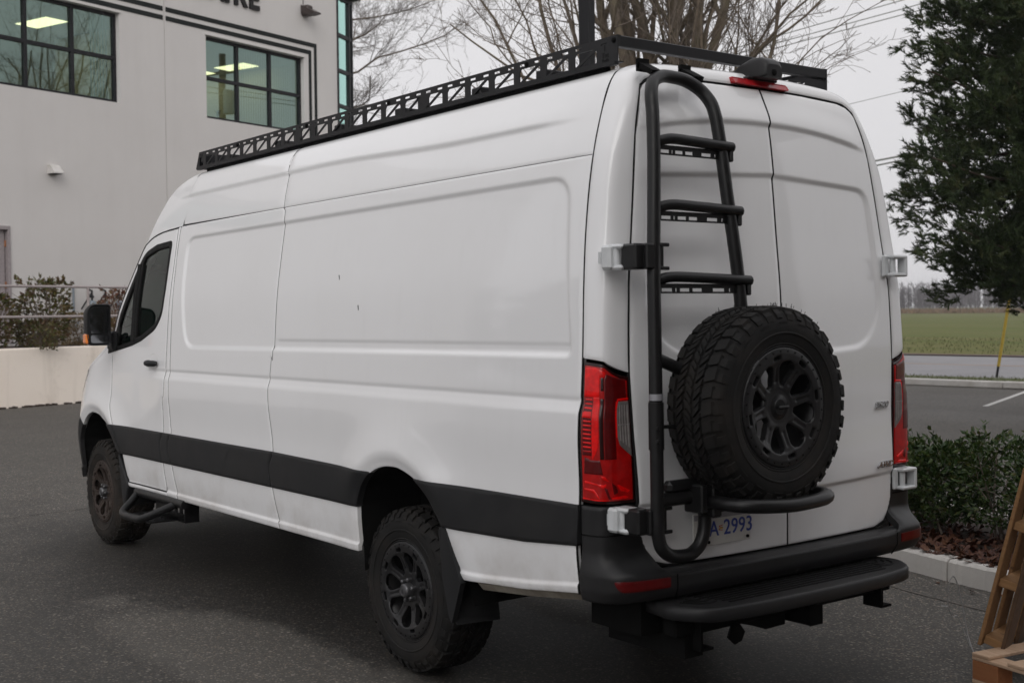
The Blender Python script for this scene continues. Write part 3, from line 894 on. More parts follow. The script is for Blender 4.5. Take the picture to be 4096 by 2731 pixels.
# cab shell: roof cap, pillars, windscreen, bonnet
door_top_z = pchip([2.7, 2.92, 3.18, 3.36, 3.45, 3.51, 3.70, 3.90, 4.08, 4.13, 5.5], [2.350, 2.345, 2.331, 2.303, 2.271, 2.234, 2.027, 1.807, 1.593, 1.50, 0.2])
xs = np.concatenate([np.linspace(2.842, 3.40, 40), np.linspace(3.41, 4.6, 70), np.linspace(4.62, 5.34, 40)])
rows_side, rows_top = [], []
NSD, NT = 64, 60
loft = []
for x in xs:
    zs = zstar(x)
    zl = min(float(door_top_z(x)), zs - 0.01) if x < 4.13 else max(zs - 0.035, 0.42)
    zz = np.linspace(zl, zs, NSD)
    yv = side_y(np.full(NSD, x), zz) + side_disp(np.full(NSD, x), zz) * (x < 3.2)
    ye = yv[-1]
    yy = np.linspace(ye, 0, NT)[1:]
    # denser near the corner
    yy = ye * (1 - np.linspace(0, 1, NT)[1:] ** 1.5)
    tz = T(np.full(NT - 1, x), yy)
    ln = np.array([(a, b) for a, b in zip(yv, zz)] + [(a, b) for a, b in zip(yy, tz)])
    for _ in range(22):       # round the edge
        l2 = ln.copy(); l2[1:-1] = 0.5 * ln[1:-1] + 0.25 * (ln[:-2] + ln[2:]); l2[:NSD - 16] = ln[:NSD - 16]; l2[NSD + 14:] = ln[NSD + 14:]
        ln = l2
    full = np.vstack([ln, (ln * [-1, 1])[::-1][1:]])
    loft.append(np.column_stack([np.full(len(full), x), full]))
loft = np.array(loft)
nr, ncol = loft.shape[:2]
idx = np.arange(nr * ncol).reshape(nr, ncol)
V = loft.reshape(-1, 3)
quads = np.stack([idx[:-1, :-1], idx[:-1, 1:], idx[1:, 1:], idx[1:, :-1]], -1).reshape(-1, 4)
cen = V[quads].mean(1)
isglass = (cen[:, 2] < 2.40) & (cen[:, 2] > 1.60) & (cen[:, 0] > 3.4) & (np.abs(cen[:, 1]) < np.interp(cen[:, 2], [1.6, 2.4], [0.88, 0.72])) & (cen[:, 0] < 4.42)
ishood = (cen[:, 2] <= 1.60) & (cen[:, 0] > 3.9)
def sub(name, mask, mat):
    q = quads[mask]; u = np.unique(q); rm = np.full(len(V), -1); rm[u] = np.arange(len(u))
    mb = MB(); mb.add(V[u], rm[q].tolist(), True)
    return mb.build(name, M[mat], van)
sub("cab_roof", ~isglass & ~ishood, 'paint')
sub("windscreen", isglass, 'van_glass')
sub("bonnet", ishood, 'paint')
mb = MB(); mb.tube([sp(x, z, -0.002) for x, z in smooth_line(DOOR_TOP + APIL[:3], 40)], 0.0045, 6)  # dark tube added for the shade in the gap above the door
o = mb.build("door_gap_shade", M['gasket'], van); right_copy(o)
# front grille face (not seen from here, closes the nose)
mb = MB()
mb.rbox((5.22, 0, 0.72), (0.14, 1.5, 0.46), 0.05); mb.build("front_grille", M['bumper'], van)

# rear ring: corner pillars and header between side seam and door opening
DOOR_L = [(0.812, 0.98), (0.818, 1.15), (0.836, 1.50), (0.824, 1.83), (0.794, 2.04), (0.738, 2.43), (0.682, 2.62), (0.662, 2.648), (0.632, 2.669), (0.570, 2.682), (0.30, 2.692), (0.0, 2.695)]
_xr = pchip([0.5, 0.711, 0.866, 1.738, 2.067, 2.30, 2.526, 2.62, 2.689, 2.76], [-1.546, -1.548, -1.549, -1.537, -1.512, -1.492, -1.464, -1.442, -1.413, -1.36])
RECESS_B = round_poly([(0.70, 2.285), (0.0, 2.318), (-0.70, 2.285), (-0.735, 2.0), (-0.755, 1.70), (-0.62, 1.545), (-0.40, 1.533), (0.40, 1.533), (0.62, 1.545), (0.755, 1.70), (0.735, 2.0)], [0.09, 0, 0.09, 0, 0.1, 0.1, 0, 0, 0.1, 0.1, 0], 6)
def rear_disp(y, z):
    d = np.zeros_like(y)
    e, _, ins = poly_dist(y, z, RECESS_B)
    d -= 0.012 * ins * sst(e / 0.026)
    # upper crease
    zc = 2.536 - 0.075 * (np.abs(y) / 0.74) ** 2.2
    t = z - zc
    k = sst((0.76 - np.abs(y)) / 0.2)
    d += k * 0.014 * sst((t + 0.024) / 0.026) * (1 - sst(t / 0.12))
    # lower crease
    zc = 0.953 + 0.02 * (np.abs(y) / 0.8) ** 2
    t = z - zc
    d += 0.012 * sst((t + 0.018) / 0.02) * (1 - sst(t / 0.30))
    return d
def rear_x(y, z): return _xr(z) + 0.034 * (np.abs(y) / 0.80) ** 2.3
def FB(a, b): return np.stack([rear_x(a, b) - rear_disp(a, b), a, b], 1)

def ring_curves(n):
    C1s = [(float(f), ) for f in ()]
    seam_x = pchip([0.6, 0.81, 0.98, 1.24, 1.54, 1.82, 2.07, 2.35, 2.53, 2.69], [-1.378, -1.37, -1.384, -1.381, -1.386, -1.376, -1.356, -1.341, -1.318, -1.296])
    zs = np.linspace(0.98, 2.69, 80)
    c1 = [(float(seam_x(z)), float(side_y(seam_x(z), z) + side_disp(np.array([float(seam_x(z))]), np.array([z]))[0] * (z < 2.3)), z) for z in zs]
    k = s_of_z(2.69)
    for s in np.linspace(k, S_TOT, 50)[1:]:
        y, z, _ = sec(np.array([s]))
        c1.append((-1.296 - 0.004 * (s - k) / (S_TOT - k), float(y[0]), float(z[0])))
    c1 = np.array(c1)
    d = smooth_line(DOOR_L, 160)
    c2 = np.array([(float(rear_x(np.array(y), np.array(z))), y, z) for y, z in d])
    # outward tangent in the door plane at the opening
    tan = np.gradient(d, axis=0); tan /= np.linalg.norm(tan, axis=1)[:, None]
    outw = np.stack([tan[:, 1], -tan[:, 0]], 1)
    return c1, c2, outw
c1, c2, outw = ring_curves(0)
# match by height on the sides, by y over the top
def resample(c, t):
    """t in [0, 1]: first 0.7 climbs to z = 2.63, the rest runs over the top"""
    out = []
    iz = np.searchsorted(c[:, 2], 2.60) if c is c1 else int(np.argmax(c[:, 2] > 2.615))
    for u in t:
        if u < 0.7:
            k = u / 0.7 * iz
        else:
            k = iz + (u - 0.7) / 0.3 * (len(c) - 1 - iz)
        i = int(min(k, len(c) - 2)); f = k - i
        out.append(c[i] * (1 - f) + c[i + 1] * f)
    return np.array(out)
_tt = np.linspace(0, 1, 240)
def by_z(c, zmax_i):
    """parameter so that both curves share heights while climbing"""
    return c
RC1, RC2 = [], []
i1 = int(np.searchsorted(c1[:, 2], 2.58)); i2 = int(np.argmax(c2[:, 2] > 2.56))
for u in _tt:
    if u < 0.72:
        z1 = 0.98 + (2.58 - 0.98) * u / 0.72; z2 = 0.98 + (c2[i2, 2] - 0.98) * u / 0.72
        RC1.append([np.interp(z1, c1[:i1 + 1, 2], c1[:i1 + 1, k]) for k in range(3)])
        RC2.append([np.interp(z2, c2[:i2 + 1, 2], c2[:i2 + 1, k]) for k in range(3)] + [np.interp(z2, c2[:i2 + 1, 2], outw[:i2 + 1, k]) for k in range(2)])
    else:
        f = (u - 0.72) / 0.28
        for c, i, R in ((c1, i1, RC1), (np.hstack([c2, outw]), i2, RC2)):
            L = np.concatenate([[0], np.cumsum(np.linalg.norm(np.diff(c[i:, :3], axis=0), axis=1))])
            R.append([np.interp(f * L[-1], L, c[i:, k]) for k in range(c.shape[1])])
RC1 = np.array(RC1); RC2 = np.array(RC2)
def FRing(a, b):
    """a: 0 at the side seam, 1 at the door opening; b: 0..1 up the left side to the top centre"""
    b = np.asarray(b, float); m = b > 1
    q = np.where(m, 2 - b, b)
    k = q * (len(_tt) - 1); i = np.clip(k.astype(int), 0, len(_tt) - 2); f = (k - i)[:, None]
    p0 = RC1[i] * (1 - f) + RC1[i + 1] * f
    q0 = RC2[i] * (1 - f) + RC2[i + 1] * f
    p3 = q0[:, :3]; ow = q0[:, 3:]
    dist = np.linalg.norm(p3 - p0, axis=1)[:, None]
    kk = (0.62 - 0.20 * sst((q - 0.62) / 0.14))[:, None]
    p1 = p0 + np.array([-1.0, 0, 0]) * dist * kk
    p2 = p3 + np.column_stack([np.full(len(ow), 0.10), ow]) * dist * kk
    t = a[:, None]
    P = (1 - t) ** 3 * p0 + 3 * (1 - t) ** 2 * t * p1 + 3 * (1 - t) * t * t * p2 + t ** 3 * p3
    P[:, 1] = np.where(m, -P[:, 1], P[:, 1])
    return P
def ring_b(z): return 0.72 * (z - 0.98) / (2.58 - 0.98)
ZL0, ZL1 = 0.985, 1.535
bl1, bl2 = ring_b(1.54), ring_b(1.49)
trimmed("corner_panel", FRing, [(0.0, bl1 + 0.003), (0.5, bl1 - 0.001), (0.99, bl2 + 0.003), (0.99, 2 - bl2 - 0.003), (0.5, 2 - bl1 + 0.001), (0.0, 2 - bl1 - 0.003)], [], 0.04, 0.004, M['paint'], van, (-1, 0.2, 0.5), 0.02)

# rear doors
YG = -0.034
DL0 = [(0.60, 0.718), (0.665, 0.721), (0.735, 0.740), (0.778, 0.785), (0.800, 0.84), (0.805, 0.98)] + [(y - 0.007, z) for y, z in DOOR_L[1:7]] + [(0.656, 2.643), (0.627, 2.662), (0.568, 2.675), (0.30, 2.685)]
DL = [(YG + 0.005, 0.716)] + DL0 + [(YG + 0.005, 2.688)]
rear_door = trimmed("rear_door", FB, DL, [], 0.010, 0.006, M['paint'], van, (-1, 0, 0), 0.022)
DRt = [(YG - 0.005, 0.716)] + [(-y, z) for y, z in DL0] + [(YG - 0.005, 2.688)]
rear_door_r = trimmed("rear_door", FB, DRt, [], 0.010, 0.006, M['paint'], van, (-1, 0, 0), 0.022)
rear_door["label"] = "left rear door carrying the ladder and number plate"
rear_door_r["label"] = "right rear door with chrome model lettering"

# dark inner body seen through the gaps
mb = MB()
def core(x0, x1, zlo, zhi, inset_, n=20, flatw=None):
    zz = np.linspace(zlo, zhi, n)
    for x in (x0, x1): pass
    yv = base_y(zz) - inset_ if flatw is None else np.full(n, flatw)
    ring = np.array([(y, z) for y, z in zip(yv, zz)] + [(-y, z) for y, z in zip(yv[::-1], zz[::-1])])
    P = [np.column_stack([np.full(len(ring), x), ring]) for x in (x0, x1)]
    m = len(ring)
    mb.add(np.vstack(P), [tuple(range(m)), tuple(range(m, 2 * m))[::-1]] + [(i, m + i, m + (i + 1) % m, (i + 1) % m) for i in range(m)])
core(-1.28, 2.80, 1.10, 2.66, 0.045)
core(-1.30, -0.66, 0.62, 1.10, 0.05, 4)
core(0.46, 2.95, 0.60, 1.10, 0.05, 4)
core(2.95, 3.55, 0.60, 1.32, 0.05, 4)
core(-0.66, 0.46, 0.62, 1.10, 0, 3, 0.62)
core(3.55, 4.9, 0.62, 1.30, 0, 3, 0.62)
mb.box((-1.42, 0, 1.30), (0.14, 1.50, 1.15)); mb.box((-1.36, 0, 2.20), (0.12, 1.30, 0.75))
mb.build("body_core", M['core'], van)
# cabin: floor, dash, seats
mb = MB(); mb.box((3.5, 0, 1.33), (1.3, 1.8, 0.04)); mb.rbox((4.05, 0, 1.45), (0.45, 1.75, 0.24), 0.06); mb.build("dashboard", M['cabin'], van)
for yy in (0.5, -0.5):
    mb = MB(); mb.rbox((3.22, yy, 1.42), (0.5, 0.5, 0.14), 0.05); mb.rbox((2.98, yy, 1.76), (0.14, 0.48, 0.62), 0.06, (0, -0.15, 0)); mb.rbox((2.94, yy, 2.12), (0.1, 0.26, 0.17), 0.04)
    mb.build("seat", M['seat'], van)
mb = MB(); mb.lathe([(0.185 + 0.016 * math.cos(t), 0.016 * math.sin(t)) for t in np.linspace(0, 2 * PI, 9)], 28, 'x', c=(3.72, 0.5, 1.66)); mb.box((3.74, 0.5, 1.66), (0.02, 0.36, 0.04)); mb.build("steering_wheel", M['gasket'], van)

# wheel arch liners, underbody
def liner(A):
    mb = MB()
    P = np.array([[(x, y, z) for y in (1.0, 0.80, 0.60)] for x, z in A if z > 0.42])
    P[:, 0, 1] = [float(side_y(x, z)) - 0.022 for x, z in A if z > 0.42]
    mb.grid(P)
    return mb.build("wheel_arch_liner", M['core'], van)
for A in (ARCH_Rs, ARCH_Fs): right_copy(liner(A))
mb = MB()
mb.box((1.9, 0, 0.575), (2.9, 1.9, 0.05)); mb.box((-1.0, 0, 0.60), (0.75, 1.75, 0.05))
for s in (1, -1):
    mb.box((1.6, s * 0.45, 0.50), (6.0, 0.09, 0.12))
mb.cyl((0, -0.8, 0.40), (0, 0.8, 0.40), 0.05); mb.lathe([(0.01, -0.17), (0.13, -0.12), (0.16, 0), (0.13, 0.12), (0.01, 0.17)], 16, 'y', c=(0, 0.05, 0.40))
mb.cyl((0.1, 0.05, 0.42), (4.0, 0.0, 0.50), 0.04); mb.cyl((4.325, -0.8, 0.42), (4.325, 0.8, 0.42), 0.045)
mb.cyl((-1.1, -0.55, 0.44), (2.5, -0.5, 0.46), 0.035)
mb.build("underbody", M['core'], van)
mb = MB()
mb.add([(*sp(x, z)[:2] - np.array([0, 0.02 + 0.03 * (i % 2)]), z - 0.035 * (i % 2)) for x, z in [(-0.66, 0.548), (-1.0, 0.578), (-1.37, 0.624)] for i in (0, 1)] , [(0, 1, 3, 2), (2, 3, 5, 4)])
mb.build("sill_flange", M['dirty_sill'], van)

# dark tubes added to stand in for shade in the panel gaps
def seam(l, n=60, r=0.0048, o=-0.0068, zmin=0.0):
    mb = MB(); q = np.asarray(l); tq = np.linspace(0, len(q) - 1, 260); q = np.column_stack([np.interp(tq, np.arange(len(q)), q[:, k]) for k in (0, 1)]); mb.tube([sp(x, z, o) for x, z in q if z > zmin], r, 5, False); right_copy(mb.build("panel_gap_shade", M['gasket'], van))
for l in (SEAM_BP, SEAM_DR, SEAM_P, SEAM_F, SEAM_R): seam(l)
seam([(2.92, 0.580), (3.60, 0.580)], 6)
seam([(2.83, GUT + 0.002), (1.0, GUT + 0.002), (-1.33, GUT + 0.002)], 60, 0.0040, -0.0058)
for l in (rs_rear, rs_mid, rs_front):
    mb = MB()
    q = [p for p in smooth_line(l, 120)]
    P_ = FR(np.array([p[0] for p in q]), np.array([p[1] for p in q])); y, z, _ = sec(np.array([p[1] for p in q]))
    nn = np.column_stack([np.zeros(len(y)), np.where(z < 2.70, 0.93, 0.0) * np.sign(y), np.where(z < 2.70, 0.36, 1.0)])
    mb.tube(P_ - nn * 0.0066, 0.0048, 5, False)
    mb.build("roof_gap_shade", M['gasket'], van)
def rear_gap_tube(pts, o=0.010, r=0.0075):  # same dark tubes, for the shade in the rear door gaps
    mb = MB(); q = smooth_line(pts, 120); P_ = FB(q[:, 0], q[:, 1]); P_[:, 0] += o; mb.tube(P_, r, 6, False); mb.build("door_gap_shade", M['gasket'], van)
rear_gap_tube([(0.6, 0.712), (0.672, 0.716), (0.742, 0.736), (0.784, 0.783), (0.806, 0.84), (0.811, 0.98)] + [(y - 0.003, z) for y, z in DOOR_L[1:]])
rear_gap_tube([(-0.6, 0.712), (-0.672, 0.716), (-0.742, 0.736), (-0.784, 0.783), (-0.806, 0.84), (-0.811, 0.98)] + [(-y + 0.003, z) for y, z in DOOR_L[1:]])
rear_gap_tube([(YG, 0.716), (YG, 1.5), (YG, 2.2), (YG, 2.45), (YG, 2.54), (YG, 2.60), (YG, 2.688)], 0.007, 0.006)

# ------------------------------------------------------------------ wheels (local frame: axis along y, outside at +y)
R_T = 0.398
def tyre_mesh():
    mb = MB()
    prof = [(0.222, -0.012), (0.236, 0.004), (0.262, 0.016), (0.300, 0.021), (0.330, 0.018), (0.352, 0.009), (0.371, -0.006), (0.384, -0.026), (0.386, -0.06), (0.387, -0.12), (0.386, -0.19), (0.384, -0.222), (0.371, -0.242), (0.352, -0.257), (0.30, -0.268), (0.25, -0.262), (0.222, -0.24)]
    mb.lathe(prof, 96)
    # raised sidewall rings
    mb.lathe([(0.286, 0.019), (0.288, 0.0235), (0.294, 0.0235), (0.296, 0.0205)], 72)
    mb.lathe([(0.243, 0.006), (0.245, 0.0125), (0.250, 0.0135), (0.253, 0.0115)], 72)
    def block(w0, w1, a0, a1, skew, r0, r1, tw=0.0, drop0=0.0, drop1=0.0):
        V = []
        for r, sh in ((r0, 0), (r1, 0.0022)):
            for w, a in ((w0, a0), (w1, a0), (w1, a1), (w0, a1)):
                wc, ac = (w0 + w1) / 2, (a0 + a1) / 2
                ww = w + (sh if w < wc else -sh); aa = a + (sh / 0.4 if a < ac else -sh / 0.4)
                aa += skew * (w - wc) / 0.4
                rr = r - (drop0 if w == w0 else drop1) if r == r1 else r
                V.append((rr * math.cos(aa), ww, rr * math.sin(aa)))
        mb.add(V, [(0, 1, 5, 4), (1, 2, 6, 5), (2, 3, 7, 6), (3, 0, 4, 7), (4, 5, 6, 7)])
    n = 38; p = 2 * PI / n
    rr = random.Random(3)
    for i in range(n):
        a = i * p
        lg = 1.0 if i % 2 else 0.86
        # shoulder lugs
        block(-0.052, -0.006 + 0.004 * (i % 2), a + 0.02 * p, a + 0.80 * p * lg, 0.25, 0.376, R_T, 0, 0, 0.007)
        block(-0.24, -0.196, a + 0.42 * p, a + 1.20 * p, -0.25, 0.376, R_T, 0, 0.007, 0)
        # lugs running down the sidewall
        L = 0.030 if i % 2 else 0.020
        for sgn in (1, -1):
            V = []
            for (r, w) in ((0.388, -0.012), (0.366, 0.010), (0.352 - (L - 0.02), 0.0165)):
                w2 = w if sgn > 0 else -0.248 - w
                for aa in (a + 0.08 * p, a + 0.66 * p * lg):
                    V.append((r * math.cos(aa), w2, r * math.sin(aa)))
            V2 = [(v[0] * 0.975, v[1] - sgn * 0.012, v[2] * 0.975) for v in V]
            mb.add(V + V2, [(0, 1, 3, 2), (2, 3, 5, 4), (0, 2, 8, 6), (2, 4, 10, 8), (1, 7, 9, 3), (3, 9, 11, 5), (4, 5, 11, 10)])
        # sidewall dashes
        if i % 2 == 0:
            for q in (0.1, 0.55):
                aa = a + q * p; a2 = aa + 0.45 * p
                V = [(r * math.cos(t), w, r * math.sin(t)) for r, w in ((0.330, 0.0205), (0.336, 0.0205)) for t in (aa, a2)]
                mb.add(V, [(0, 1, 3, 2)])
        # centre blocks: zig-zag rows
        block(-0.096, -0.060, a + 0.10 * p, a + 0.52 * p, 0.9, 0.380, R_T)
        block(-0.090, -0.058, a + 0.60 * p, a + 0.94 * p, 0.9, 0.380, R_T)
        block(-0.140, -0.102, a + 0.30 * p, a + 0.74 * p, -0.9, 0.380, R_T)
        block(-0.138, -0.106, a + 0.82 * p, a + 1.16 * p, -0.9, 0.380, R_T)
        block(-0.186, -0.148, a + 0.05 * p, a + 0.47 * p, 0.9, 0.380, R_T)
        block(-0.184, -0.152, a + 0.56 * p, a + 0.92 * p, 0.9, 0.380, R_T)
    return mb

def rim_w(r):
    return np.interp(r, [0, 0.035, 0.062, 0.075, 0.10, 0.16, 0.172, 0.178, 0.205, 0.226, 0.230], [-0.030, -0.030, -0.030, -0.028, -0.026, -0.010, -0.006, -0.001, 0.001, -0.002, -0.006])
def FRim(a, b):
    r = np.hypot(a, b)
    ph = (np.arctan2(b, a) / (PI / 4)) % 1.0
    d = np.abs(ph - 0.5) * 2            # 1 on spoke centre lines, 0 between
    groove = -0.004 * (1 - sst((1 - d) * r * (PI / 8) / 0.012 / 1.0)) * sst((r - 0.09) / 0.01) * (1 - sst((r - 0.150) / 0.01))
    return np.stack([a, rim_w(r) + groove, b], 1)
def rim_build(parent, mat):
    hol = []
    for i in range(8):
        t = (i + 0.5) * PI / 4
        w = [(0.080, 0.010), (0.124, 0.0325), (0.147, 0.0410), (0.165, 0.0350), (0.1755, 0.0140)]
        loc = [(r, y) for r, y in w] + [(r, -y) for r, y in w[::-1]]
        hol.append(np.array([(r * math.cos(t) - y * math.sin(t), r * math.sin(t) + y * math.cos(t)) for r, y in loc]))
        t = i * PI / 4
        loc = round_poly([(0.181, -0.022), (0.199, -0.021), (0.199, 0.021), (0.181, 0.022)], 0.006, 3)
        hol.append(np.array([(r * math.cos(t) - y * math.sin(t), r * math.sin(t) + y * math.cos(t)) for r, y in loc]))
    ang = np.linspace(0, 2 * PI, 96, endpoint=False)
    o = trimmed("rim", FRim, np.column_stack([0.229 * np.cos(ang), 0.229 * np.sin(ang)]), hol, 0.0042, 0.0042, mat, parent, (0, 1, 0), 0.024, 0.0022)
    return o
wheel0 = empty("wheel"); wheel0.parent = van
tyre0 = tyre_mesh().build("tyre", M['rubber'], wheel0)
rim0 = rim_build(wheel0, M['rim'])
mb = MB()
mb.lathe([(0.229, -0.008), (0.233, -0.004), (0.236, -0.010), (0.226, -0.03), (0.205, -0.05), (0.200, -0.14), (0.215, -0.20), (0.225, -0.24)], 64)
barrel0 = mb.build("rim_barrel", M['rim'], wheel0)
mb = MB()
for i in range(32):
    t = (i + 0.5) * 2 * PI / 32
    c = np.array([0.2135 * math.cos(t), 0.0, 0.2135 * math.sin(t)])
    mb.cyl(c + [0, -0.002, 0], c + [0, 0.0018, 0], 0.0042, 6, smooth=False)
bolt0 = mb.build("rim_bolt", M['core'], wheel0); bolt0["kind"] = "stuff"
mb = MB()
mb.lathe([(0.0, 0.012), (0.022, 0.012), (0.029, 0.009), (0.032, 0.002), (0.033, -0.03)], 28)
mb.lathe([(0.023, 0.0125), (0.025, 0.0145), (0.027, 0.0120)], 28)
for a in (0, 1): mb.box((-0.006 + 0.012 * a, 0.0125, 0), (0.004, 0.003, 0.024), (0, 0.35 - 0.7 * a, 0))
for i in range(6):
    t = i * PI / 3
    c = np.array([0.050 * math.cos(t), 0, 0.050 * math.sin(t)])
    mb.tube([c + [0, -0.03, 0], c + [0, -0.006, 0], c + [0, -0.001, 0]], [0.0105, 0.0105, 0.006], 6, True, False)
hub0 = mb.build("hub_cap", M['hub'], wheel0)
for o_ in (rim0, barrel0, bolt0, hub0):
    o_.location = (0, 0.016, 0); o_.scale = (1.03, 1.0, 1.03)
mb = MB(); mb.lathe([(0.0, -0.10), (0.165, -0.10), (0.168, -0.105), (0.168, -0.125), (0.0, -0.128)], 40); mb.box((0.1, -0.105, 0.08), (0.12, 0.07, 0.10), (0, 0.6, 0))
disc0 = mb.build("brake_disc", M['core'], wheel0)
HZ = 0.400
wheel0.location = (0, 0.928, HZ); wheel0.rotation_euler = (0, 0.30, 0)
w2 = copy_tree(wheel0, van, (4.325, 0.928, HZ + 0.0303), (0, 0.95, 0))
for ch in w2.children:
    if ch.name.startswith("tyre"): ch.data = ch.data.copy(); ch.data.materials[0] = M['rubber_dusty']
    if ch.name.split('.')[0] in ("rim", "rim_barrel"): ch.data = ch.data.copy(); ch.data.materials[0] = M['rim_dusty']
w3 = copy_tree(wheel0, van, (0, -0.928, HZ), (0, 0.7, PI))
w4 = copy_tree(w2, van, (4.325, -0.928, HZ + 0.0303), (0, 1.9, PI))

# mud flaps
mb = MB()
fl = [(-0.405, 1.015, 0.755), (-0.425, 1.005, 0.55), (-0.475, 0.995, 0.365), (-0.50, 0.985, 0.335)]
fl2 = [(-0.44, 0.74, 0.74), (-0.45, 0.74, 0.56), (-0.49, 0.745, 0.345), (-0.505, 0.755, 0.325)]
V = fl + fl2; V2 = [(x - 0.012, y, z) for x, y, z in V]
mb.add(V + V2, [(0, 1, 5, 4), (1, 2, 6, 5), (2, 3, 7, 6), (8, 12, 13, 9), (9, 13, 14, 10), (10, 14, 15, 11), (0, 8, 9, 1), (1, 9, 10, 2), (2, 10, 11, 3), (3, 11, 15, 7), (4, 5, 13, 12), (5, 6, 14, 13), (6, 7, 15, 14)])
# outer fin that follows the arch edge
mb.prism([(-0.408, 0.765), (-0.45, 0.765), (-0.575, 0.535), (-0.50, 0.345), (-0.478, 0.37), (-0.428, 0.55)], 0.985, 1.012, lambda p, t: (p[0], t, p[1]))
o = mb.build("mud_flap", M['trim'], van, fix=True); right_copy(o)
mb = MB()
mb.prism([(3.785, 0.775), (3.60, 0.56), (3.60, 0.535), (3.665, 0.395), (3.70, 0.40), (3.735, 0.56)], 0.72, 1.008, lambda p, t: (p[0], t, p[1]))
o = mb.build("mud_flap", M['trim'], van, bevel=0.012, fix=True); right_copy(o)

# side step under the front door
step = empty("side_step"); step.parent = van
mb = MB()
mb.tube([(3.46, 0.985, 0.525), (2.60, 0.985, 0.525)], 0.030, 14); mb.build("step_bar", M['powder'], step)
mb = MB()
mb.tube(smooth_line([(3.44, 0.99, 0.515), (3.39, 1.06, 0.465), (3.34, 1.13, 0.420), (3.26, 1.155, 0.402), (3.10, 1.155, 0.402), (2.99, 1.152, 0.404), (2.93, 1.135, 0.418), (2.83, 1.06, 0.467), (2.755, 0.99, 0.512)], 60), 0.026, 12)
mb.build("step_hoop", M['powder'], step)
mb = MB()
mb.box((3.10, 1.03, 0.392), (0.50, 0.20, 0.008)); mb.box((3.05, 0.90, 0.392), (0.62, 0.10, 0.008))
for x in np.linspace(2.92, 3.28, 6):
    for y in (1.0, 1.07): mb.lathe([(0.006, 0.397), (0.008, 0.403), (0.010, 0.397)], 6, 'z', c=(x, y, 0))
for x0, x1 in ((2.70, 2.735), (2.79, 2.83), (2.87, 2.90), (2.95, 2.99), (3.04, 3.08), (3.13, 3.42)):
    mb.box(((x0 + x1) / 2, 0.865, 0.455), (x1 - x0, 0.008, 0.13))
mb.box((3.06, 0.865, 0.512), (0.72, 0.01, 0.03)); mb.box((3.06, 0.865, 0.402), (0.72, 0.01, 0.025))
mb.box((2.703, 0.90, 0.452), (0.008, 0.10, 0.125))
mb.build("step_tread", M['powder'], step)
stepr = copy_tree(step, van, scale=(1, -1, 1))

# mirror
mir = empty("side_mirror", (0, -0.02, 0)); mir.parent = van
mb = MB()
def mirror_sec(y, z): pass
hs = round_poly([(1.052, 1.552), (1.205, 1.552), (1.222, 1.62), (1.218, 1.80), (1.185, 1.842), (1.052, 1.842)], [0.015, 0.03, 0.03, 0.05, 0.05, 0.025], 5)
c = hs.mean(0)
secs = []
for x, k in ((3.80, 1.0), (3.808, 1.03), (3.85, 1.03), (3.90, 0.93), (3.935, 0.72), (3.945, 0.4)):
    p = c + (hs - c) * k; secs.append(np.column_stack([np.full(len(p), x), p]))
mb.grid(np.array(secs), wrap=True); mb.add(secs[-1], [tuple(range(len(hs)))])
mb.add(np.vstack([secs[0], np.column_stack([np.full(len(hs), 3.812), c + (hs - c) * 0.93])]), [(i, (i + 1) % len(hs), len(hs) + (i + 1) % len(hs), len(hs) + i) for i in range(len(hs))])
mb.add(np.column_stack([np.full(len(hs), 3.813), c + (hs - c) * 0.95]), [tuple(range(len(hs)))])
mb.tube([(3.88, 1.08, 1.60), (3.90, 1.00, 1.59)], 0.038, 10); mb.rbox((3.90, 1.005, 1.58), (0.12, 0.05, 0.14), 0.015)
mb.build("mirror_housing", M['trim'], mir)
mb = MB(); p = round_poly([(1.070, 1.636), (1.196, 1.636), (1.198, 1.79), (1.172, 1.824), (1.070, 1.826)], [0.012, 0.015, 0.05, 0.04, 0.02], 5)
mb.prism(p, 3.803, 3.815, lambda q, t: (t, q[0], q[1])); mb.build("mirror_glass", M['mirror'], mir)
mb = MB(); p = round_poly([(1.068, 1.567), (1.195, 1.567), (1.197, 1.625), (1.068, 1.625)], 0.02, 5)
mb.prism(p, 3.803, 3.815, lambda q, t: (t, q[0], q[1])); mb.build("wide_mirror_glass", M['mirror'], mir)
mb = MB(); mb.rbox((3.845, 1.217, 1.598), (0.075, 0.026, 0.075), 0.01); mb.build("turn_signal", M['amber'], mir)
mirr = copy_tree(mir, van, (0, 0.02, 0), scale=(1, -1, 1))

# ------------------------------------------------------------------ tail lights (on the corner surface)
def poly_bz(pts):
    """(a, z) -> (a, b)"""
    return np.array([(a, ring_b(z)) for a, z in pts])
def lens(name, pts, mat, off, parent, thick=0.02, r=0.0):
    p = poly_bz(pts)
    return trimmed(name, FRing, p, [], 0.012, 0.002, M[mat], parent, (-1, 0.5, 0), thick, 0.0015, True, off)
tl = empty("tail_light"); tl.parent = van
def zt_(a): return 1.532 - 0.055 * sst((a - 0.35) / 0.65)
def zb_(a): return 0.988 - 0.006 * a
lens("lamp_housing", [(0.015, zb_(0)), (0.5, zb_(.5)), (0.985, zb_(1)), (0.985, zt_(1)), (0.75, zt_(.75)), (0.5, zt_(.5)), (0.015, zt_(0))], 'red_dark', -0.002, tl)
aL, aR = 0.05, 0.955
lens("lens", [(aL, 1.0), (0.5, 0.998), (aR, 0.995), (aR, zt_(aR) - 0.014), (0.75, zt_(.75) - 0.012), (0.5, zt_(.5) - 0.012), (aL, 1.52)], 'red_lens', 0.002, tl)
lens("reflector", [(0.06, 1.40), (0.385, 1.40), (0.385, 1.476), (0.52, 1.478), (0.52, 1.497), (0.30, 1.512), (0.06, 1.512)], 'red_bright', 0.004, tl, 0.01)
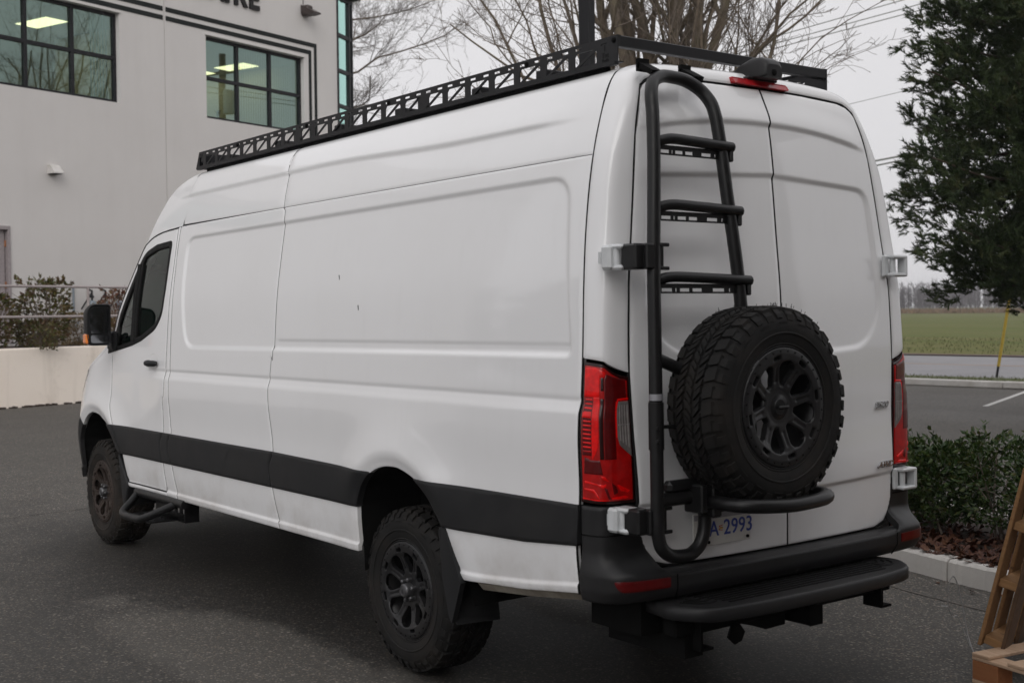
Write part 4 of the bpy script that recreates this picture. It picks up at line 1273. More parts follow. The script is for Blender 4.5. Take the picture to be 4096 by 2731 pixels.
lens("reflector", [(0.24, 1.155), (0.345, 1.195), (0.385, 1.23), (0.385, 1.40), (0.24, 1.40)], 'red_bright', 0.0035, tl, 0.01)
lens("lens_bar", [(0.40, 1.16), (0.49, 1.16), (0.49, 1.395), (0.40, 1.395)], 'red_dark', 0.0042, tl, 0.008)
lens("lens_bar", [(0.415, 1.425), (0.49, 1.425), (0.49, 1.475), (0.415, 1.475)], 'red_dark', 0.0042, tl, 0.008)
lens("lens_field", [(0.50, 1.16), (0.735, 1.16), (0.735, 1.385), (0.93, 1.39), (0.93, 1.47), (0.55, 1.49), (0.50, 1.47)], 'red_deep', 0.0036, tl, 0.008)
lens("lens_field", [(0.08, 1.10), (0.45, 1.10), (0.40, 1.155), (0.20, 1.155), (0.10, 1.165)], 'red_deep', 0.0036, tl, 0.008)
lens("reversing_lens", [(0.80, 1.215), (0.955, 1.168), (0.955, 1.385), (0.80, 1.385), (0.765, 1.36), (0.765, 1.25)], 'clear_lens', 0.006, tl, 0.01)
for k, a in enumerate((0.80, 0.84, 0.88, 0.92)):
    lens("lens_rib", [(a, 1.235 - 0.010 * k), (a + 0.016, 1.232 - 0.010 * k), (a + 0.016, 1.372), (a, 1.372)], 'clear_rib', 0.0085, tl, 0.006)
lens("lens_rib", [(0.775, 1.292), (0.95, 1.292), (0.95, 1.297), (0.775, 1.297)], 'clear_rib', 0.0088, tl, 0.006)
lens("lens_edge", [(0.745, 1.245), (0.765, 1.245), (0.765, 1.36), (0.79, 1.388), (0.955, 1.390), (0.955, 1.398), (0.775, 1.396), (0.745, 1.365)], 'red_bright', 0.0055, tl, 0.008)
for k, z in enumerate(np.linspace(1.185, 1.385, 13)):
    lens("lens_rib", [(0.085, z), (0.225, z), (0.225, z + 0.0062), (0.085, z + 0.0062)], 'red_bright' if k not in (0,) else 'red_lens', 0.0052, tl, 0.006)
lens("reflector", [(0.07, 1.318), (0.225, 1.318), (0.225, 1.338), (0.07, 1.338)], 'red_bright', 0.0056, tl, 0.006)
lens("lens_field", [(0.06, 1.17), (0.235, 1.17), (0.235, 1.395), (0.06, 1.395)], 'red_deep', 0.0030, tl, 0.006)
# lower facets
lens("reflector", [(0.09, 1.072), (0.45, 1.060), (0.52, 1.066), (0.49, 1.052), (0.44, 1.046), (0.30, 1.058), (0.09, 1.064)], 'red_bright', 0.005, tl, 0.006)
lens("reflector", [(0.08, 1.044), (0.25, 1.042), (0.34, 1.018), (0.37, 1.006), (0.33, 1.010), (0.24, 1.030), (0.08, 1.038)], 'red_bright', 0.005, tl, 0.006)
lens("reflector", [(0.40, 1.095), (0.48, 1.094), (0.58, 1.072), (0.47, 1.079), (0.42, 1.086)], 'red_bright', 0.005, tl, 0.006)
lens("reflector", [(0.72, 1.058), (0.76, 1.058), (0.92, 1.032), (0.88, 1.024), (0.78, 1.034)], 'red_bright', 0.005, tl, 0.006)
lens("reflector", [(0.62, 1.010), (0.84, 1.014), (0.90, 1.006), (0.84, 1.000), (0.62, 1.003)], 'red_bright', 0.005, tl, 0.006)
lens("reflector", [(0.06, 1.006), (0.30, 1.002), (0.58, 1.001), (0.58, 0.9985), (0.30, 0.9985), (0.06, 1.001)], 'red_bright', 0.005, tl, 0.006)
lens("lens_field", [(0.46, 1.05), (0.53, 1.045), (0.60, 1.005), (0.55, 1.005)], 'red_deep', 0.0046, tl, 0.006)
lens("lens_field", [(0.62, 1.07), (0.70, 1.055), (0.74, 1.03), (0.66, 1.02)], 'red_deep', 0.0046, tl, 0.006)
tlr = copy_tree(tl, van, scale=(1, -1, 1))

# ------------------------------------------------------------------ rear bumper
_b = np.linspace(0, 1, 120)
def plan_low():
    p = [(-1.377, 1.004), (-1.42, 1.008), (-1.48, 1.002), (-1.54, 0.975), (-1.585, 0.925), (-1.605, 0.85), (-1.615, 0.76), (-1.628, 0.60), (-1.634, 0.3), (-1.636, 0.0)]
    q = smooth_line(p, 200); L = np.concatenate([[0], np.cumsum(np.hypot(*np.diff(q, axis=0).T))])
    return q, L
PL, PLL = plan_low(); BU = PLL[-1]
hi_ring = FRing(np.linspace(0, 1, 60), np.full(60, 0.0))[:, :2]
def plan_high():
    p = np.vstack([hi_ring, [(-1.515, 0.80), (-1.53, 0.70), (-1.55, 0.5), (-1.56, 0.0)]])
    L = np.concatenate([[0], np.cumsum(np.hypot(*np.diff(p, axis=0).T))])
    return p, L
PH, PHL = plan_high()
def FBum(a, b):
    m = a > BU
    q = np.where(m, 2 * BU - a, a)
    lo = np.stack([np.interp(q, PLL, PL[:, 0]), np.interp(q, PLL, PL[:, 1])], 1)
    qh = q * PHL[-1] / BU
    hi = np.stack([np.interp(qh, PHL, PH[:, 0]), np.interp(qh, PHL, PH[:, 1])], 1)
    k = sst((b - 0.70) / 0.10)[:, None]
    k2 = sst((b - 0.80) / 0.18)[:, None] * 0.0
    P = lo * (1 - k) + hi * k + (lo - hi) * 0.0
    # lower lip turns in
    t = sst((0.655 - b) / 0.07)
    P[:, 0] += 0.03 * t * sst(q / 0.3); P[:, 1] -= 0.012 * t
    P[:, 1] += 0.010 * (1 - k[:, 0]) * 0
    y = np.where(m, -P[:, 1], P[:, 1])
    return np.stack([P[:, 0], y, b], 1)
u_door = float(np.interp(0.825, PL[::-1, 1], PLL[::-1]))
left = [(0.004, 0.600), (0.004, 0.972), (u_door - 0.06, 0.972), (u_door - 0.035, 0.93), (u_door - 0.02, 0.85), (u_door + 0.0, 0.79), (u_door + 0.05, 0.735), (u_door + 0.11, 0.708), (u_door + 0.2, 0.700), (BU, 0.700)]
outl = left + [(2 * BU - a, z) for a, z in left[::-1]]
bum = trimmed("rear_bumper", FBum, outl, [], 0.012, 0.008, M['bumper'], van, (-1, 0.2, 0), 0.03, 0.006)
# shelf between bumper face and doors
mb = MB()
ys = np.linspace(-0.80, 0.80, 40)
mb.grid(np.array([[(-1.625 + 0.03 * (abs(y) / 0.8) ** 3, y, 0.698), (-1.60, y, 0.708), (-1.52, y, 0.708)] for y in ys]), flip=True)
mb.build("bumper_shelf", M['bumper'], bum)
def on_bum(u, z): return FBum(np.array([u]), np.array([z]))[0]
uy = lambda y: float(np.interp(y, PL[::-1, 1], PLL[::-1]))
def rp(y0, y1):
    return round_poly([(uy(y0), 0.653), (uy(y1), 0.653), (uy(y1), 0.692), (uy(y0) - 0.02, 0.694)], [0.03, 0.004, 0.004, 0.01], 4)
o = trimmed("reflector", FBum, rp(0.955, 0.735), [], 0.01, 0.006, M['red_deep'], bum, (-1, 0.2, 0), 0.01, 0.001, True, 0.004)
copy_obj(o, bum, scale=(1, -1, 1))
for s in (1, -1):
    mb = MB()
    mb.tube([on_bum(uy(0.70), z) * [1, s, 1] + [-0.001, 0, 0] for z in np.linspace(0.60, 0.70, 8)], 0.003, 6)
    mb.build("bumper_joint", M['core'], bum)
    mb = MB()
    mb.tube([on_bum(u, 0.86) * [1, s, 1] + [0.0, 0.001 * s, 0] for u in np.linspace(0.01, u_door - 0.05, 14)], 0.003, 6)
    mb.build("bumper_joint", M['core'], bum)

# hitch step with receiver
hs = empty("hitch_step"); hs.parent = van
mb = MB()
def stepP(f):
    return round_poly([(-1.50, 0.76), (-1.66, 0.79), (-1.80, 0.70), (-1.835, 0.45), (-1.845, 0.0), (-1.835, -0.32), (-1.80, -0.56), (-1.66, -0.665), (-1.50, -0.63)], [0, 0.05, 0.12, 0.1, 0.1, 0.1, 0.12, 0.05, 0], 6)
sp_ = stepP(0); cc = np.array([-1.5, 0.06])
P = []
for z, k in ((0.536, 0.985), (0.541, 1.0), (0.580, 1.0), (0.590, 0.988), (0.592, 0.97), (0.591, 0.94)):
    q = cc + (sp_ - cc) * k; P.append(np.column_stack([q, np.full(len(q), z)]))
mb.grid(np.array(P), wrap=False, flip=True); mb.add(P[-1], [tuple(range(len(sp_)))]); mb.add(P[0], [tuple(range(len(sp_)))[::-1]])
mb.build("step_deck", M['bumper'], hs, fix=True)
mb = MB()
for k in range(7):
    x = -1.585 - 0.028 * k
    mb.rbox((x, 0.06, 0.592), (0.013, 1.10 - 0.02 * k, 0.005), 0.002)
for s, y in ((1, 0.62), (-1, -0.50)):
    for r in (0.05, 0.085, 0.12):
        a = np.linspace(-0.6, 1.2, 10)
        mb.tube([(-1.60 - r * math.cos(t), y + s * r * math.sin(t) * 0.8, 0.591) for t in a], 0.005, 6)
mb.build("step_grip", M['core'], hs)
mb = MB()
mb.rbox((-1.60, 0.05, 0.485), (0.07, 1.36, 0.07), 0.008)
mb.rbox((-1.60, -0.03, 0.44), (0.20, 0.08, 0.085), 0.008)
mb.add([(-1.70, -0.03 + a * w, 0.44 + b * w) for w in (0.043, 0.031) for a, b in ((-1, -1), (1, -1), (1, 1), (-1, 1))], [(i, (i + 1) % 4, 4 + (i + 1) % 4, 4 + i) for i in range(4)])
mb.add([(-1.64, -0.03 + a * 0.03, 0.44 + b * 0.03) for a, b in ((-1, -1), (1, -1), (1, 1), (-1, 1))], [(0, 1, 2, 3)])
mb.prism([(0.35, 0.45), (0.08, 0.45), (0.08, 0.405), (0.20, 0.402), (0.28, 0.43)], -1.625, -1.615, lambda p, t: (t, p[0], p[1]))
mb.prism([(0.42, 0.455), (0.37, 0.455), (0.34, 0.42), (0.36, 0.385), (0.40, 0.375), (0.44, 0.41)], -1.64, -1.632, lambda p, t: (t, p[0], p[1]))
for s in (0.62, -0.52):
    mb.box((-1.62, s, 0.455), (0.10, 0.012, 0.13)); mb.box((-1.62, s - 0.03, 0.394), (0.10, 0.07, 0.01))
mb.box((-1.40, 0.62, 0.46), (0.45, 0.10, 0.20)); mb.box((-1.35, 0.66, 0.52), (0.3, 0.25, 0.15))
mb.build("hitch_frame", M['core'], hs)

# ------------------------------------------------------------------ hinges
def hinge_left(z, parent, hx, hy):
    mb = MB()
    mb.rbox((-1.460 + hx, 0.985 + hy, z), (0.055, 0.060, 0.095), 0.010)
    mb.rbox((-1.49 + hx, 0.962 + hy, z + 0.040), (0.08, 0.070, 0.020), 0.008); mb.rbox((-1.49 + hx, 0.962 + hy, z - 0.040), (0.08, 0.070, 0.020), 0.008)
    mb.tube([(-1.49 + hx, 0.978 + hy, z - 0.042), (-1.49 + hx, 0.978 + hy, z + 0.042)], 0.016, 10)
    mb.box((-1.428 + hx, 0.994 + hy, z), (0.016, 0.036, 0.045))
    mb.build("hinge", M['hinge'], parent)
    mb = MB()
    mb.rbox((-1.605, 0.892, z), (0.085, 0.075, 0.098), 0.008)
    mb.rbox((-1.645, 0.865, z), (0.045, 0.045, 0.098), 0.006)
    for dz in (-0.045, 0.045): mb.rbox((-1.66, 0.79, z + dz), (0.012, 0.05, 0.014), 0.003)
    mb.rbox((-1.655, 0.815, z), (0.01, 0.05, 0.10), 0.003)
    mb.build("ladder_bracket", M['powder'], parent)
hinge_left(1.935, van, -0.052, -0.052); hinge_left(0.925, van, -0.062, -0.058)
def hinge_right(z, y0, parent):
    mb = MB()
    mb.rbox((-1.515, y0 + 0.02, z), (0.02, 0.035, 0.10), 0.006)
    for dz in (-0.042, 0.042): mb.rbox((-1.53, y0 - 0.035, z + dz), (0.06, 0.10, 0.018), 0.006)
    mb.rbox((-1.535, y0 - 0.085, z), (0.05, 0.020, 0.10), 0.006)
    mb.tube([(-1.535, y0 - 0.01, z - 0.045), (-1.535, y0 - 0.01, z + 0.045)], 0.014, 10)
    mb.build("hinge", M['hinge'], parent)
hinge_right(1.925, -0.79, van); hinge_right(0.925, -0.85, van)

# ------------------------------------------------------------------ rear ladder
lad = empty("rear_ladder"); lad.parent = van
Lx = pchip([0.7, 1.0, 1.8, 2.4, 2.6, 2.72], [-1.665, -1.665, -1.648, -1.590, -1.55, -1.49])
Ly = pchip([0.7, 1.0, 1.8, 2.4, 2.6], [0.846, 0.846, 0.834, 0.772, 0.747])
Ry = pchip([1.2, 1.8, 2.2, 2.5, 2.6], [0.320, 0.360, 0.395, 0.407, 0.415])
pts = [(float(Lx(z)), float(Ly(z)), z) for z in np.linspace(0.86, 2.50, 24)]
top = smooth_line([(float(Lx(2.50)), float(Ly(2.50)), 2.50), (-1.555, 0.748, 2.575), (-1.525, 0.708, 2.630), (-1.505, 0.644, 2.660), (-1.50, 0.575, 2.664), (-1.505, 0.505, 2.655), (-1.525, 0.445, 2.620), (-1.555, 0.416, 2.565), (float(Lx(2.50)), float(Ry(2.50)), 2.50)], 60)
rpts = [(float(Lx(z)), float(Ry(z)), z) for z in np.linspace(2.48, 1.15, 20)]
bot = smooth_line([(-1.668, 0.600, 1.00), (-1.668, 0.595, 0.90), (-1.668, 0.615, 0.825), (-1.668, 0.665, 0.785), (-1.668, 0.72, 0.780), (-1.668, 0.785, 0.790), (-1.668, 0.83, 0.825), (-1.665, 0.846, 0.88)], 50)
mb = MB(); mb.tube(np.vstack([bot, pts[1:], top[1:], rpts[1:]]), 0.0265, 14)
mb.build("ladder_rail", M['powder'], lad)
for z in (2.385, 2.125, 1.845):
    x0 = float(Lx(z)); yl, yr = float(Ly(z)), float(Ry(z))
    mb = MB()
    q = smooth_line([(x0, yl - 0.01, z - 0.003), (x0 - 0.012, yl - 0.08, z + 0.012), (x0 - 0.015, (yl + yr) / 2, z + 0.010), (x0 - 0.018, yr + 0.02, z + 0.003), (x0 - 0.02, yr - 0.045, z)], 24)
    mb.tube(q, 0.021, 10)
    # slotted plate under the rung
    ya = yl - 0.02; yb = yr - 0.04; xp = x0 - 0.004
    mb.box((xp, (ya + yb) / 2, z - 0.022), (0.005, ya - yb, 0.018)); mb.box((xp, (ya + yb) / 2, z - 0.0475), (0.005, ya - yb, 0.007))
    edges = np.array([0, 0.03, 0.15, 0.18, 0.20, 0.23, 0.34, 0.37, 0.48, 0.60, 0.74, 0.79, 0.81, 0.86, 0.95, 1.0])
    for k in range(0, len(edges) - 1, 2):
        e0, e1 = edges[k], edges[k + 1]
        mb.box((xp, ya + (yb - ya) * (e0 + e1) / 2, z - 0.0375), (0.005, abs(yb - ya) * (e1 - e0), 0.013))
    mb.rbox((x0 - 0.016, yr - 0.035, z - 0.024), (0.03, 0.02, 0.07), 0.005)
    mb.build("rung", M['powder'], lad)
for y, dy in ((0.680, 0.02), (0.445, -0.02)):
    mb = MB(); mb.box((-1.475, y, 2.690), (0.09, 0.055, 0.022), (0.0, -0.5, 0)); mb.box((-1.435, y, 2.712), (0.02, 0.055, 0.05))
    mb.build("roof_hook", M['core'], lad)
mb = MB(); mb.tube([(-1.664, 0.845, 1.388), (-1.664, 0.845, 1.412)], 0.0272, 14); mb.build("sticker", M['sticker'], lad)
mb = MB(); mb.tube([(-1.664, 0.846, 1.20), (-1.664, 0.846, 1.38)], 0.0300, 14)
for z in (1.285, 1.235):
    mb.tube([(-1.70, 0.874, z), (-1.64, 0.80, z)], 0.006, 6); mb.rbox((-1.70, 0.872, z), (0.012, 0.012, 0.012), 0.002)
mb.tube([(-1.664, 0.86, 1.285), (-1.66, 0.72, 1.283)], 0.008, 6)
mb.build("rail_sleeve", M['powder'], lad)

# tyre carrier
car = empty("tyre_carrier"); car.parent = van
mb = MB()
mb.tube(smooth_line([(-1.64, 0.60, 0.985), (-1.76, 0.615, 0.985), (-1.85, 0.60, 0.983), (-1.91, 0.52, 0.978), (-1.925, 0.38, 0.970), (-1.92, 0.25, 0.972), (-1.905, 0.155, 0.975), (-1.865, 0.100, 0.978), (-1.80, 0.092, 0.980), (-1.62, 0.10, 0.982)], 70), 0.028, 12)
mb.build("carrier_hoop", M['powder'], car)
mb = MB()
mb.tube([(-1.665, 0.845, 1.005), (-1.665, 0.60, 1.005)], 0.028, 12)
mb.rbox((-1.69, 0.665, 1.0), (0.10, 0.035, 0.11), 0.006); mb.rbox((-1.70, 0.60, 0.985), (0.09, 0.05, 0.12), 0.006)
mb.rbox((-1.66, 0.70, 1.05), (0.05, 0.20, 0.05), 0.015); mb.tube([(-1.74, 0.585, 0.955), (-1.74, 0.52, 0.955)], 0.012, 8)
mb.tube([(-1.655, 0.83, 1.545), (-1.655, 0.42, 1.40)], 0.025, 12)
mb.rbox((-1.63, 0.38, 1.30), (0.03, 0.20, 0.45), 0.01); mb.cyl((-1.62, 0.37, 1.345), (-1.80, 0.37, 1.345), 0.05)
mb.build("carrier_arm", M['powder'], car)

# spare wheel
spare = empty("spare_wheel", (-1.862, 0.360, 1.345), (0.25, 0, PI / 2)); spare.parent = van
spare.rotation_euler = Matrix.Rotation(PI / 2, 4, 'Z').to_euler()
for src, nm in ((tyre0, "tyre"), (rim0, "rim"), (barrel0, "rim_barrel"), (bolt0, "rim_bolt")):
    c = copy_obj(src, spare)
    c.rotation_euler = (0, 0.2, 0)
mb = MB(); mb.lathe([(0.0, -0.008), (0.030, -0.008)], 40); mb.lathe([(0.030, -0.008), (0.034, -0.013), (0.082, -0.016)], 40); mb.lathe([(0.082, -0.016), (0.090, -0.022), (0.091, -0.035)], 40)
mb.cyl((0, -0.01, 0), (0, 0.012, 0), 0.010, 10); mb.rbox((0, 0.010, 0.0), (0.060, 0.012, 0.014), 0.004)
mb.build("spare_lock_plate", M['powder'], spare)
mb = MB()
for k in range(60):
    t = random.uniform(0.75, 2.5); w = random.choice([-0.02, -0.03, -0.075, -0.12, -0.165, -0.215])
    r0 = R_T - 0.002; L = random.uniform(0.008, 0.016)
    a = np.array([r0 * math.cos(t), w, r0 * math.sin(t)]); b = a * [(r0 + L) / r0, 1, (r0 + L) / r0] + [random.uniform(-.003, .003), random.uniform(-.003, .003), 0]
    mb.tube([a, b], 0.0011, 3, False)
o = mb.build("rubber_hair", M['rubber'], spare); o["kind"] = "stuff"

# ------------------------------------------------------------------ roof rack
rack = empty("roof_rack"); rack.parent = van
RX0, RX1 = -1.272, 3.02
RY = 0.664
zb0, zt0 = 2.757, 2.868
def side_rail():
    mb = MB()
    th = 0.005
    def bx(x0, x1, z0, z1): mb.box(((x0 + x1) / 2, 0, (z0 + z1) / 2), (x1 - x0, th, z1 - z0))
    # rail coordinates: x along, z up from 0 to H
    H = zt0 - zb0
    pitch = 0.1955; first = -0.975
    posts = [first + pitch * i for i in range(21) if first + pitch * i < RX1 - 0.05]
    bx(RX0, RX1, H - 0.014, H); bx(RX0, RX1, H - 0.036, H - 0.025)
    bx(RX0, RX1, 0.0, 0.016)
    bx(RX0, posts[0] - 0.165, 0.016, H - 0.036)
    # slot row: solid bits between slots
    last = RX0
    for p in posts:
        for s in (p - 0.068, p + 0.022):
            bx(last, s, H - 0.025, H - 0.014); last = s + 0.046
    bx(last, RX1, H - 0.025, H - 0.014)
    z0, z1 = 0.016, H - 0.036
    for i, p in enumerate(posts):
        w = 0.022 if i not in (6, 13) else 0.05
        bx(p - w, p + w, z0, z1)
        q = p - pitch
        # diagonal from the foot of one post to the head of the next (rising to the rear)
        mb.prism([(p - 0.050, z0), (p - 0.024, z0), (q + 0.052, z1), (q + 0.022, z1)], -th / 2, th / 2, lambda a, t: (a[0], t, a[1]))
        for sx in (-1, 1):   # corner fillets
            mb.prism([(p + sx * w, z1), (p + sx * (w + 0.014), z1), (p + sx * w, z1 - 0.014)], -th / 2, th / 2, lambda a, t: (a[0], t, a[1]))
    bx(posts[-1] + 0.10, RX1 + 0.02, z0, z1)
    mb.prism([(RX1, 0.0), (RX1 + 0.06, 0.0), (RX1, H)], -th / 2, th / 2, lambda a, t: (a[0], t, a[1]))
    # foot flange and folded top edge
    mb.box(((RX0 + RX1) / 2, -0.016, 0.002), (RX1 - RX0, 0.034, 0.004)); mb.box(((RX0 + RX1) / 2, 0.010, -0.006), (RX1 - RX0, 0.024, 0.014))
    mb.box(((RX0 + RX1) / 2, -0.008, H - 0.002), (RX1 - RX0, 0.018, 0.004))
    return mb
sr = side_rail().build("side_rail", M['rack'], rack, fix=False)
sr.location = (0, RY, zb0); sr.rotation_euler = (0, -0.0005, 0)
srr = copy_obj(sr, rack, (0, -RY, zb0), scale=(1, -1, 1))
for x in (2.60, 1.85, 1.10, 0.45, -0.25, -0.75):
    mb = MB(); mb.rbox((x, 0, 2.79), (0.075, 2 * RY - 0.01, 0.038), 0.006); mb.build("cross_bar", M['rack'], rack)
mb = MB(); mb.rbox((RX0 + 0.02, 0, zt0 - 0.024), (0.040, 2 * RY - 0.008, 0.046), 0.004); mb.build("rear_bar", M['rack'], rack)
mb = MB(); mb.rbox((RX1 - 0.03, 0, zt0 - 0.04), (0.040, 2 * RY - 0.008, 0.06), 0.004)
mb.box((RX1 + 0.03, 0, 2.80), (0.008, 2 * RY - 0.01, 0.09), (0, -0.5, 0)); mb.build("wind_deflector", M['rack'], rack)
for x in (2.75, 1.6, 0.4, -0.6, -1.1):
    for s in (1, -1):
        mb = MB(); mb.rbox((x, s * (RY - 0.04), 2.742), (0.10, 0.06, 0.03), 0.008); mb.build("rack_foot", M['core'], rack)
for s in (1, -1):
    mb = MB(); mb.rbox((0.85, s * (RY - 0.012), 2.738), (4.10, 0.030, 0.034), 0.006); mb.build("base_rail", M['core'], rack)
mb = MB()
for p in (-1.25, -0.66, 0.53, 1.45, 2.4):
    for s in (1, -1):
        mb.lathe([(0.0, 0.010), (0.010, 0.009), (0.012, 0.004), (0.012, -0.004)], 10, 'y', c=(p, s * RY, zt0 - 0.020))
mb.build("rack_bolt", M['core'], rack)

def text_obj(name, body, size, mat, parent=None, ext=0.002, shear=0.0, bold=0.0, align='CENTER', space=1.0):
    cu = bpy.data.curves.new(name, 'FONT'); cu.body = body; cu.size = size; cu.extrude = ext; cu.shear = shear
    cu.align_x = align; cu.offset = bold; cu.space_character = space; cu.resolution_u = 3
    tmp = bpy.data.objects.new("tmp_text", cu); COL.objects.link(tmp)
    dg = bpy.context.evaluated_depsgraph_get(); dg.update()
    me = bpy.data.meshes.new_from_object(tmp.evaluated_get(dg))
    bpy.data.objects.remove(tmp)
    me.materials.clear()
    o = link_mesh(name, me, mat, parent)
    return o
def face_rot(xdir, ydir):
    x = Vector(xdir).normalized(); y = Vector(ydir).normalized(); z = x.cross(y)
    return Matrix((x, y, z)).transposed().to_euler()
# cut lettering on the rail (reads from the left side: text runs towards -x)
rl = face_rot((-1, 0, 0), (0, 0, 1))
for body, size, z, bo in (("Tec", 0.030, 2.785, 0.0006), ("Vanlife", 0.0165, 2.768, 0.0003)):
    o = text_obj("rail_lettering", body, size, M['mark'], rack, 0.0008, 0, bo); o.location = (-1.195, RY + 0.0032, z); o.rotation_euler = rl
mb = MB()
mb.tube([(-1.168, RY + 0.0027, 2.838), (-1.176, RY + 0.0027, 2.845), (-1.205, RY + 0.0027, 2.845)], 0.002, 5); mb.tube([(-1.192, RY + 0.0027, 2.836), (-1.192, RY + 0.0027, 2.812)], 0.002, 5)
mb.build("rail_emblem", M['mark'], rack)

# ------------------------------------------------------------------ rear camera, brake light, plate, badges
mb = MB()
bp = round_poly([(0.145, 2.697), (-0.205, 2.694), (-0.205, 2.722), (0.145, 2.727)], 0.008, 4)
mb.prism([(y, z) for y, z in bp], -1.432, -1.375, lambda p, t: (t + (0.014 if p[1] > 2.710 else 0), p[0], p[1]))
o = mb.build("brake_light", M['brake_red'], van, bevel=0.003, fix=True)
rc = empty("rear_camera"); rc.parent = van
mb = MB()
secs = []
for x, w, z0, z1 in ((-1.23, 0.02, 2.757, 2.765), (-1.28, 0.05, 2.750, 2.782), (-1.34, 0.068, 2.742, 2.806), (-1.40, 0.071, 2.734, 2.822), (-1.45, 0.068, 2.728, 2.820), (-1.48, 0.060, 2.730, 2.802), (-1.488, 0.052, 2.736, 2.786)):
    p = round_poly([(-w, z0), (w, z0), (w * 0.86, z1), (-w * 0.86, z1)], [0.012, 0.012, 0.028, 0.028], 5)
    secs.append(np.column_stack([np.full(len(p), x), p[:, 0] - 0.045, p[:, 1]]))
mb.grid(np.array(secs), wrap=True); mb.add(secs[-1], [tuple(range(len(secs[-1])))])
mb.rbox((-1.36, -0.045, 2.732), (0.13, 0.19, 0.014), 0.005)
mb.build("camera_housing", M['bumper'], rc)
mb = MB(); mb.lathe([(0, -1.494), (0.012, -1.493), (0.016, -1.488), (0.016, -1.47)], 14, 'x', c=(0, -0.045, 2.752)); mb.build("camera_eye", M['core'], rc)

pl = empty("license_plate"); pl.parent = rear_door
def onr(y, z, off): return (float(rear_x(np.array(y), np.array(z))) - off, y, z)
mb = MB(); mb.rbox((-1.566, 0.392, 0.842), (0.006, 0.335, 0.135), 0.002); mb.build("plate_panel", M['plate'], pl)
mb = MB(); mb.box((-1.5700, 0.392, 0.894), (0.0012, 0.325, 0.022)); mb.build("plate_band", M['sticker'], pl)
rr_ = face_rot((0, -1, 0), (0, 0, 1))
o = text_obj("plate_lettering", "A", 0.088, M['plate_blue'], pl, 0.0008, 0, 0.0006); o.location = (-1.5697, 0.442, 0.812); o.rotation_euler = rr_; o.scale = (0.98, 1, 1)
o = text_obj("plate_lettering", "2993", 0.088, M['plate_blue'], pl, 0.0008, 0, 0.0006, 'LEFT', 1.02); o.location = (-1.5697, 0.386, 0.812); o.rotation_euler = rr_; o.scale = (0.98, 1, 1)
mb = MB()
for k in range(4): mb.box((-1.5700, 0.402, 0.832 + 0.006 * k), (0.0012, 0.022, 0.003), (0.15 * (-1) ** k, 0, 0))
mb.build("plate_flag", M['plate_flag'], pl)
mb = MB(); mb.box((-1.5704, 0.402, 0.839), (0.0012, 0.020, 0.005)); mb.build("plate_flag_sun", M['plate_yellow'], pl)
mb = MB()
for y, z in ((0.245, 0.79), (0.475, 0.79)): mb.cyl((-1.566, y, z), (-1.575, y, z), 0.007, 8)
mb.build("plate_screw", M['core'], pl)
for body, y, z, s in (("2500", -0.715, 1.268, 0.047), ("AWD", -0.722, 0.993, 0.046)):
    o = text_obj("model_badge", body, s, M['chrome'], rear_door_r, 0.004, 0.35, 0.0008); e = 0.05; sl = (onr(y - e, z, 0)[0] - onr(y + e, z, 0)[0]); o.location = onr(y, z, 0.007 + 0.013 * (z < 1.1)); o.rotation_euler = face_rot((sl, -2 * e, 0), (0, 0, 1)); o.scale = (1.12, 0.85, 1)
# two specks of dirt on the panel
mb = MB()
for x, z in ((0.62, 1.93), (0.40, 1.77)):
    p = sp(x, z); mb.box(p + [0, 0.001, 0], (0.004, 0.002, 0.026), (0, 0.15, 0))
mb.build("dirt_speck", M['mark'], van)

# =================================================================== SURROUNDINGS
def fast(name, V, Fa, mat, parent=None, smooth=False):
    """Fa: (n, k) vertex indices"""
    V = np.asarray(V, np.float32).reshape(-1, 3); Fa = np.asarray(Fa, np.int32)
    me = bpy.data.meshes.new(name)
    me.vertices.add(len(V)); me.vertices.foreach_set("co", V.ravel())
    n, k = Fa.shape
    me.loops.add(n * k); me.loops.foreach_set("vertex_index", Fa.ravel())
    me.polygons.add(n); me.polygons.foreach_set("loop_start", np.arange(n, dtype=np.int32) * k)
    me.polygons.foreach_set("use_smooth", np.full(n, smooth))
    me.update(calc_edges=True); me.validate()
    return link_mesh(name, me, mat, parent)

def unit(v): return v / (np.linalg.norm(v, axis=-1, keepdims=True) + 1e-12)

def leaves(C, D, L, Wd, rg, fold=0.25):
    """diamond leaves folded along the midrib: centres, directions, lengths, widths"""
    n = len(C)
    up = unit(rg.normal(size=(n, 3)))
    side = unit(np.cross(D, up)); nor = np.cross(side, D)
    L = L[:, None]; Wd = Wd[:, None]
    b = C; tip = C + D * L; m = C + D * L * 0.45
    l = m + side * Wd + nor * Wd * fold; r = m - side * Wd + nor * Wd * fold
    V = np.stack([b, l, tip, r], 1).reshape(-1, 3)
    i = np.arange(n)[:, None] * 4
    F = np.concatenate([i + [0, 1, 2], i + [0, 2, 3]], 1).reshape(-1, 3)
    return V, F

def structure(o): o["kind"] = "structure"; return o

def sheet(name, pts, z, mat, sub=1):
    mb = MB(); mb.add([(x, y, z) for x, y in pts], [tuple(range(len(pts)))])
    return structure(mb.build(name, mat))

# ground
g = sheet("parking_lot", [(-900, -900), (900, -900), (900, 900), (-900, 900)], 0.0, M['asphalt'])
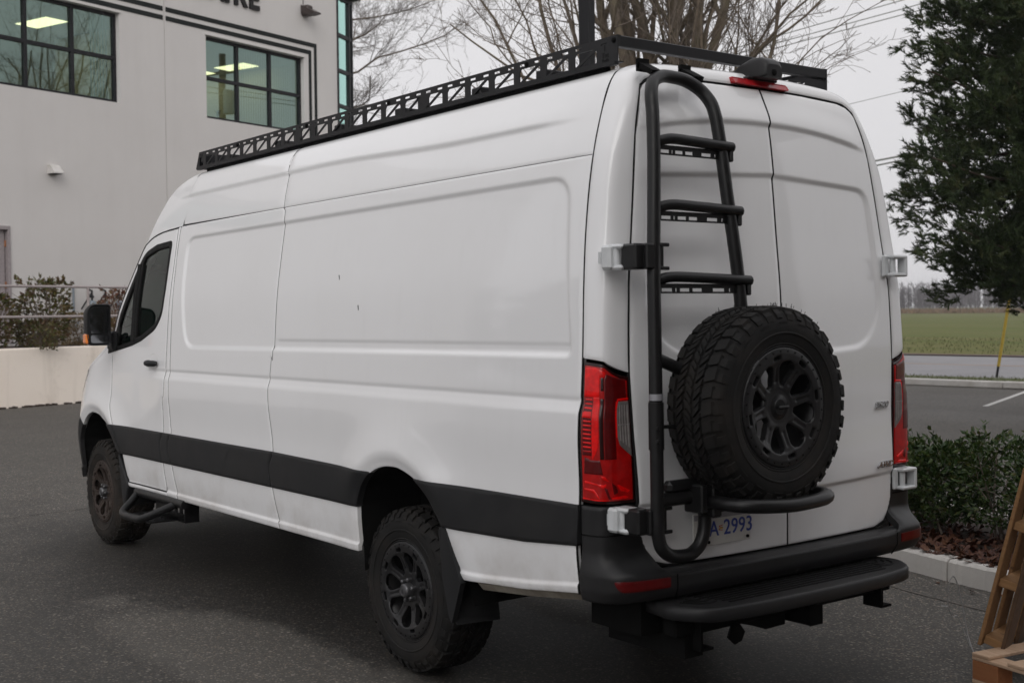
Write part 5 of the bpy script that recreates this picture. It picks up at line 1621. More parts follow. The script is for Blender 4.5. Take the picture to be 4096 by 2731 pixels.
# sealed joints in the asphalt
mb = MB()
def crack(pts, w, rr):
    q = smooth_line(pts, 40)
    q = q + np.array([[rr.uniform(-.012, .012), rr.uniform(-.012, .012)] for _ in q])
    t = unit(np.gradient(q, axis=0)); nrm = np.stack([-t[:, 1], t[:, 0]], 1)
    ww = np.array([w * rr.uniform(0.4, 1.2) for _ in q])[:, None]
    V = np.concatenate([np.column_stack([q + nrm * ww, np.full(len(q), 0.004)]), np.column_stack([q - nrm * ww, np.full(len(q), 0.004)])]); m = len(q)
    mb.add(V, [(i, i + 1, m + i + 1, m + i) for i in range(m - 1)])
rr = random.Random(5)
crack([(5.6, 3.9), (6.02, 1.25), (6.13, 0.49), (6.3, -1.2)], 0.006, rr)
mb.build("asphalt_crack", M['core'])["kind"] = "structure"

# road side directions: along (RD) and away from here (RP)
RD = np.array([-0.985, -0.17]); RP = np.array([0.17, -0.985])
def rp_(u, p): return tuple(RD * u + RP * p)
def band(name, p0, p1, z, mat, u0=-400, u1=400): return sheet(name, [rp_(u0, p0), rp_(u1, p0), rp_(u1, p1), rp_(u0, p1)], z, mat)
band("grass_verge", 21.35, 23.75, 0.06, M['patch_grass'])
band("road", 23.6, 36.4, 0.012, M['road'])
band("road_marking", 30.45, 30.62, 0.016, M['orange_line'])
band("roadside_strip", 36.4, 37.3, 0.05, M['oak'])
# field
def field_mat():
    m, t, b = new_mat("field_crop")
    v = coords(t)
    mp = N(t, "ShaderNodeMapping"); mp.inputs['Rotation'].default_value = (0, 0, math.radians(-9.8)); mp.inputs['Scale'].default_value = (0.02, 0.16, 1)
    t.links.new(v, mp.inputs[0])
    n = noise(t, mp.outputs[0], 1.0, 5, 0.6)
    n2 = noise(t, v, 0.9, 5, 0.7)
    c = mix(t, rng(t, n, 0.35, 0.65, 0, 1), (0.088, 0.112, 0.025), (0.140, 0.130, 0.050))
    c = mix(t, rng(t, n, 0.60, 0.72, 0, 0.8), c, (0.24, 0.20, 0.125))
    c = mix(t, rng(t, n2, 0.45, 0.75, 0, 0.6), c, (0.070, 0.078, 0.022))
    t.links.new(c, b.inputs['Base Color']); b.inputs['Roughness'].default_value = 0.95
    b.inputs['Specular IOR Level'].default_value = 0.1
    return m
M['field'] = field_mat()
band("field", 37.3, 900, 0.04, M['field'], -900, 900)
# rough growth along the near edge of the field, dry reeds along the far edge
def tufts(name, n, u0, u1, p0, p1, h, w, mat, seed, z=0.04):
    rg = np.random.default_rng(seed)
    u = rg.uniform(u0, u1, n); p = rg.uniform(p0, p1, n)
    C = np.column_stack([RD[0] * u + RP[0] * p, RD[1] * u + RP[1] * p, np.full(n, z)])
    D = unit(np.column_stack([rg.normal(0, .3, n), rg.normal(0, .3, n), np.ones(n)]))
    V, F = leaves(C, D, h * rg.uniform(0.4, 1.0, n), w * rg.uniform(0.5, 1.2, n), rg)
    o = fast(name, V, F, mat); o["kind"] = "stuff"
    return o
M['weed'] = leaf_mat("field_weeds", [(0.045, 0.055, 0.015), (0.075, 0.085, 0.022), (0.10, 0.095, 0.035), (0.055, 0.05, 0.02)], 0.8, 0.1, 1.5)
M['reed'] = leaf_mat("dry_reeds", [(0.16, 0.105, 0.055), (0.20, 0.135, 0.075), (0.13, 0.085, 0.05)], 0.9, 0.1, 0.3)
M['grass_blade'] = leaf_mat("verge_blades", [(0.05, 0.065, 0.018), (0.085, 0.095, 0.025), (0.12, 0.10, 0.04)], 0.7, 0.1, 3)
tufts("field_weeds", 7000, -36, 14, 37.4, 58, 0.16, 0.016, M['weed'], 3)
tufts("verge_grass", 5000, -24, -4, 21.5, 23.7, 0.10, 0.007, M['grass_blade'], 4, 0.06)
tufts("dry_reeds", 14000, -190, -20, 243, 262, 1.3, 0.16, M['reed'], 6)
# far woods: a belt of bare trees
rg = np.random.default_rng(21)
Vs, Fs = [], []; off = 0
for k in range(2600):
    u = rg.uniform(-240, 10); p = rg.uniform(262, 310)
    c = np.array([RD[0] * u + RP[0] * p, RD[1] * u + RP[1] * p, 0.0])
    h = rg.uniform(5.2, 8.6)
    m = 34
    zz = np.concatenate([[0.0], rg.uniform(0.1, 0.85, m - 1) * h])
    D = unit(np.column_stack([rg.normal(0, .45, m), rg.normal(0, .45, m), np.ones(m)])); D[0] = (0.02, 0.01, 1)
    L = np.concatenate([[h], (1 - 0.6 * zz[1:] / h) * rg.uniform(0.8, 2.6, m - 1)])
    Wd = np.concatenate([[0.11], rg.uniform(0.03, 0.075, m - 1)])
    C = c + np.column_stack([np.zeros(m), np.zeros(m), zz])
    V, F = leaves(C, unit(D), L, Wd, rg, 0)
    Vs.append(V); Fs.append(F + off); off += len(V)
o = fast("far_woods", np.concatenate(Vs), np.concatenate(Fs), M['woods']); o["kind"] = "stuff"

# far white kerb and parking line
fk = empty("far_kerb"); fk["kind"] = "structure"
k0 = np.array([11.9, -19.45]); kd = unit(np.array([-2.6, -0.29]))
mb = MB(); mb.rbox((0, 0, 0.075), (2.385, 0.17, 0.15), 0.02)
ks = mb.build("kerb_stone", M['far_kerb'], fk)
kang = math.atan2(kd[1], kd[0])
for i in range(9):
    c = ks if i == 0 else copy_obj(ks, fk)
    q = k0 + kd * (2.4 * i + 1.2); c.location = (q[0], q[1], 0.004 * (i % 2)); c.rotation_euler = (0, 0, kang + 0.004 * math.sin(i))
# the return of the kerb at its far end
for i in range(3):
    c = copy_obj(ks, fk); q = k0 + np.array([-kd[1], kd[0]]) * (-1) * (2.4 * i + 1.0); c.location = (q[0] + 0.06, q[1], 0.003); c.rotation_euler = (0, 0, kang + PI / 2)
a, b = np.array([7.16, -15.3]), np.array([9.1, -20.2]); b = a + unit(b - a) * 4.4
nn = unit(np.array([-(b - a)[1], (b - a)[0]])) * 0.05
sheet("parking_line", [tuple(a + nn), tuple(b + nn), tuple(b - nn), tuple(a - nn)], 0.005, M['white_line'])

# near kerb with planting bed on the right of the van
KP = smooth_line([(9.0, -4.4), (5.0, -3.75), (2.0, -3.24), (0.8, -3.04), (-0.09, -2.885), (-0.46, -2.80), (-0.80, -2.745), (-1.6, -2.64), (-3.2, -2.5)], 160)
KL = np.concatenate([[0], np.cumsum(np.linalg.norm(np.diff(KP, axis=0), axis=1))])
joint = float(np.interp(0.46, -KP[:, 0], KL))
kb = empty("kerb"); kb["kind"] = "structure"
starts = [joint + 1.75 * k for k in range(-5, 3)]
rr = random.Random(9)
for k, s0 in enumerate(starts):
    ss = np.linspace(s0 + 0.006, s0 + 1.744, 60)
    ss = ss[(ss > 0) & (ss < KL[-1])]
    if len(ss) < 4: continue
    P = np.stack([np.interp(ss, KL, KP[:, 0]), np.interp(ss, KL, KP[:, 1])], 1)
    t = unit(np.gradient(P, axis=0)); nr_ = np.stack([t[:, 1], -t[:, 0]], 1) * -1   # towards the bed
    if nr_[0, 1] > 0: nr_ = -nr_
    rows = []
    n = len(ss)
    ch = np.array([abs(rr.gauss(0, 0.004)) for _ in ss]); chip = np.array([max(0, rr.gauss(-0.012, 0.014)) for _ in ss])
    for w, z in ((0.0, -0.01), (0.002, 0.06), (0.006, 0.125), (0.022, 0.142), (0.075, 0.145), (0.135, 0.143), (0.150, 0.128), (0.152, -0.01)):
        ww = w + (ch * 1.2 if w < 0.03 else 0) - (chip * 1.5 if w > 0.12 else 0)
        zz = z - (ch if 0.1 < z else 0) - (chip if w > 0.1 and z > 0.1 else 0)
        rows.append(np.column_stack([P + nr_ * np.reshape(ww, (-1, 1)), np.broadcast_to(zz, n)]))
    mb = MB(); G_ = np.array(rows).transpose(1, 0, 2); mb.grid(G_, False)
    mb.add(G_[0], [tuple(range(8))]); mb.add(G_[-1], [tuple(range(8))[::-1]])
    mb.build("kerb_stone", M['kerb'], kb, fix=True)
# concrete gutter seam in front of the kerb
mb = MB()
q = KP + np.array([0.0, 0.42]); t = unit(np.gradient(q, axis=0)); nr_ = np.stack([-t[:, 1], t[:, 0]], 1)
mb.grid(np.stack([np.column_stack([q + nr_ * 0.012, np.full(len(q), 0.004)]), np.column_stack([q - nr_ * 0.012, np.full(len(q), 0.004)])], 1), False)
M['seam'] = simple("gutter_seam", (0.085, 0.075, 0.065), 0.8, var=0.4, scale=6)
mb.build("gutter_seam", M['seam'])["kind"] = "structure"
mb = MB()
tin = KP + np.array([0.03, -0.13]); tout = KP + np.array([0.25, -1.75])
mb.grid(np.stack([np.column_stack([tin + (tout - tin) * f, np.full(len(KP), 0.10 + 0.05 * math.sin(f * PI))]) for f in np.linspace(0, 1, 8)], 1), True)
mb.build("planting_bed", M['soil'], fix=True)["kind"] = "structure"
# back edging of the bed
mb = MB()
q = tout
for z0 in (0,):
    mb.grid(np.stack([np.column_stack([q, np.full(len(q), z)]) if w == 0 else np.column_stack([q + np.array([0.0, -w]), np.full(len(q), z)]) for w, z in ((0, 0.02), (0, 0.13), (0.14, 0.13), (0.14, -0.01))], 1), False)
mb.build("back_kerb", M['kerb'], fix=True)["kind"] = "structure"

# dead oak leaves on the bed and spilling over the kerb
rg = np.random.default_rng(31)
def oak_leaves(n, xy, z, size, rg):
    lob = np.array([(0, 0), (0.10, 0.05), (0.22, 0.17), (0.30, 0.10), (0.45, 0.26), (0.55, 0.13), (0.70, 0.24), (0.80, 0.10), (1.0, 0.0), (0.80, -0.10), (0.70, -0.24), (0.55, -0.13), (0.45, -0.26), (0.30, -0.10), (0.22, -0.17), (0.10, -0.05)])
    k = len(lob)
    a = rg.uniform(0, 2 * PI, n); s = size * rg.uniform(0.6, 1.25, n)
    x = lob[:, 0] - 0.5; y = lob[:, 1]
    curl = rg.normal(0, 0.55, n)
    lx = x[None] * s[:, None]; ly = y[None] * s[:, None]
    lz = np.abs(y)[None] * s[:, None] * curl[:, None] + (x ** 2)[None] * s[:, None] * rg.normal(0.2, 0.5, n)[:, None]
    tx, ty = rg.normal(0, 0.35, n), rg.normal(0, 0.35, n)
    lz = lz + lx * tx[:, None] + ly * ty[:, None]
    X = xy[:, :1] + lx * np.cos(a)[:, None] - ly * np.sin(a)[:, None]
    Y = xy[:, 1:] + lx * np.sin(a)[:, None] + ly * np.cos(a)[:, None]
    Z = np.reshape(z, (-1, 1)) + lz - lz.min(1, keepdims=True)
    V = np.stack([X, Y, Z], -1)
    F = np.arange(n)[:, None] * k
    tri = []
    for i in range(1, 8): tri += [(i - 1 if i > 1 else 0, i, k - i), ]
    fan = [(0, 1, 15), (1, 2, 14), (1, 14, 15), (2, 3, 13), (2, 13, 14), (3, 4, 12), (3, 12, 13), (4, 5, 11), (4, 11, 12), (5, 6, 10), (5, 10, 11), (6, 7, 9), (6, 9, 10), (7, 8, 9)]
    Fa = (F[:, None, :] + np.array(fan)[None]).reshape(-1, 3)
    return V.reshape(-1, 3), Fa
def bed_xy(n, f0, f1, x0, x1, rg):
    x = rg.uniform(x0, x1, n); f = rg.uniform(f0, f1, n)
    ky = np.interp(x, KP[::-1, 0], KP[::-1, 1])
    return np.column_stack([x, ky - 0.14 - f * 1.5])
xy = np.vstack([bed_xy(2600, 0.0, 0.55, -2.2, 2.2, rg), bed_xy(260, -0.06, 0.02, -1.2, 0.6, rg)])
V, F = oak_leaves(len(xy), xy, 0.105 + 0.05 * rg.random(len(xy)), 0.085, rg)
fast("fallen_leaves", V, F, M['oak'])["kind"] = "stuff"
xy = np.column_stack([rg.uniform(-1.3, 0.5, 26), rg.uniform(-2.72, -2.6, 26)])
V, F = oak_leaves(26, xy, np.full(26, 0.004), 0.045, rg)
fast("gutter_leaves", V, F, M['oak'])["kind"] = "stuff"

# shrubs of the bed
def shrub(name, loc, rx, ry, z0, h, n, size, mat, seed, label, group=None, cat="shrub", stems=7, boxy=2.5, shell=0.55, sprigs=10, stem_mat='twig'):
    rg = np.random.default_rng(seed)
    root = empty(name, loc, label=label, cat=cat, group=group)
    # points in a rounded box, denser towards the outside, clumped
    U = rg.normal(size=(n, 3)); U /= (np.abs(U) ** boxy).sum(1)[:, None] ** (1 / boxy)
    r = shell + (1 - shell) * rg.random(n) ** 0.5
    lump = 1 + 0.13 * np.sin(U[:, 0] * 5 + seed) * np.cos(U[:, 1] * 6 + 2 * seed) + 0.09 * np.sin(U[:, 2] * 9 + seed * 1.7 + U[:, 0] * 7)
    C = U * (r * lump)[:, None] * [rx, ry, h / 2] + [0, 0, z0 + h / 2]
    C += rg.normal(0, 0.02, C.shape) * h
    D = unit(U * [1, 1, 0.5] + rg.normal(0, 0.6, (n, 3)) + [0, 0, 0.45])
    # upright sprigs that break the outline
    sc, sd = [], []
    for _ in range(sprigs):
        a = rg.uniform(0, 2 * PI); q = rg.uniform(0.2, 0.95)
        b = np.array([rx * q * math.cos(a), ry * q * math.sin(a), z0 + h * rg.uniform(0.9, 1.0)])
        d = unit(np.array([0.4 * math.cos(a), 0.4 * math.sin(a), 1.0]) + rg.normal(0, .15, 3)); L = h * rg.uniform(0.06, 0.20)
        for t in np.linspace(0, 1, 12):
            sc.append(b + d * L * t); sd.append(unit(d + rg.normal(0, 0.7, 3)))
    if sc: C = np.vstack([C, sc]); D = np.vstack([D, sd])
    n = len(C)
    V, F = leaves(C, D, size * rg.uniform(0.6, 1.2, n), size * 0.24 * rg.uniform(0.7, 1.2, n), rg)
    fast("foliage", V, F, M[mat], root)
    mb = MB()
    for k in range(stems):
        a = rg.uniform(0, 2 * PI)
        e = np.array([rx * 0.75 * math.cos(a), ry * 0.75 * math.sin(a), z0 + h * rg.uniform(0.6, 0.95)])
        b = np.array([rg.normal(0, 0.15) * rx, rg.normal(0, 0.15) * ry, 0])
        pts = smooth_line([b, b * 0.6 + e * 0.4 + rg.normal(0, 0.03, 3) + [0, 0, 0.05 * h], e], 8)
        mb.tube(pts, np.linspace(0.012, 0.004, len(pts)) * (h + 0.3), 5, False)
        for q in range(4):
            i = rg.integers(2, len(pts) - 1); d = unit(rg.normal(0, 1, 3) + [0, 0, 0.7]) * h * rg.uniform(0.15, 0.4)
            mb.tube([pts[i], pts[i] + d * 0.5 + rg.normal(0, .01, 3), pts[i] + d], [0.004 * (h + .3), 0.003 * (h + .3), 0.0015], 4, False)
    mb.build("stem", M[stem_mat], root)
    return root
GR = "clipped evergreen shrubs in the kerbside bed"
SH = [(0.92, -3.72, 0.30, 0.30, 0.16, 0.72, "tallest dark evergreen shrub, upright clump close behind the van's tail"),
      (0.50, -3.62, 0.33, 0.34, 0.12, 0.52, "low evergreen shrub over the cracked kerb beside the van"),
      (0.08, -3.60, 0.33, 0.34, 0.12, 0.55, "middle evergreen shrub between the van's hinge and the pallet"),
      (-0.36, -3.62, 0.32, 0.36, 0.14, 0.58, "evergreen shrub with an open gap of bare stems, next to the leaning pallet"),
      (-0.82, -3.58, 0.34, 0.36, 0.14, 0.60, "evergreen shrub mostly hidden by the leaning pallet"),
      (1.40, -3.78, 0.34, 0.34, 0.15, 0.66, "evergreen shrub hidden behind the van's rear corner")]
for k, (x, y, rx, ry, z0, h, lb) in enumerate(SH):
    shrub("evergreen_shrub", (x, y, 0.11), rx, ry, z0, h, 3600 if k != 3 else 2000, 0.050, 'leaf', 40 + k, lb, GR, shell=0.45 if k != 3 else 0.75)

# ------------------------------------------------------------------ office building (local: x along the wall, y into the building)
B0 = np.array([19.3, -2.8, 0]) + 3.5 * np.array([0.94551858, 0.32556815, 0])
BROT = math.radians(-71)
bld = empty("office_building", B0, (0, 0, BROT), "pale grey office building with teal windows and dark stripes", "building")
W1 = (1.32, 4.99, 6.74, 8.86); W2 = (7.69, 11.27, 6.72, 8.82)
JX = 6.352; SX = 12.66
def wall_with_hole(name, x0, x1, z0, z1, holes):
    """front slab 0.3 m thick with rectangular openings, built from butt-jointed pieces as one mesh"""
    xs = sorted({x0, x1, *[h[0] for h in holes], *[h[1] for h in holes]}); zs = sorted({z0, z1, *[h[2] for h in holes], *[h[3] for h in holes]})
    mb = MB(); solid = {}
    for i in range(len(xs) - 1):
        for j in range(len(zs) - 1):
            cx, cz = (xs[i] + xs[i + 1]) / 2, (zs[j] + zs[j + 1]) / 2
            solid[i, j] = not any(h[0] < cx < h[1] and h[2] < cz < h[3] for h in holes)
    for (i, j), s in solid.items():
        if not s: continue
        a, b, c, d = xs[i], xs[i + 1], zs[j], zs[j + 1]
        for y, fl in ((0.0, False), (0.28, True)):
            q = [(a, y, c), (b, y, c), (b, y, d), (a, y, d)]
            mb.add(q if not fl else q[::-1], [(0, 1, 2, 3)])
        for di, dj, q in ((-1, 0, [(a, 0, c), (a, 0, d), (a, .28, d), (a, .28, c)]), (1, 0, [(b, 0, c), (b, .28, c), (b, .28, d), (b, 0, d)]), (0, -1, [(a, 0, c), (a, .28, c), (b, .28, c), (b, 0, c)]), (0, 1, [(a, 0, d), (b, 0, d), (b, .28, d), (a, .28, d)])):
            if not solid.get((i + di, j + dj), False): mb.add(q, [(0, 1, 2, 3)])
    return mb.build(name, M['stucco'], bld)
DOOR = (0.98, 1.97, 1.12, 3.68)
wall_with_hole("wall_panel", -4.2, JX - 0.012, 0.0, 12.4, [W1, DOOR])
wall_with_hole("wall_panel", JX + 0.012, SX, 0.0, 12.4, [W2])
wall_with_hole("wall_panel", -16.0, -4.22, 0.0, 12.4, [(-10.4, -6.8, 6.74, 8.86)])
mb = MB()
mb.box((JX, 0.05, 6.2), (0.05, 0.06, 12.4)); mb.build("wall_joint", M['far_kerb'], bld)
mb = MB(); mb.box((-1.7, 8.4, 6.2), (28.6, 0.3, 12.4)); mb.box((-15.85, 4.2, 6.2), (0.3, 8.2, 12.4)); mb.build("back_wall", M['stucco'], bld)
mb = MB(); mb.box((-1.6, 4.2, 12.3), (28.5, 7.9, 0.15)); mb.build("roof", M['frame'], bld)
def window(w, cols, lab=None):
    x0, x1, z0, z1 = w
    f = empty("window"); f.parent = bld
    mb = MB(); d = 0.075; y0 = 0.17; dep = 0.10
    xs = np.linspace(x0, x1, cols + 1); zm = (z0 + z1) / 2
    mb.box(((x0 + x1) / 2, y0, z0 + d / 2), (x1 - x0, dep, d)); mb.box(((x0 + x1) / 2, y0, z1 - d / 2), (x1 - x0, dep, d))
    for i, x in enumerate(xs):
        xx = x + (d / 2 if i == 0 else -d / 2 if i == cols else 0)
        mb.box((xx, y0 - 0.001, zm), (d if i in (0, cols) else 0.085, dep, z1 - z0 - 2 * d))
    for i in range(cols):
        a = xs[i] + (d if i == 0 else 0.0425); b = xs[i + 1] - (d if i == cols - 1 else 0.0425)
        mb.box(((a + b) / 2, y0 - 0.002, zm), (b - a, dep, 0.085))
    mb.build("frame", M['frame'], f)
    for i in range(cols):
        a = xs[i] + (d if i == 0 else 0.0425); b = xs[i + 1] - (d if i == cols - 1 else 0.0425)
        for lo, hi in ((z0 + d, zm - 0.0425), (zm + 0.0425, z1 - d)):
            mb = MB(); tx, tz = random.uniform(-.002, .002), random.uniform(-.002, .002)
            mb.add([(a, y0 - tx, lo), (b, y0 + tx, lo), (b, y0 + tx + tz, hi), (a, y0 - tx + tz, hi)], [(0, 1, 2, 3)])
            mb.build("pane", M['bld_glass'], f)
    mb = MB(); mb.box(((x0 + x1) / 2, -0.012, z1 + 0.02), (x1 - x0 + 0.08, 0.05, 0.035)); mb.build("drip_edge", M['stucco'], f)
    return f
window(W1, 3); window(W2, 3); window((-10.4, -6.8, 6.74, 8.86), 3)
# office behind the windows
mb = MB(); mb.box((0, 4.2, 5.85), (25, 7.6, 0.1)); mb.box((0.2, 7.9, 7.5), (25, 0.1, 3.3)); mb.box((12.4, 4.2, 7.5), (0.1, 7.5, 3.2)); mb.box((-12.4, 4.2, 7.5), (0.1, 7.5, 3.2))
mb.box((6.2, 2.2, 7.42), (0.12, 3.6, 3.04)); mb.box((8.9, 5.6, 7.42), (3.2, 0.12, 3.04)); mb.box((1.9, 5.0, 7.42), (1.0, 0.12, 3.04))
mb.build("office_partition", M['room'], bld)
mb = MB(); mb.box((0, 4.2, 9.03), (25, 7.6, 0.1)); mb.build("office_ceiling", M['ceil'], bld)
for x, y in ((4.82, 2.72), (8.35, 5.45), (11.65, 3.05), (2.2, 2.72), (0.6, 5.4), (4.4, 5.6), (-2.2, 2.7), (11.65, 4.9)):
    mb = MB(); mb.box((x, y, 8.972), (0.62, 1.22, 0.012)); mb.build("ceiling_lamp", M['lamp_on'], bld)
mb = MB()
for x in np.arange(8.93, 11.15, 0.088): mb.box((x, 0.36, 7.76), (0.078, 0.006, 2.06), (0, 0, 0.75))
for x in np.arange(4.45, 4.92, 0.088): mb.box((x, 0.36, 7.79), (0.078, 0.006, 2.06), (0, 0, 0.55))
o = mb.build("vertical_blind", M['blind'], bld); o["kind"] = "stuff"
mb = MB()
rr = random.Random(2)
for k in range(16):
    a = rr.uniform(0, 2 * PI); mb.tube([(8.45, 0.42, 6.84), (8.45 + .05 * math.cos(a), 0.42 + .05 * math.sin(a), 7.0), (8.45 + .10 * math.cos(a), 0.42 + .1 * math.sin(a), 7.06)], [0.012, 0.01, 0.002], 4, False)
mb.box((8.45, 0.42, 6.80), (0.16, 0.14, 0.10)); mb.build("window_plant", M['guard'], bld)
# dark stripes, broken at the joint
mb = MB()
def stripe(x0, x1, z0, z1): mb.box(((x0 + x1) / 2, -0.004, (z0 + z1) / 2), (x1 - x0, 0.014, z1 - z0))
for x0, x1 in ((-16, JX - 0.045), (JX + 0.045, 11.79)): stripe(x0, x1, 9.165, 9.28)
for x0, x1 in ((-16, JX - 0.045), (JX + 0.045, 11.57)): stripe(x0, x1, 8.945, 9.06)
stripe(11.685, 11.79, 1.2, 9.165); stripe(11.465, 11.57, 1.2, 8.945)
mb.build("stripe", M['stripe'], bld)
# sign letters
for ch, x, w in (("C", 6.80, 1), ("E", 7.30, 1), ("N", 7.78, 1), ("T", 8.22, 1), ("R", 8.66, 1), ("E", 9.205, 1)):
    o = text_obj("sign_letter", ch, 0.84, M['sign'], bld, 0.03, 0, 0.024, 'LEFT'); o.location = (x - 0.03, -0.031, 9.80); o.rotation_euler = (PI / 2, 0, 0); o.scale = (0.92, 1, 1)
# wall lamp
mb = MB()
mb.rbox((11.30, -0.13, 10.10), (0.24, 0.26, 0.30), 0.04)
mb.prism([(-0.02, 10.26), (-0.50, 10.02), (-0.50, 9.98), (-0.26, 9.96), (-0.02, 10.02)], 11.16, 11.46, lambda p, t: (t, p[0], p[1]))
mb.cyl((11.27, -0.01, 10.2), (11.27, -0.01, 10.62), 0.012, 6)
mb.build("wall_lamp", M['bronze'], bld, bevel=0.01, fix=True)
# vent hood
mb = MB()
mb.prism([(-0.005, 5.10), (-0.10, 5.10), (-0.26, 4.93), (-0.26, 4.90), (-0.005, 4.90)], 2.95, 3.20, lambda p, t: (t, p[0], p[1])); mb.build("vent_hood", M['far_kerb'], bld, fix=True)
mb = MB(); mb.box((3.075, -0.12, 4.893), (0.22, 0.20, 0.008)); mb.build("vent_opening", M['core'], bld)
# service door
dr = empty("door"); dr.parent = bld
mb = MB(); mb.box(((0.98 + 1.92) / 2, 0.10, 2.37), (0.88, 0.05, 2.46)); mb.build("door_leaf", M['door'], dr)
mb = MB(); mb.box((1.945, 0.05, 2.40), (0.06, 0.16, 2.56)); mb.box((1.0, 0.05, 2.40), (0.05, 0.16, 2.56)); mb.box((1.47, 0.05, 3.64), (0.89, 0.16, 0.08)); mb.build("door_frame", M['door'], dr)
mb = MB()
for z in (1.5, 2.4, 3.3): mb.cyl((1.905, 0.065, z - 0.07), (1.905, 0.065, z + 0.07), 0.022, 8)
mb.build("door_hinge", M['pallet_block'], dr)
# glazed corner bay
bay = empty("corner_bay"); bay.parent = bld
bd = np.array([0.92, 0.27]); zs = [5.66, 6.67, 7.69, 8.70, 9.72, 10.80]
def bp_(f, z, o=0.0):
    nn = np.array([bd[1], -bd[0]]) / np.linalg.norm(bd)
    p = np.array([SX, 0.02]) + bd * f + nn * o
    return (p[0], p[1], z)
for i in range(len(zs) - 1):
    mb = MB(); mb.add([bp_(0.03, zs[i] + .03), bp_(0.76, zs[i] + .03), bp_(0.76, zs[i + 1] - .03), bp_(0.03, zs[i + 1] - .03)], [(0, 1, 2, 3)]); mb.build("pane", M['bay_glass'], bay)
    mb = MB(); mb.add([bp_(0.84, zs[i] + .03), bp_(0.97, zs[i] + .03), bp_(0.97, zs[i + 1] - .03), bp_(0.84, zs[i + 1] - .03)], [(0, 1, 2, 3)]); mb.build("pane", M['bay_glass'], bay)
mb = MB()
for z in zs:
    mb.add([bp_(0, z - .05, .05), bp_(1, z - .05, .05), bp_(1, z + .05, .05), bp_(0, z + .05, .05), bp_(0, z - .05, -.05), bp_(1, z - .05, -.05), bp_(1, z + .05, -.05), bp_(0, z + .05, -.05)], [(0, 1, 2, 3), (7, 6, 5, 4), (0, 4, 5, 1), (3, 2, 6, 7)])
for f0, f1 in ((-0.02, 0.03), (0.76, 0.84), (0.97, 1.03)):
    mb.add([bp_(f, z, o_) for z in (0.0, 10.85) for f, o_ in ((f0, .06), (f1, .06), (f1, -.06), (f0, -.06))], [(0, 1, 5, 4), (1, 2, 6, 5), (2, 3, 7, 6), (3, 0, 4, 7), (4, 5, 6, 7)])
mb.box((13.60, 4.3, 5.4), (0.08, 8.0, 10.9)); mb.box((13.15, 4.2, 10.92), (1.1, 8.4, 0.10)); mb.box((13.1, 3.0, 8.0), (0.9, 0.05, 6.0))
mb.build("bay_frame", M['frame'], bay, fix=True)

# retaining wall, planting behind it, railing
rw = empty("retaining_wall", B0, (0, 0, BROT), "long cream concrete retaining wall below the railing", "wall")
mb = MB()
sg = np.linspace(-9, 15, 60)
mb.grid(np.array([[(s, -3.5, -0.02), (s, -3.5, 1.09 + 0.03 * math.sin(s * 0.2)), (s, -3.485, 1.115), (s, -3.27, 1.115), (s, -3.255, 1.09), (s, -3.25, 0.9)] for s in sg]), False, True)
mb.build("wall_body", M['cream'], rw, fix=True)
pb = empty("upper_bed", B0, (0, 0, BROT)); pb["kind"] = "structure"
mb = MB(); mb.box((3, -1.64, 0.53), (24, 3.20, 1.08)); o = mb.build("upper_bed_soil", M['soil'], pb)
ra = empty("railing", B0, (0, 0, BROT), "taupe metal railing on top of the cream retaining wall", "railing")
for z in (2.285, 1.705):
    mb = MB(); mb.tube([(-9, -3.42, z), (15, -3.42, z)], 0.026, 10); mb.build("rail", M['rail'], ra)
mb = MB(); mb.tube([(0, 0, 1.11), (0, 0, 2.27)], 0.026, 8); mb.lathe([(0.026, 1.125), (0.06, 1.12), (0.06, 1.112)], 10, 'z')
p0 = mb.build("post", M['rail'], ra)
for k in range(-4, 8):
    c = p0 if k == -4 else copy_obj(p0, ra); c.location = (-0.63 + 2.01 * k, -3.42, 0)
# moss and grit along the foot of the wall
mb = MB(); rr = random.Random(8)
def bl(s, y, z):
    c, s_ = math.cos(BROT), math.sin(BROT)
    return (B0[0] + s * c - y * s_, B0[1] + s * s_ + y * c, z)
for k in range(90):
    s = rr.uniform(-2, 4); mb.rbox(bl(s, -3.53 + rr.uniform(-.03, .02), 0.015), (rr.uniform(.03, .12), rr.uniform(.02, .05), rr.uniform(.02, .05)), 0.008, (0, 0, rr.uniform(0, 3)))
o = mb.build("wall_foot_moss", M['soil']); o["kind"] = "stuff"
rg = np.random.default_rng(77)
xy = np.array([bl(2.05 + rg.normal(0, .10), -3.75 + rg.normal(0, .06), 0)[:2] for _ in range(22)])
V, F = oak_leaves(len(xy), xy, np.full(len(xy), 0.004), 0.10, rg)
fast("amber_glint_bits", V, F, M['amber_glint'])["kind"] = "stuff"  # amber leaf shapes stand in for a lamp's glint on the ground

LB = "shrubs behind the railing"
shrub("rhododendron", bl(0.98, -2.55, 1.05), 0.56, 0.50, 0.05, 1.24, 1300, 0.115, 'leaf_left', 61, "big yellow-green shrub behind the railing, left of the gas meters", LB, stems=18, boxy=2, shell=0.72, sprigs=16)
shrub("rhododendron", bl(-0.35, -2.6, 1.05), 0.62, 0.55, 0.05, 1.15, 1300, 0.115, 'leaf_left', 62, "green and red shrub at the left end of the railing, under the door", LB, stems=16, boxy=2, shell=0.72, sprigs=12)
shrub("rhododendron", bl(0.5, -2.95, 1.05), 1.1, 0.26, 0.0, 0.52, 1300, 0.085, 'leaf_left', 63, "low green growth along the top of the cream wall", LB, stems=26, boxy=2.5, shell=0.5, sprigs=10)
shrub("clipped_hedge", bl(2.9, -1.2, 1.05), 1.35, 0.40, 0.02, 0.66, 4200, 0.055, 'leaf_rust', 64, "clipped rusty brown hedge behind the railing and the van's mirror", LB, cat="hedge", stems=10, boxy=6, shell=0.7, sprigs=4)
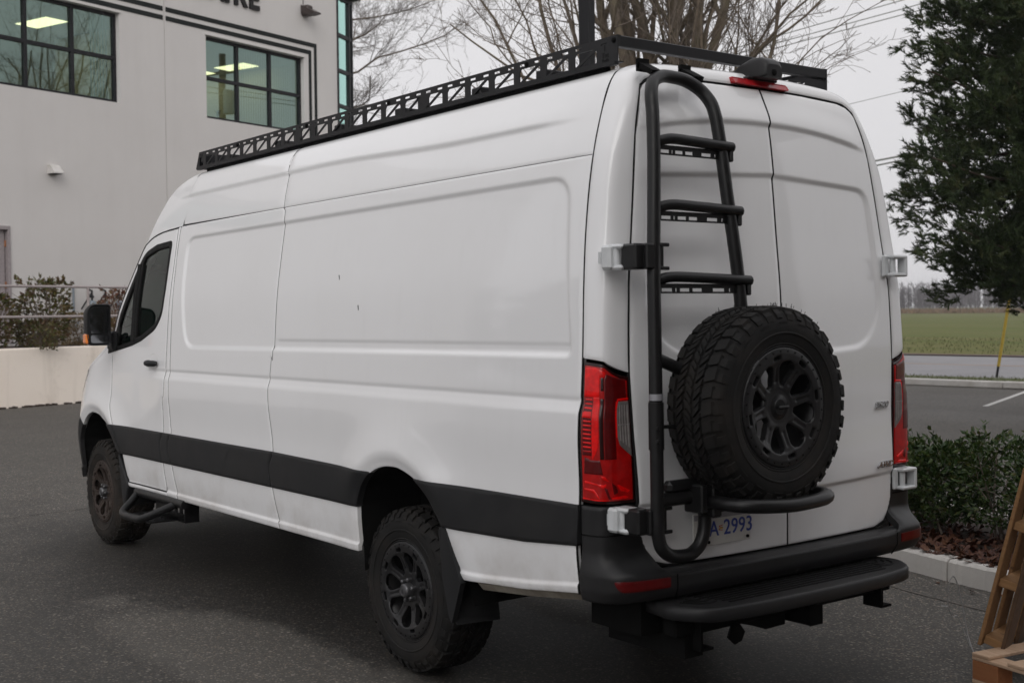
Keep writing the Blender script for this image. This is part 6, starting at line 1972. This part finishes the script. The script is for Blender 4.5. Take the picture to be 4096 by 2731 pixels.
shrub("red_shrub", bl(3.35, -2.0, 1.05), 0.85, 0.5, 0.25, 0.95, 1500, 0.075, 'leaf_red', 65, "dark red shrub behind the railing beside the van's windscreen pillar", LB, stems=14, boxy=2, shell=0.6, sprigs=14)

# gas meters on the wall
def meter(s, z, k, label):
    r = empty("gas_meter", bl(s, -0.02, z), (0, 0, BROT), label, "gas meter", "gas meters on the grey wall")
    mb = MB()
    mb.lathe([(0.0, -0.20), (0.05, -0.195), (0.085, -0.16), (0.085, -0.09), (0.05, -0.06), (0.0, -0.055)], 18, 'y'); mb.build("meter_body", M['meter'], r)
    mb = MB(); mb.tube([(0, -0.12, -0.08), (0, -0.12, -0.17), (0.0, -0.12, -0.24)], [0.035, 0.03, 0.02], 10); mb.build("regulator_cup", M['meter'], r)
    mb = MB(); mb.tube([(0, -0.12, 0.08), (0, -0.12, 0.30)], 0.022, 8); mb.lathe([(0.0, 0.13), (0.045, 0.14), (0.05, 0.17), (0.03, 0.20), (0, 0.20)], 12, 'z', c=(0, -0.12, 0)); mb.tube([(-0.28, -0.10, -0.12), (0.0, -0.11, 0.26)], 0.018, 6)
    mb.tube([(0, -0.12, 0.30), (0, 0.0, 0.34)], 0.02, 6)
    mb.build("meter_pipe", M['post'], r)
    return r
for k, (s, lb) in enumerate(((3.98, "grey gas meter nearest the yellow-green shrub"), (4.36, "second grey gas meter from the shrub, at the railing post"), (4.74, "third grey gas meter, above the red shrub"), (5.08, "grey gas meter deepest in the red shrub by the van"))):
    meter(s, 1.98, k, lb)
r = empty("conduit_pipe", bl(3.54, -0.06, 1.1), (0, 0, BROT), "thin grey upright pipe on the wall left of the gas meters", "pipe")
mb = MB(); mb.tube([(0, 0, 0.3), (-0.01, 0, 1.3)], 0.026, 8); mb.rbox((0.09, 0, 0.62), (0.09, 0.06, 0.06), 0.01); mb.tube([(0.02, 0, 0.35), (0.12, 0, 0.45), (0.14, 0, 0.50)], 0.022, 6)
mb.build("pipe_run", M['meter'], r)

# ------------------------------------------------------------------ trees
def bare_tree(name, loc, label, seed, height, stems, spread, r0, mat, levels=4, droop=0.0, up=0.5, twig=1.0, split=0.0, base=1.2, lean=None, twig_mat=None):
    rg = np.random.default_rng(seed)
    root = empty(name, loc, label=label, cat="tree")
    big = MB(); small = MB()
    segs_small = []
    def limb(p, d, L, r, lev):
        n = max(4, int(4 + L * 1.2)) if lev < 2 else 4
        pts = [p]; dd = d.copy(); dirs = []
        for i in range(n):
            dd = unit(dd + rg.normal(0, 0.10 + 0.05 * lev, 3) + np.array([0, 0, (up if lev < 2 else up * 0.7) * 0.10 - droop * 0.10 * (lev > 0)]))
            pts.append(pts[-1] + dd * L / n); dirs.append(dd.copy())
        rad = np.linspace(r, max(r * 0.30, 0.003), n + 1)
        if lev <= 1: big.tube(pts, rad, 8 if lev == 0 else 6, False)
        else: small.tube(pts, np.maximum(rad, 0.0035), 4 if lev == 2 else 3, False)
        if lev >= levels: return
        k = {0: 11, 1: 9, 2: 7, 3: 4}[lev]
        k = max(2, int(k * (0.75 + 0.5 * rg.random()) * twig))
        for j in range(k):
            t = rg.uniform(0.22 if lev == 0 else 0.12, 1.0)
            f = t * n; i = min(int(f), n - 1)
            b = pts[i] + (pts[i + 1] - pts[i]) * (f - i)
            ax = unit(np.cross(dirs[i], rg.normal(size=3)))
            ang = rg.uniform(0.35, 0.95)
            nd = unit(dirs[i] * math.cos(ang) + ax * math.sin(ang) + np.array([0, 0, 0.12 * up]))
            limb(b, nd, L * rg.uniform(0.28, 0.55) * (1.15 - 0.5 * t), max(0.0035, rad[i] * rg.uniform(0.35, 0.6)), lev + 1)
    trunk_top = np.array([0, 0, base])
    big.tube([(0, 0, -0.1), (0.02, 0, base * 0.5), (0, 0, base + 0.15)], [r0 * 2.4, r0 * 2.0, r0 * 2.0], 14, False)
    for k in range(stems):
        a = 2.399963 * k + rg.uniform(-.3, .3)
        core = k < stems * 0.45
        s = rg.uniform(0.02, 0.16) if core else spread * rg.uniform(0.45, 1.1)
        d = unit(np.array([math.cos(a) * s, math.sin(a) * s, 1.0]))
        if lean is not None: d = unit(d + lean)
        limb(trunk_top + np.array([math.cos(a), math.sin(a), 0]) * r0 * (0.9 if core else 2.2), d, (height - base) * (1 if core else 0.72), r0 * (rg.uniform(0.85, 1.2) if core else rg.uniform(0.35, 0.6)), 0)
    big.build("trunk", M[mat], root); small.build("crown", M[twig_mat or 'twig'], root)
    return root
t1 = bare_tree("bare_tree", (9.55, -9.85, 0), "leafless many-stemmed tree with mossy trunks standing behind the roof rack", 5, 12.5, 26, 0.40, 0.098, 'bark', 4, 0.0, 0.85, 0.70)

# drooping bare tree beyond the building corner
def spreading_tree(name, loc, label, seed, mat, h0, h1, reach, n1):
    rg = np.random.default_rng(seed)
    root = empty(name, loc, label=label, cat="tree")
    big = MB(); small = MB()
    big.tube([(0, 0, -.1), (0.1, 0, 3), (0, 0.1, 8), (0.1, 0, h1)], [0.34, 0.28, 0.2, 0.05], 12, False)
    def twigs(p, d, L, r, lev):
        n = 6; pts = [p]; dd = d.copy(); dirs = []
        for i in range(n):
            dd = unit(dd + rg.normal(0, 0.13, 3) + [0, 0, 0.05 * (i - 1)])
            pts.append(pts[-1] + dd * L / n); dirs.append(dd.copy())
        rad = np.linspace(r, max(0.3 * r, 0.004), n + 1)
        (big if lev == 0 else small).tube(pts, rad, 6 if lev == 0 else 3, False)
        if lev >= 3: return
        for j in range((13, 9, 5)[lev]):
            f = rg.uniform(0.15, 1.0) * n; i = min(int(f), n - 1)
            b = pts[i] + (pts[i + 1] - pts[i]) * (f - i)
            nd = unit(dirs[i] + rg.normal(0, 0.55, 3) * [1, 1, 0.55])
            twigs(b, nd, L * rg.uniform(0.25, 0.5), max(0.005, rad[i] * 0.5), lev + 1)
    for k in range(n1):
        a = 2 * PI * k * 0.381966 + rg.uniform(-.2, .2); z = h0 + (h1 - h0) * (k + 0.5) / n1
        L = reach * (1.0 - 0.45 * (k / n1)) * rg.uniform(0.8, 1.1)
        twigs(np.array([0, 0, z]), unit(np.array([math.cos(a), math.sin(a), 0.10])), L, 0.055 * (1.1 - 0.6 * k / n1), 0)
    big.build("trunk", M[mat], root); small.build("crown", M['far_twig'], root)
    return root
t2 = spreading_tree("bare_tree", (38.4, -20.0, 0), "leafless tree with spreading drooping twigs beyond the building corner", 12, 'bark', 7.5, 17.5, 6.4, 22)

# pine
def pine(name, loc, label, seed, height, rad, z_low, n_t, n_needles=22, parent=None):
    rg = np.random.default_rng(seed)
    root = empty(name, loc, label=label, cat="tree")
    mb = MB()
    mb.tube([(0, 0, -.1), (0.05, 0.03, height * 0.4), (0.0, 0.1, height * 0.75), (0.05, 0, height * 0.98)], [0.19, 0.15, 0.09, 0.02], 10, False)
    C, D = [], []
    nb = 95
    for k in range(nb):
        f = (k + 0.5) / nb
        z = z_low + (height - z_low) * f
        a = k * 2.399963 + rg.uniform(-.3, .3)
        prof = (math.sin(min(1.0, f * 3.2 + 0.30) * PI / 2)) * (1 - f ** 2.2) ** 0.75
        R = rad * prof * rg.uniform(0.72, 1.08)
        b = np.array([0, 0, z - 0.12 * R])
        d = np.array([math.cos(a), math.sin(a), rg.uniform(-0.10, 0.25)])
        e = b + d * R
        m_ = b + d * R * 0.5 + [0, 0, -0.08 * R]
        pts = smooth_line([b, m_, e], 8)
        mb.tube(pts, np.linspace(0.035, 0.010, len(pts)), 5, False)
        m = max(2, int(n_t / nb * (0.3 + 1.1 * R / rad)))
        for j in range(m):
            t = 1 - rg.random() ** 1.3 * 0.9
            i = min(int(t * (len(pts) - 1)), len(pts) - 1)
            c = pts[i] + rg.normal(0, 1, 3) * [0.26, 0.26, 0.16] * (0.35 + 0.42 * R)
            dc = unit(d * 0.55 + (c - pts[i]) * 1.2 + [0, 0, 0.55])
            for q in range(9):        # a brush of shoots
                C.append(c + rg.normal(0, 0.075, 3)); D.append(unit(dc + rg.normal(0, 0.42, 3)))
    C = np.array(C); D = np.array(D); n = len(C)
    k = n_needles
    f = rg.random((n * k, 1))
    ax = np.repeat(D, k, 0); base = np.repeat(C, k, 0) + ax * f * 0.17
    nd = unit(ax * 1.0 + unit(rg.normal(size=(n * k, 3))) * 0.72)
    L = 0.085 * rg.uniform(0.7, 1.2, (n * k, 1))
    side = unit(np.cross(nd, rg.normal(size=(n * k, 3)))) * 0.0075
    V = np.stack([base - side, base + side, base + nd * L], 1).reshape(-1, 3)
    F = np.arange(n * k * 3).reshape(-1, 3)
    fast("crown", V, F, M['needle'], root)
    mb.build("trunk", M['pine_bark'], root)
    return root
pn = pine("pine_tree", (4.75, -13.35, 0), "dark green bushy pine at the right edge of the picture", 3, 9.6, 2.32, 1.95, 3000, 34)
mb = MB(); mb.lathe([(0.0, 0.03), (0.3, 0.02), (0.35, 0.004)], 24, 'z', c=(4.75, -13.35, 0)); mb.build("tree_pit", M['soil'])["kind"] = "structure"

# ------------------------------------------------------------------ lamp post, wires, guy
lp = empty("lamp_post", (6.3, -5.62, 0), (0, 0, 0.35), "square black lamp post rising behind the roof rack", "lamp post")
mb = MB(); mb.rbox((0, 0, 4.3), (0.150, 0.150, 8.0), 0.012); mb.build("post", M['post'], lp)
mb = MB(); mb.rbox((0, 0, 0.03), (0.36, 0.36, 0.06), 0.01)
for sx in (-1, 1):
    for sy in (-1, 1): mb.cyl((0.13 * sx, 0.13 * sy, 0.05), (0.13 * sx, 0.13 * sy, 0.11), 0.015, 6)
mb.build("base_plate", M['post'], lp)
mb = MB(); mb.rbox((0, 0.45, 8.2), (0.32, 0.7, 0.14), 0.03); mb.rbox((0, 0.1, 8.15), (0.08, 0.3, 0.08), 0.01); mb.build("lamp_head", M['post'], lp)
WG = "overhead wires crossing the sky on the right"
def wire(p, q, r, label, ext=(1.2, 2.5)):
    p, q = np.array(p, float), np.array(q, float); d = q - p
    a, b = p - d * ext[0] * 4, q + d * ext[1] * 4
    pts = [a + (b - a) * t + np.array([0, 0, -0.25 * math.sin(PI * t)]) * 0 for t in np.linspace(0, 1, 12)]
    mb = MB(); mb.tube(pts, r, 5)
    o = mb.build("overhead_wire", M['cable']); tag(o, label, "wire", WG)
wire((20.5, -26.6, 10.37), (18.15, -28.41, 11.03), 0.016, "thin topmost wire of the three at the upper right")
wire((20.48, -26.61, 10.15), (17.4, -28.94, 10.95), 0.016, "thin middle wire of the three at the upper right")
wire((20.46, -26.63, 10.0), (16.84, -29.31, 10.89), 0.016, "thin lowest wire of the three at the upper right")
wire((19.43, -27.46, 7.97), (18.08, -28.46, 8.29), 0.009, "single faint wire between the van's roof and the pine")
wire((18.91, -27.86, 6.18), (17.7, -28.73, 6.41), 0.030, "thick upper cable of the pair running behind the pine")
wire((18.87, -27.89, 6.04), (17.67, -28.75, 6.29), 0.026, "thick lower cable of the pair running behind the pine")
gy = empty("guy_wire", (11.78, -23.09, 0.0), (0, 0, 0), "slanting utility guy wire in a yellow guard on the grass verge", "guy wire")
d = np.array([-0.28, -0.11, 1.95]); d = d / np.linalg.norm(d)
mb = MB(); mb.tube([d * 0.28, d * 2.3], 0.038, 8); mb.build("yellow_guard", M['guard'], gy)
mb = MB(); mb.tube([d * -0.05, d * 9.0], 0.012, 6); mb.tube([d * 0.0, d * 0.3], 0.03, 6); mb.tube([d * 2.3, d * 2.34], 0.04, 8); mb.build("steel_cable", M['post'], gy)

# ------------------------------------------------------------------ pallets
CR = np.array([-0.601, -0.799, 0]); CA = np.array([0.799, -0.601, 0])     # right and away as seen from the photograph
yaw0 = math.atan2(CR[1], CR[0])
# lying block pallet
lpl = empty("wooden_pallet", (-1.79, -1.02, 0), (0, 0, yaw0 - math.radians(62)), "fresh wooden block pallet lying flat on the asphalt at the lower right corner", "pallet")
def plank(name, c, d, mat, parent, rot=None, cham=0.003):
    mb = MB(); mb.rbox(c, d, cham, rot); return mb.build(name, mat, parent)
for i, x in enumerate((0.075, 0.55, 1.02)):
    for j, y in enumerate((0.05, 0.48, 0.93)):
        plank("block", (x, y, 0.064), (0.145, 0.10, 0.088), M['pallet_block'] if (i + j) % 2 == 0 else M['pallet_old'], lpl)
for i, y in enumerate((0.05, 0.48, 0.93)):
    plank("stringer_board", (0.55, y, 0.117), (1.10, 0.10, 0.016), M['pallet_new'], lpl)
    plank("bottom_board", (0.55, y, 0.010), (1.10, 0.10, 0.018), M['pallet_new'], lpl)
for i, x in enumerate((0.05, 0.25, 0.45, 0.66, 0.86, 1.04)):
    plank("deck_board", (x, 0.49, 0.134), (0.098, 0.98, 0.016), M['pallet_new'], lpl, (0, 0, random.uniform(-.01, .01)))
# leaning pallet, seen on its edge
ln = empty("wooden_pallet", (-1.735, -1.150, 0.145), (0, 0, 0), "weathered wooden pallet standing on edge and leaning, on top of the flat pallet", "pallet")
Rz = Matrix.Rotation(yaw0 - math.radians(40), 4, 'Z'); Ry_ = Matrix.Rotation(math.radians(14), 4, 'Y')
ln.rotation_euler = (Rz @ Ry_).to_euler()
# local: x across the pallet's thickness (right), y away from the viewer, z up the pallet
for k in range(5):
    plank("deck_board", (0.009, 0.055 + 0.20 * k, 0.44), (0.018, 0.125 if k else 0.115, 0.88), M['pallet_old'], ln)
for k, z in enumerate((0.030, 0.32, 0.60, 0.85)):
    plank("stringer", (0.062, 0.47, z), (0.086, 0.90, 0.040), M['pallet_old'], ln, (0, 0.03 * (-1) ** k, 0))
for k in range(5):
    plank("deck_board", (0.115, 0.055 + 0.20 * k, 0.44), (0.018, 0.125 if k else 0.11, 0.88), M['pallet_dark'], ln)
# loose wire from the pallet
wr = MB()
def gp(r, a, z): return tuple(np.array([-1.77, -1.04, 0]) + CR * r + CA * a + np.array([0, 0, z]))
wr.tube(smooth_line([gp(0.14, -0.10, 0.01), gp(0.06, -0.06, 0.04), gp(0.01, -0.03, 0.13), gp(-0.012, 0.0, 0.22), gp(-0.028, 0.01, 0.33), gp(-0.045, 0.02, 0.42), gp(-0.060, 0.02, 0.470), gp(-0.074, 0.02, 0.487)], 60), 0.0032, 6)
wr.tube(smooth_line([gp(-0.074, 0.02, 0.487), gp(-0.090, 0.02, 0.46), gp(-0.097, 0.02, 0.40), gp(-0.094, 0.02, 0.34), gp(-0.076, 0.02, 0.296), gp(-0.054, 0.02, 0.299), gp(-0.030, 0.02, 0.25), gp(0.0, 0.0, 0.16)], 50), 0.0020, 6)
wr.tube([gp(-0.095, 0.02, 0.345), gp(-0.125, 0.03, 0.345)], 0.0018, 5)
o = wr.build("loose_wire", M['wire']); tag(o, "bent loop of loose grey wire sticking up from the flat pallet", "wire")

# ------------------------------------------------------------------ what stands round about, out of the picture but in its reflections, with an added building for shade
ws = empty("shade_building", (-9.3, -1.0, 0), (0, 0, 0.0), "grey clad workshop behind the photographer", "building")  # added, unseen: placed and sized to shade the van's rear and near ground
mb = MB(); mb.box((-3, 0, 3.3), (6, 18, 6.6)); mb.build("wall", M['shade_building'], ws)
mb = MB(); mb.box((-2.2, 0, 6.7), (8.2, 19, 0.2)); mb.build("roof", M['frame'], ws)
for y in (-6, -1, 4):
    mb = MB()
    for k in range(6): mb.rbox((0.03, y, 0.35 + 0.62 * k), (0.06, 3.6, 0.6), 0.02)
    mb.build("roller_door", M['door'], ws)
for k, (x, y, h, r) in enumerate(((34, 22, 10.2, 3.3), (44, 29, 10.5, 4.0), (27, 24, 8.0, 2.4))):
    c = copy_tree(pn); c.location = (x, y, 0); s = h / 9.6; c.scale = (r / 2.32, r / 2.32, s); c.rotation_euler = (0, 0, 1.3 * k)
    c["label"] = ("pine across the yard, outside the picture to the left", "tall pine farther across the yard, outside the picture", "small pine across the yard, outside the picture")[k]
c = copy_tree(t1); c.location = (43, 16, 0); c["label"] = "leafless many-stemmed tree across the yard, outside the picture"

c = copy_tree(t1); c.location = (-2, -42, 0); c.scale = (1.5, 1.5, 1.35); c["label"] = "tall leafless tree over the road, mirrored in the left office window"
up_ = empty("utility_pole", (9.8, -39.0, 0), (0, 0, 0.2), "wooden utility pole beside the far road edge, mirrored in the right office window", "utility pole")
mb = MB(); mb.tube([(0, 0, -0.2), (0, 0, 15.2)], [0.24, 0.17], 12); mb.build("pole", M['pine_bark'], up_)
mb = MB(); mb.box((0, 0.14, 14.2), (2.6, 0.12, 0.14)); mb.build("cross_arm", M['pine_bark'], up_)
mb = MB(); mb.tube([(0.5, 0.1, 12.0), (0.5, 0.1, 13.2)], 0.28, 12); mb.build("transformer", M['meter'], up_)

# ------------------------------------------------------------------ thin winter haze
hm = bpy.data.materials.new("haze"); hm.use_nodes = True
ht = hm.node_tree; ht.nodes.clear()
ho = ht.nodes.new("ShaderNodeOutputMaterial"); hv = ht.nodes.new("ShaderNodeVolumePrincipled")
hv.inputs['Color'].default_value = (0.93, 0.93, 0.96, 1); hv.inputs['Density'].default_value = 0.0005; hv.inputs['Anisotropy'].default_value = 0.2
ht.links.new(hv.outputs[0], ho.inputs['Volume'])
mb = MB(); mb.box((0, 0, 10.0), (1900, 1900, 22.0)); hz = mb.build("haze", hm); hz["kind"] = "stuff"
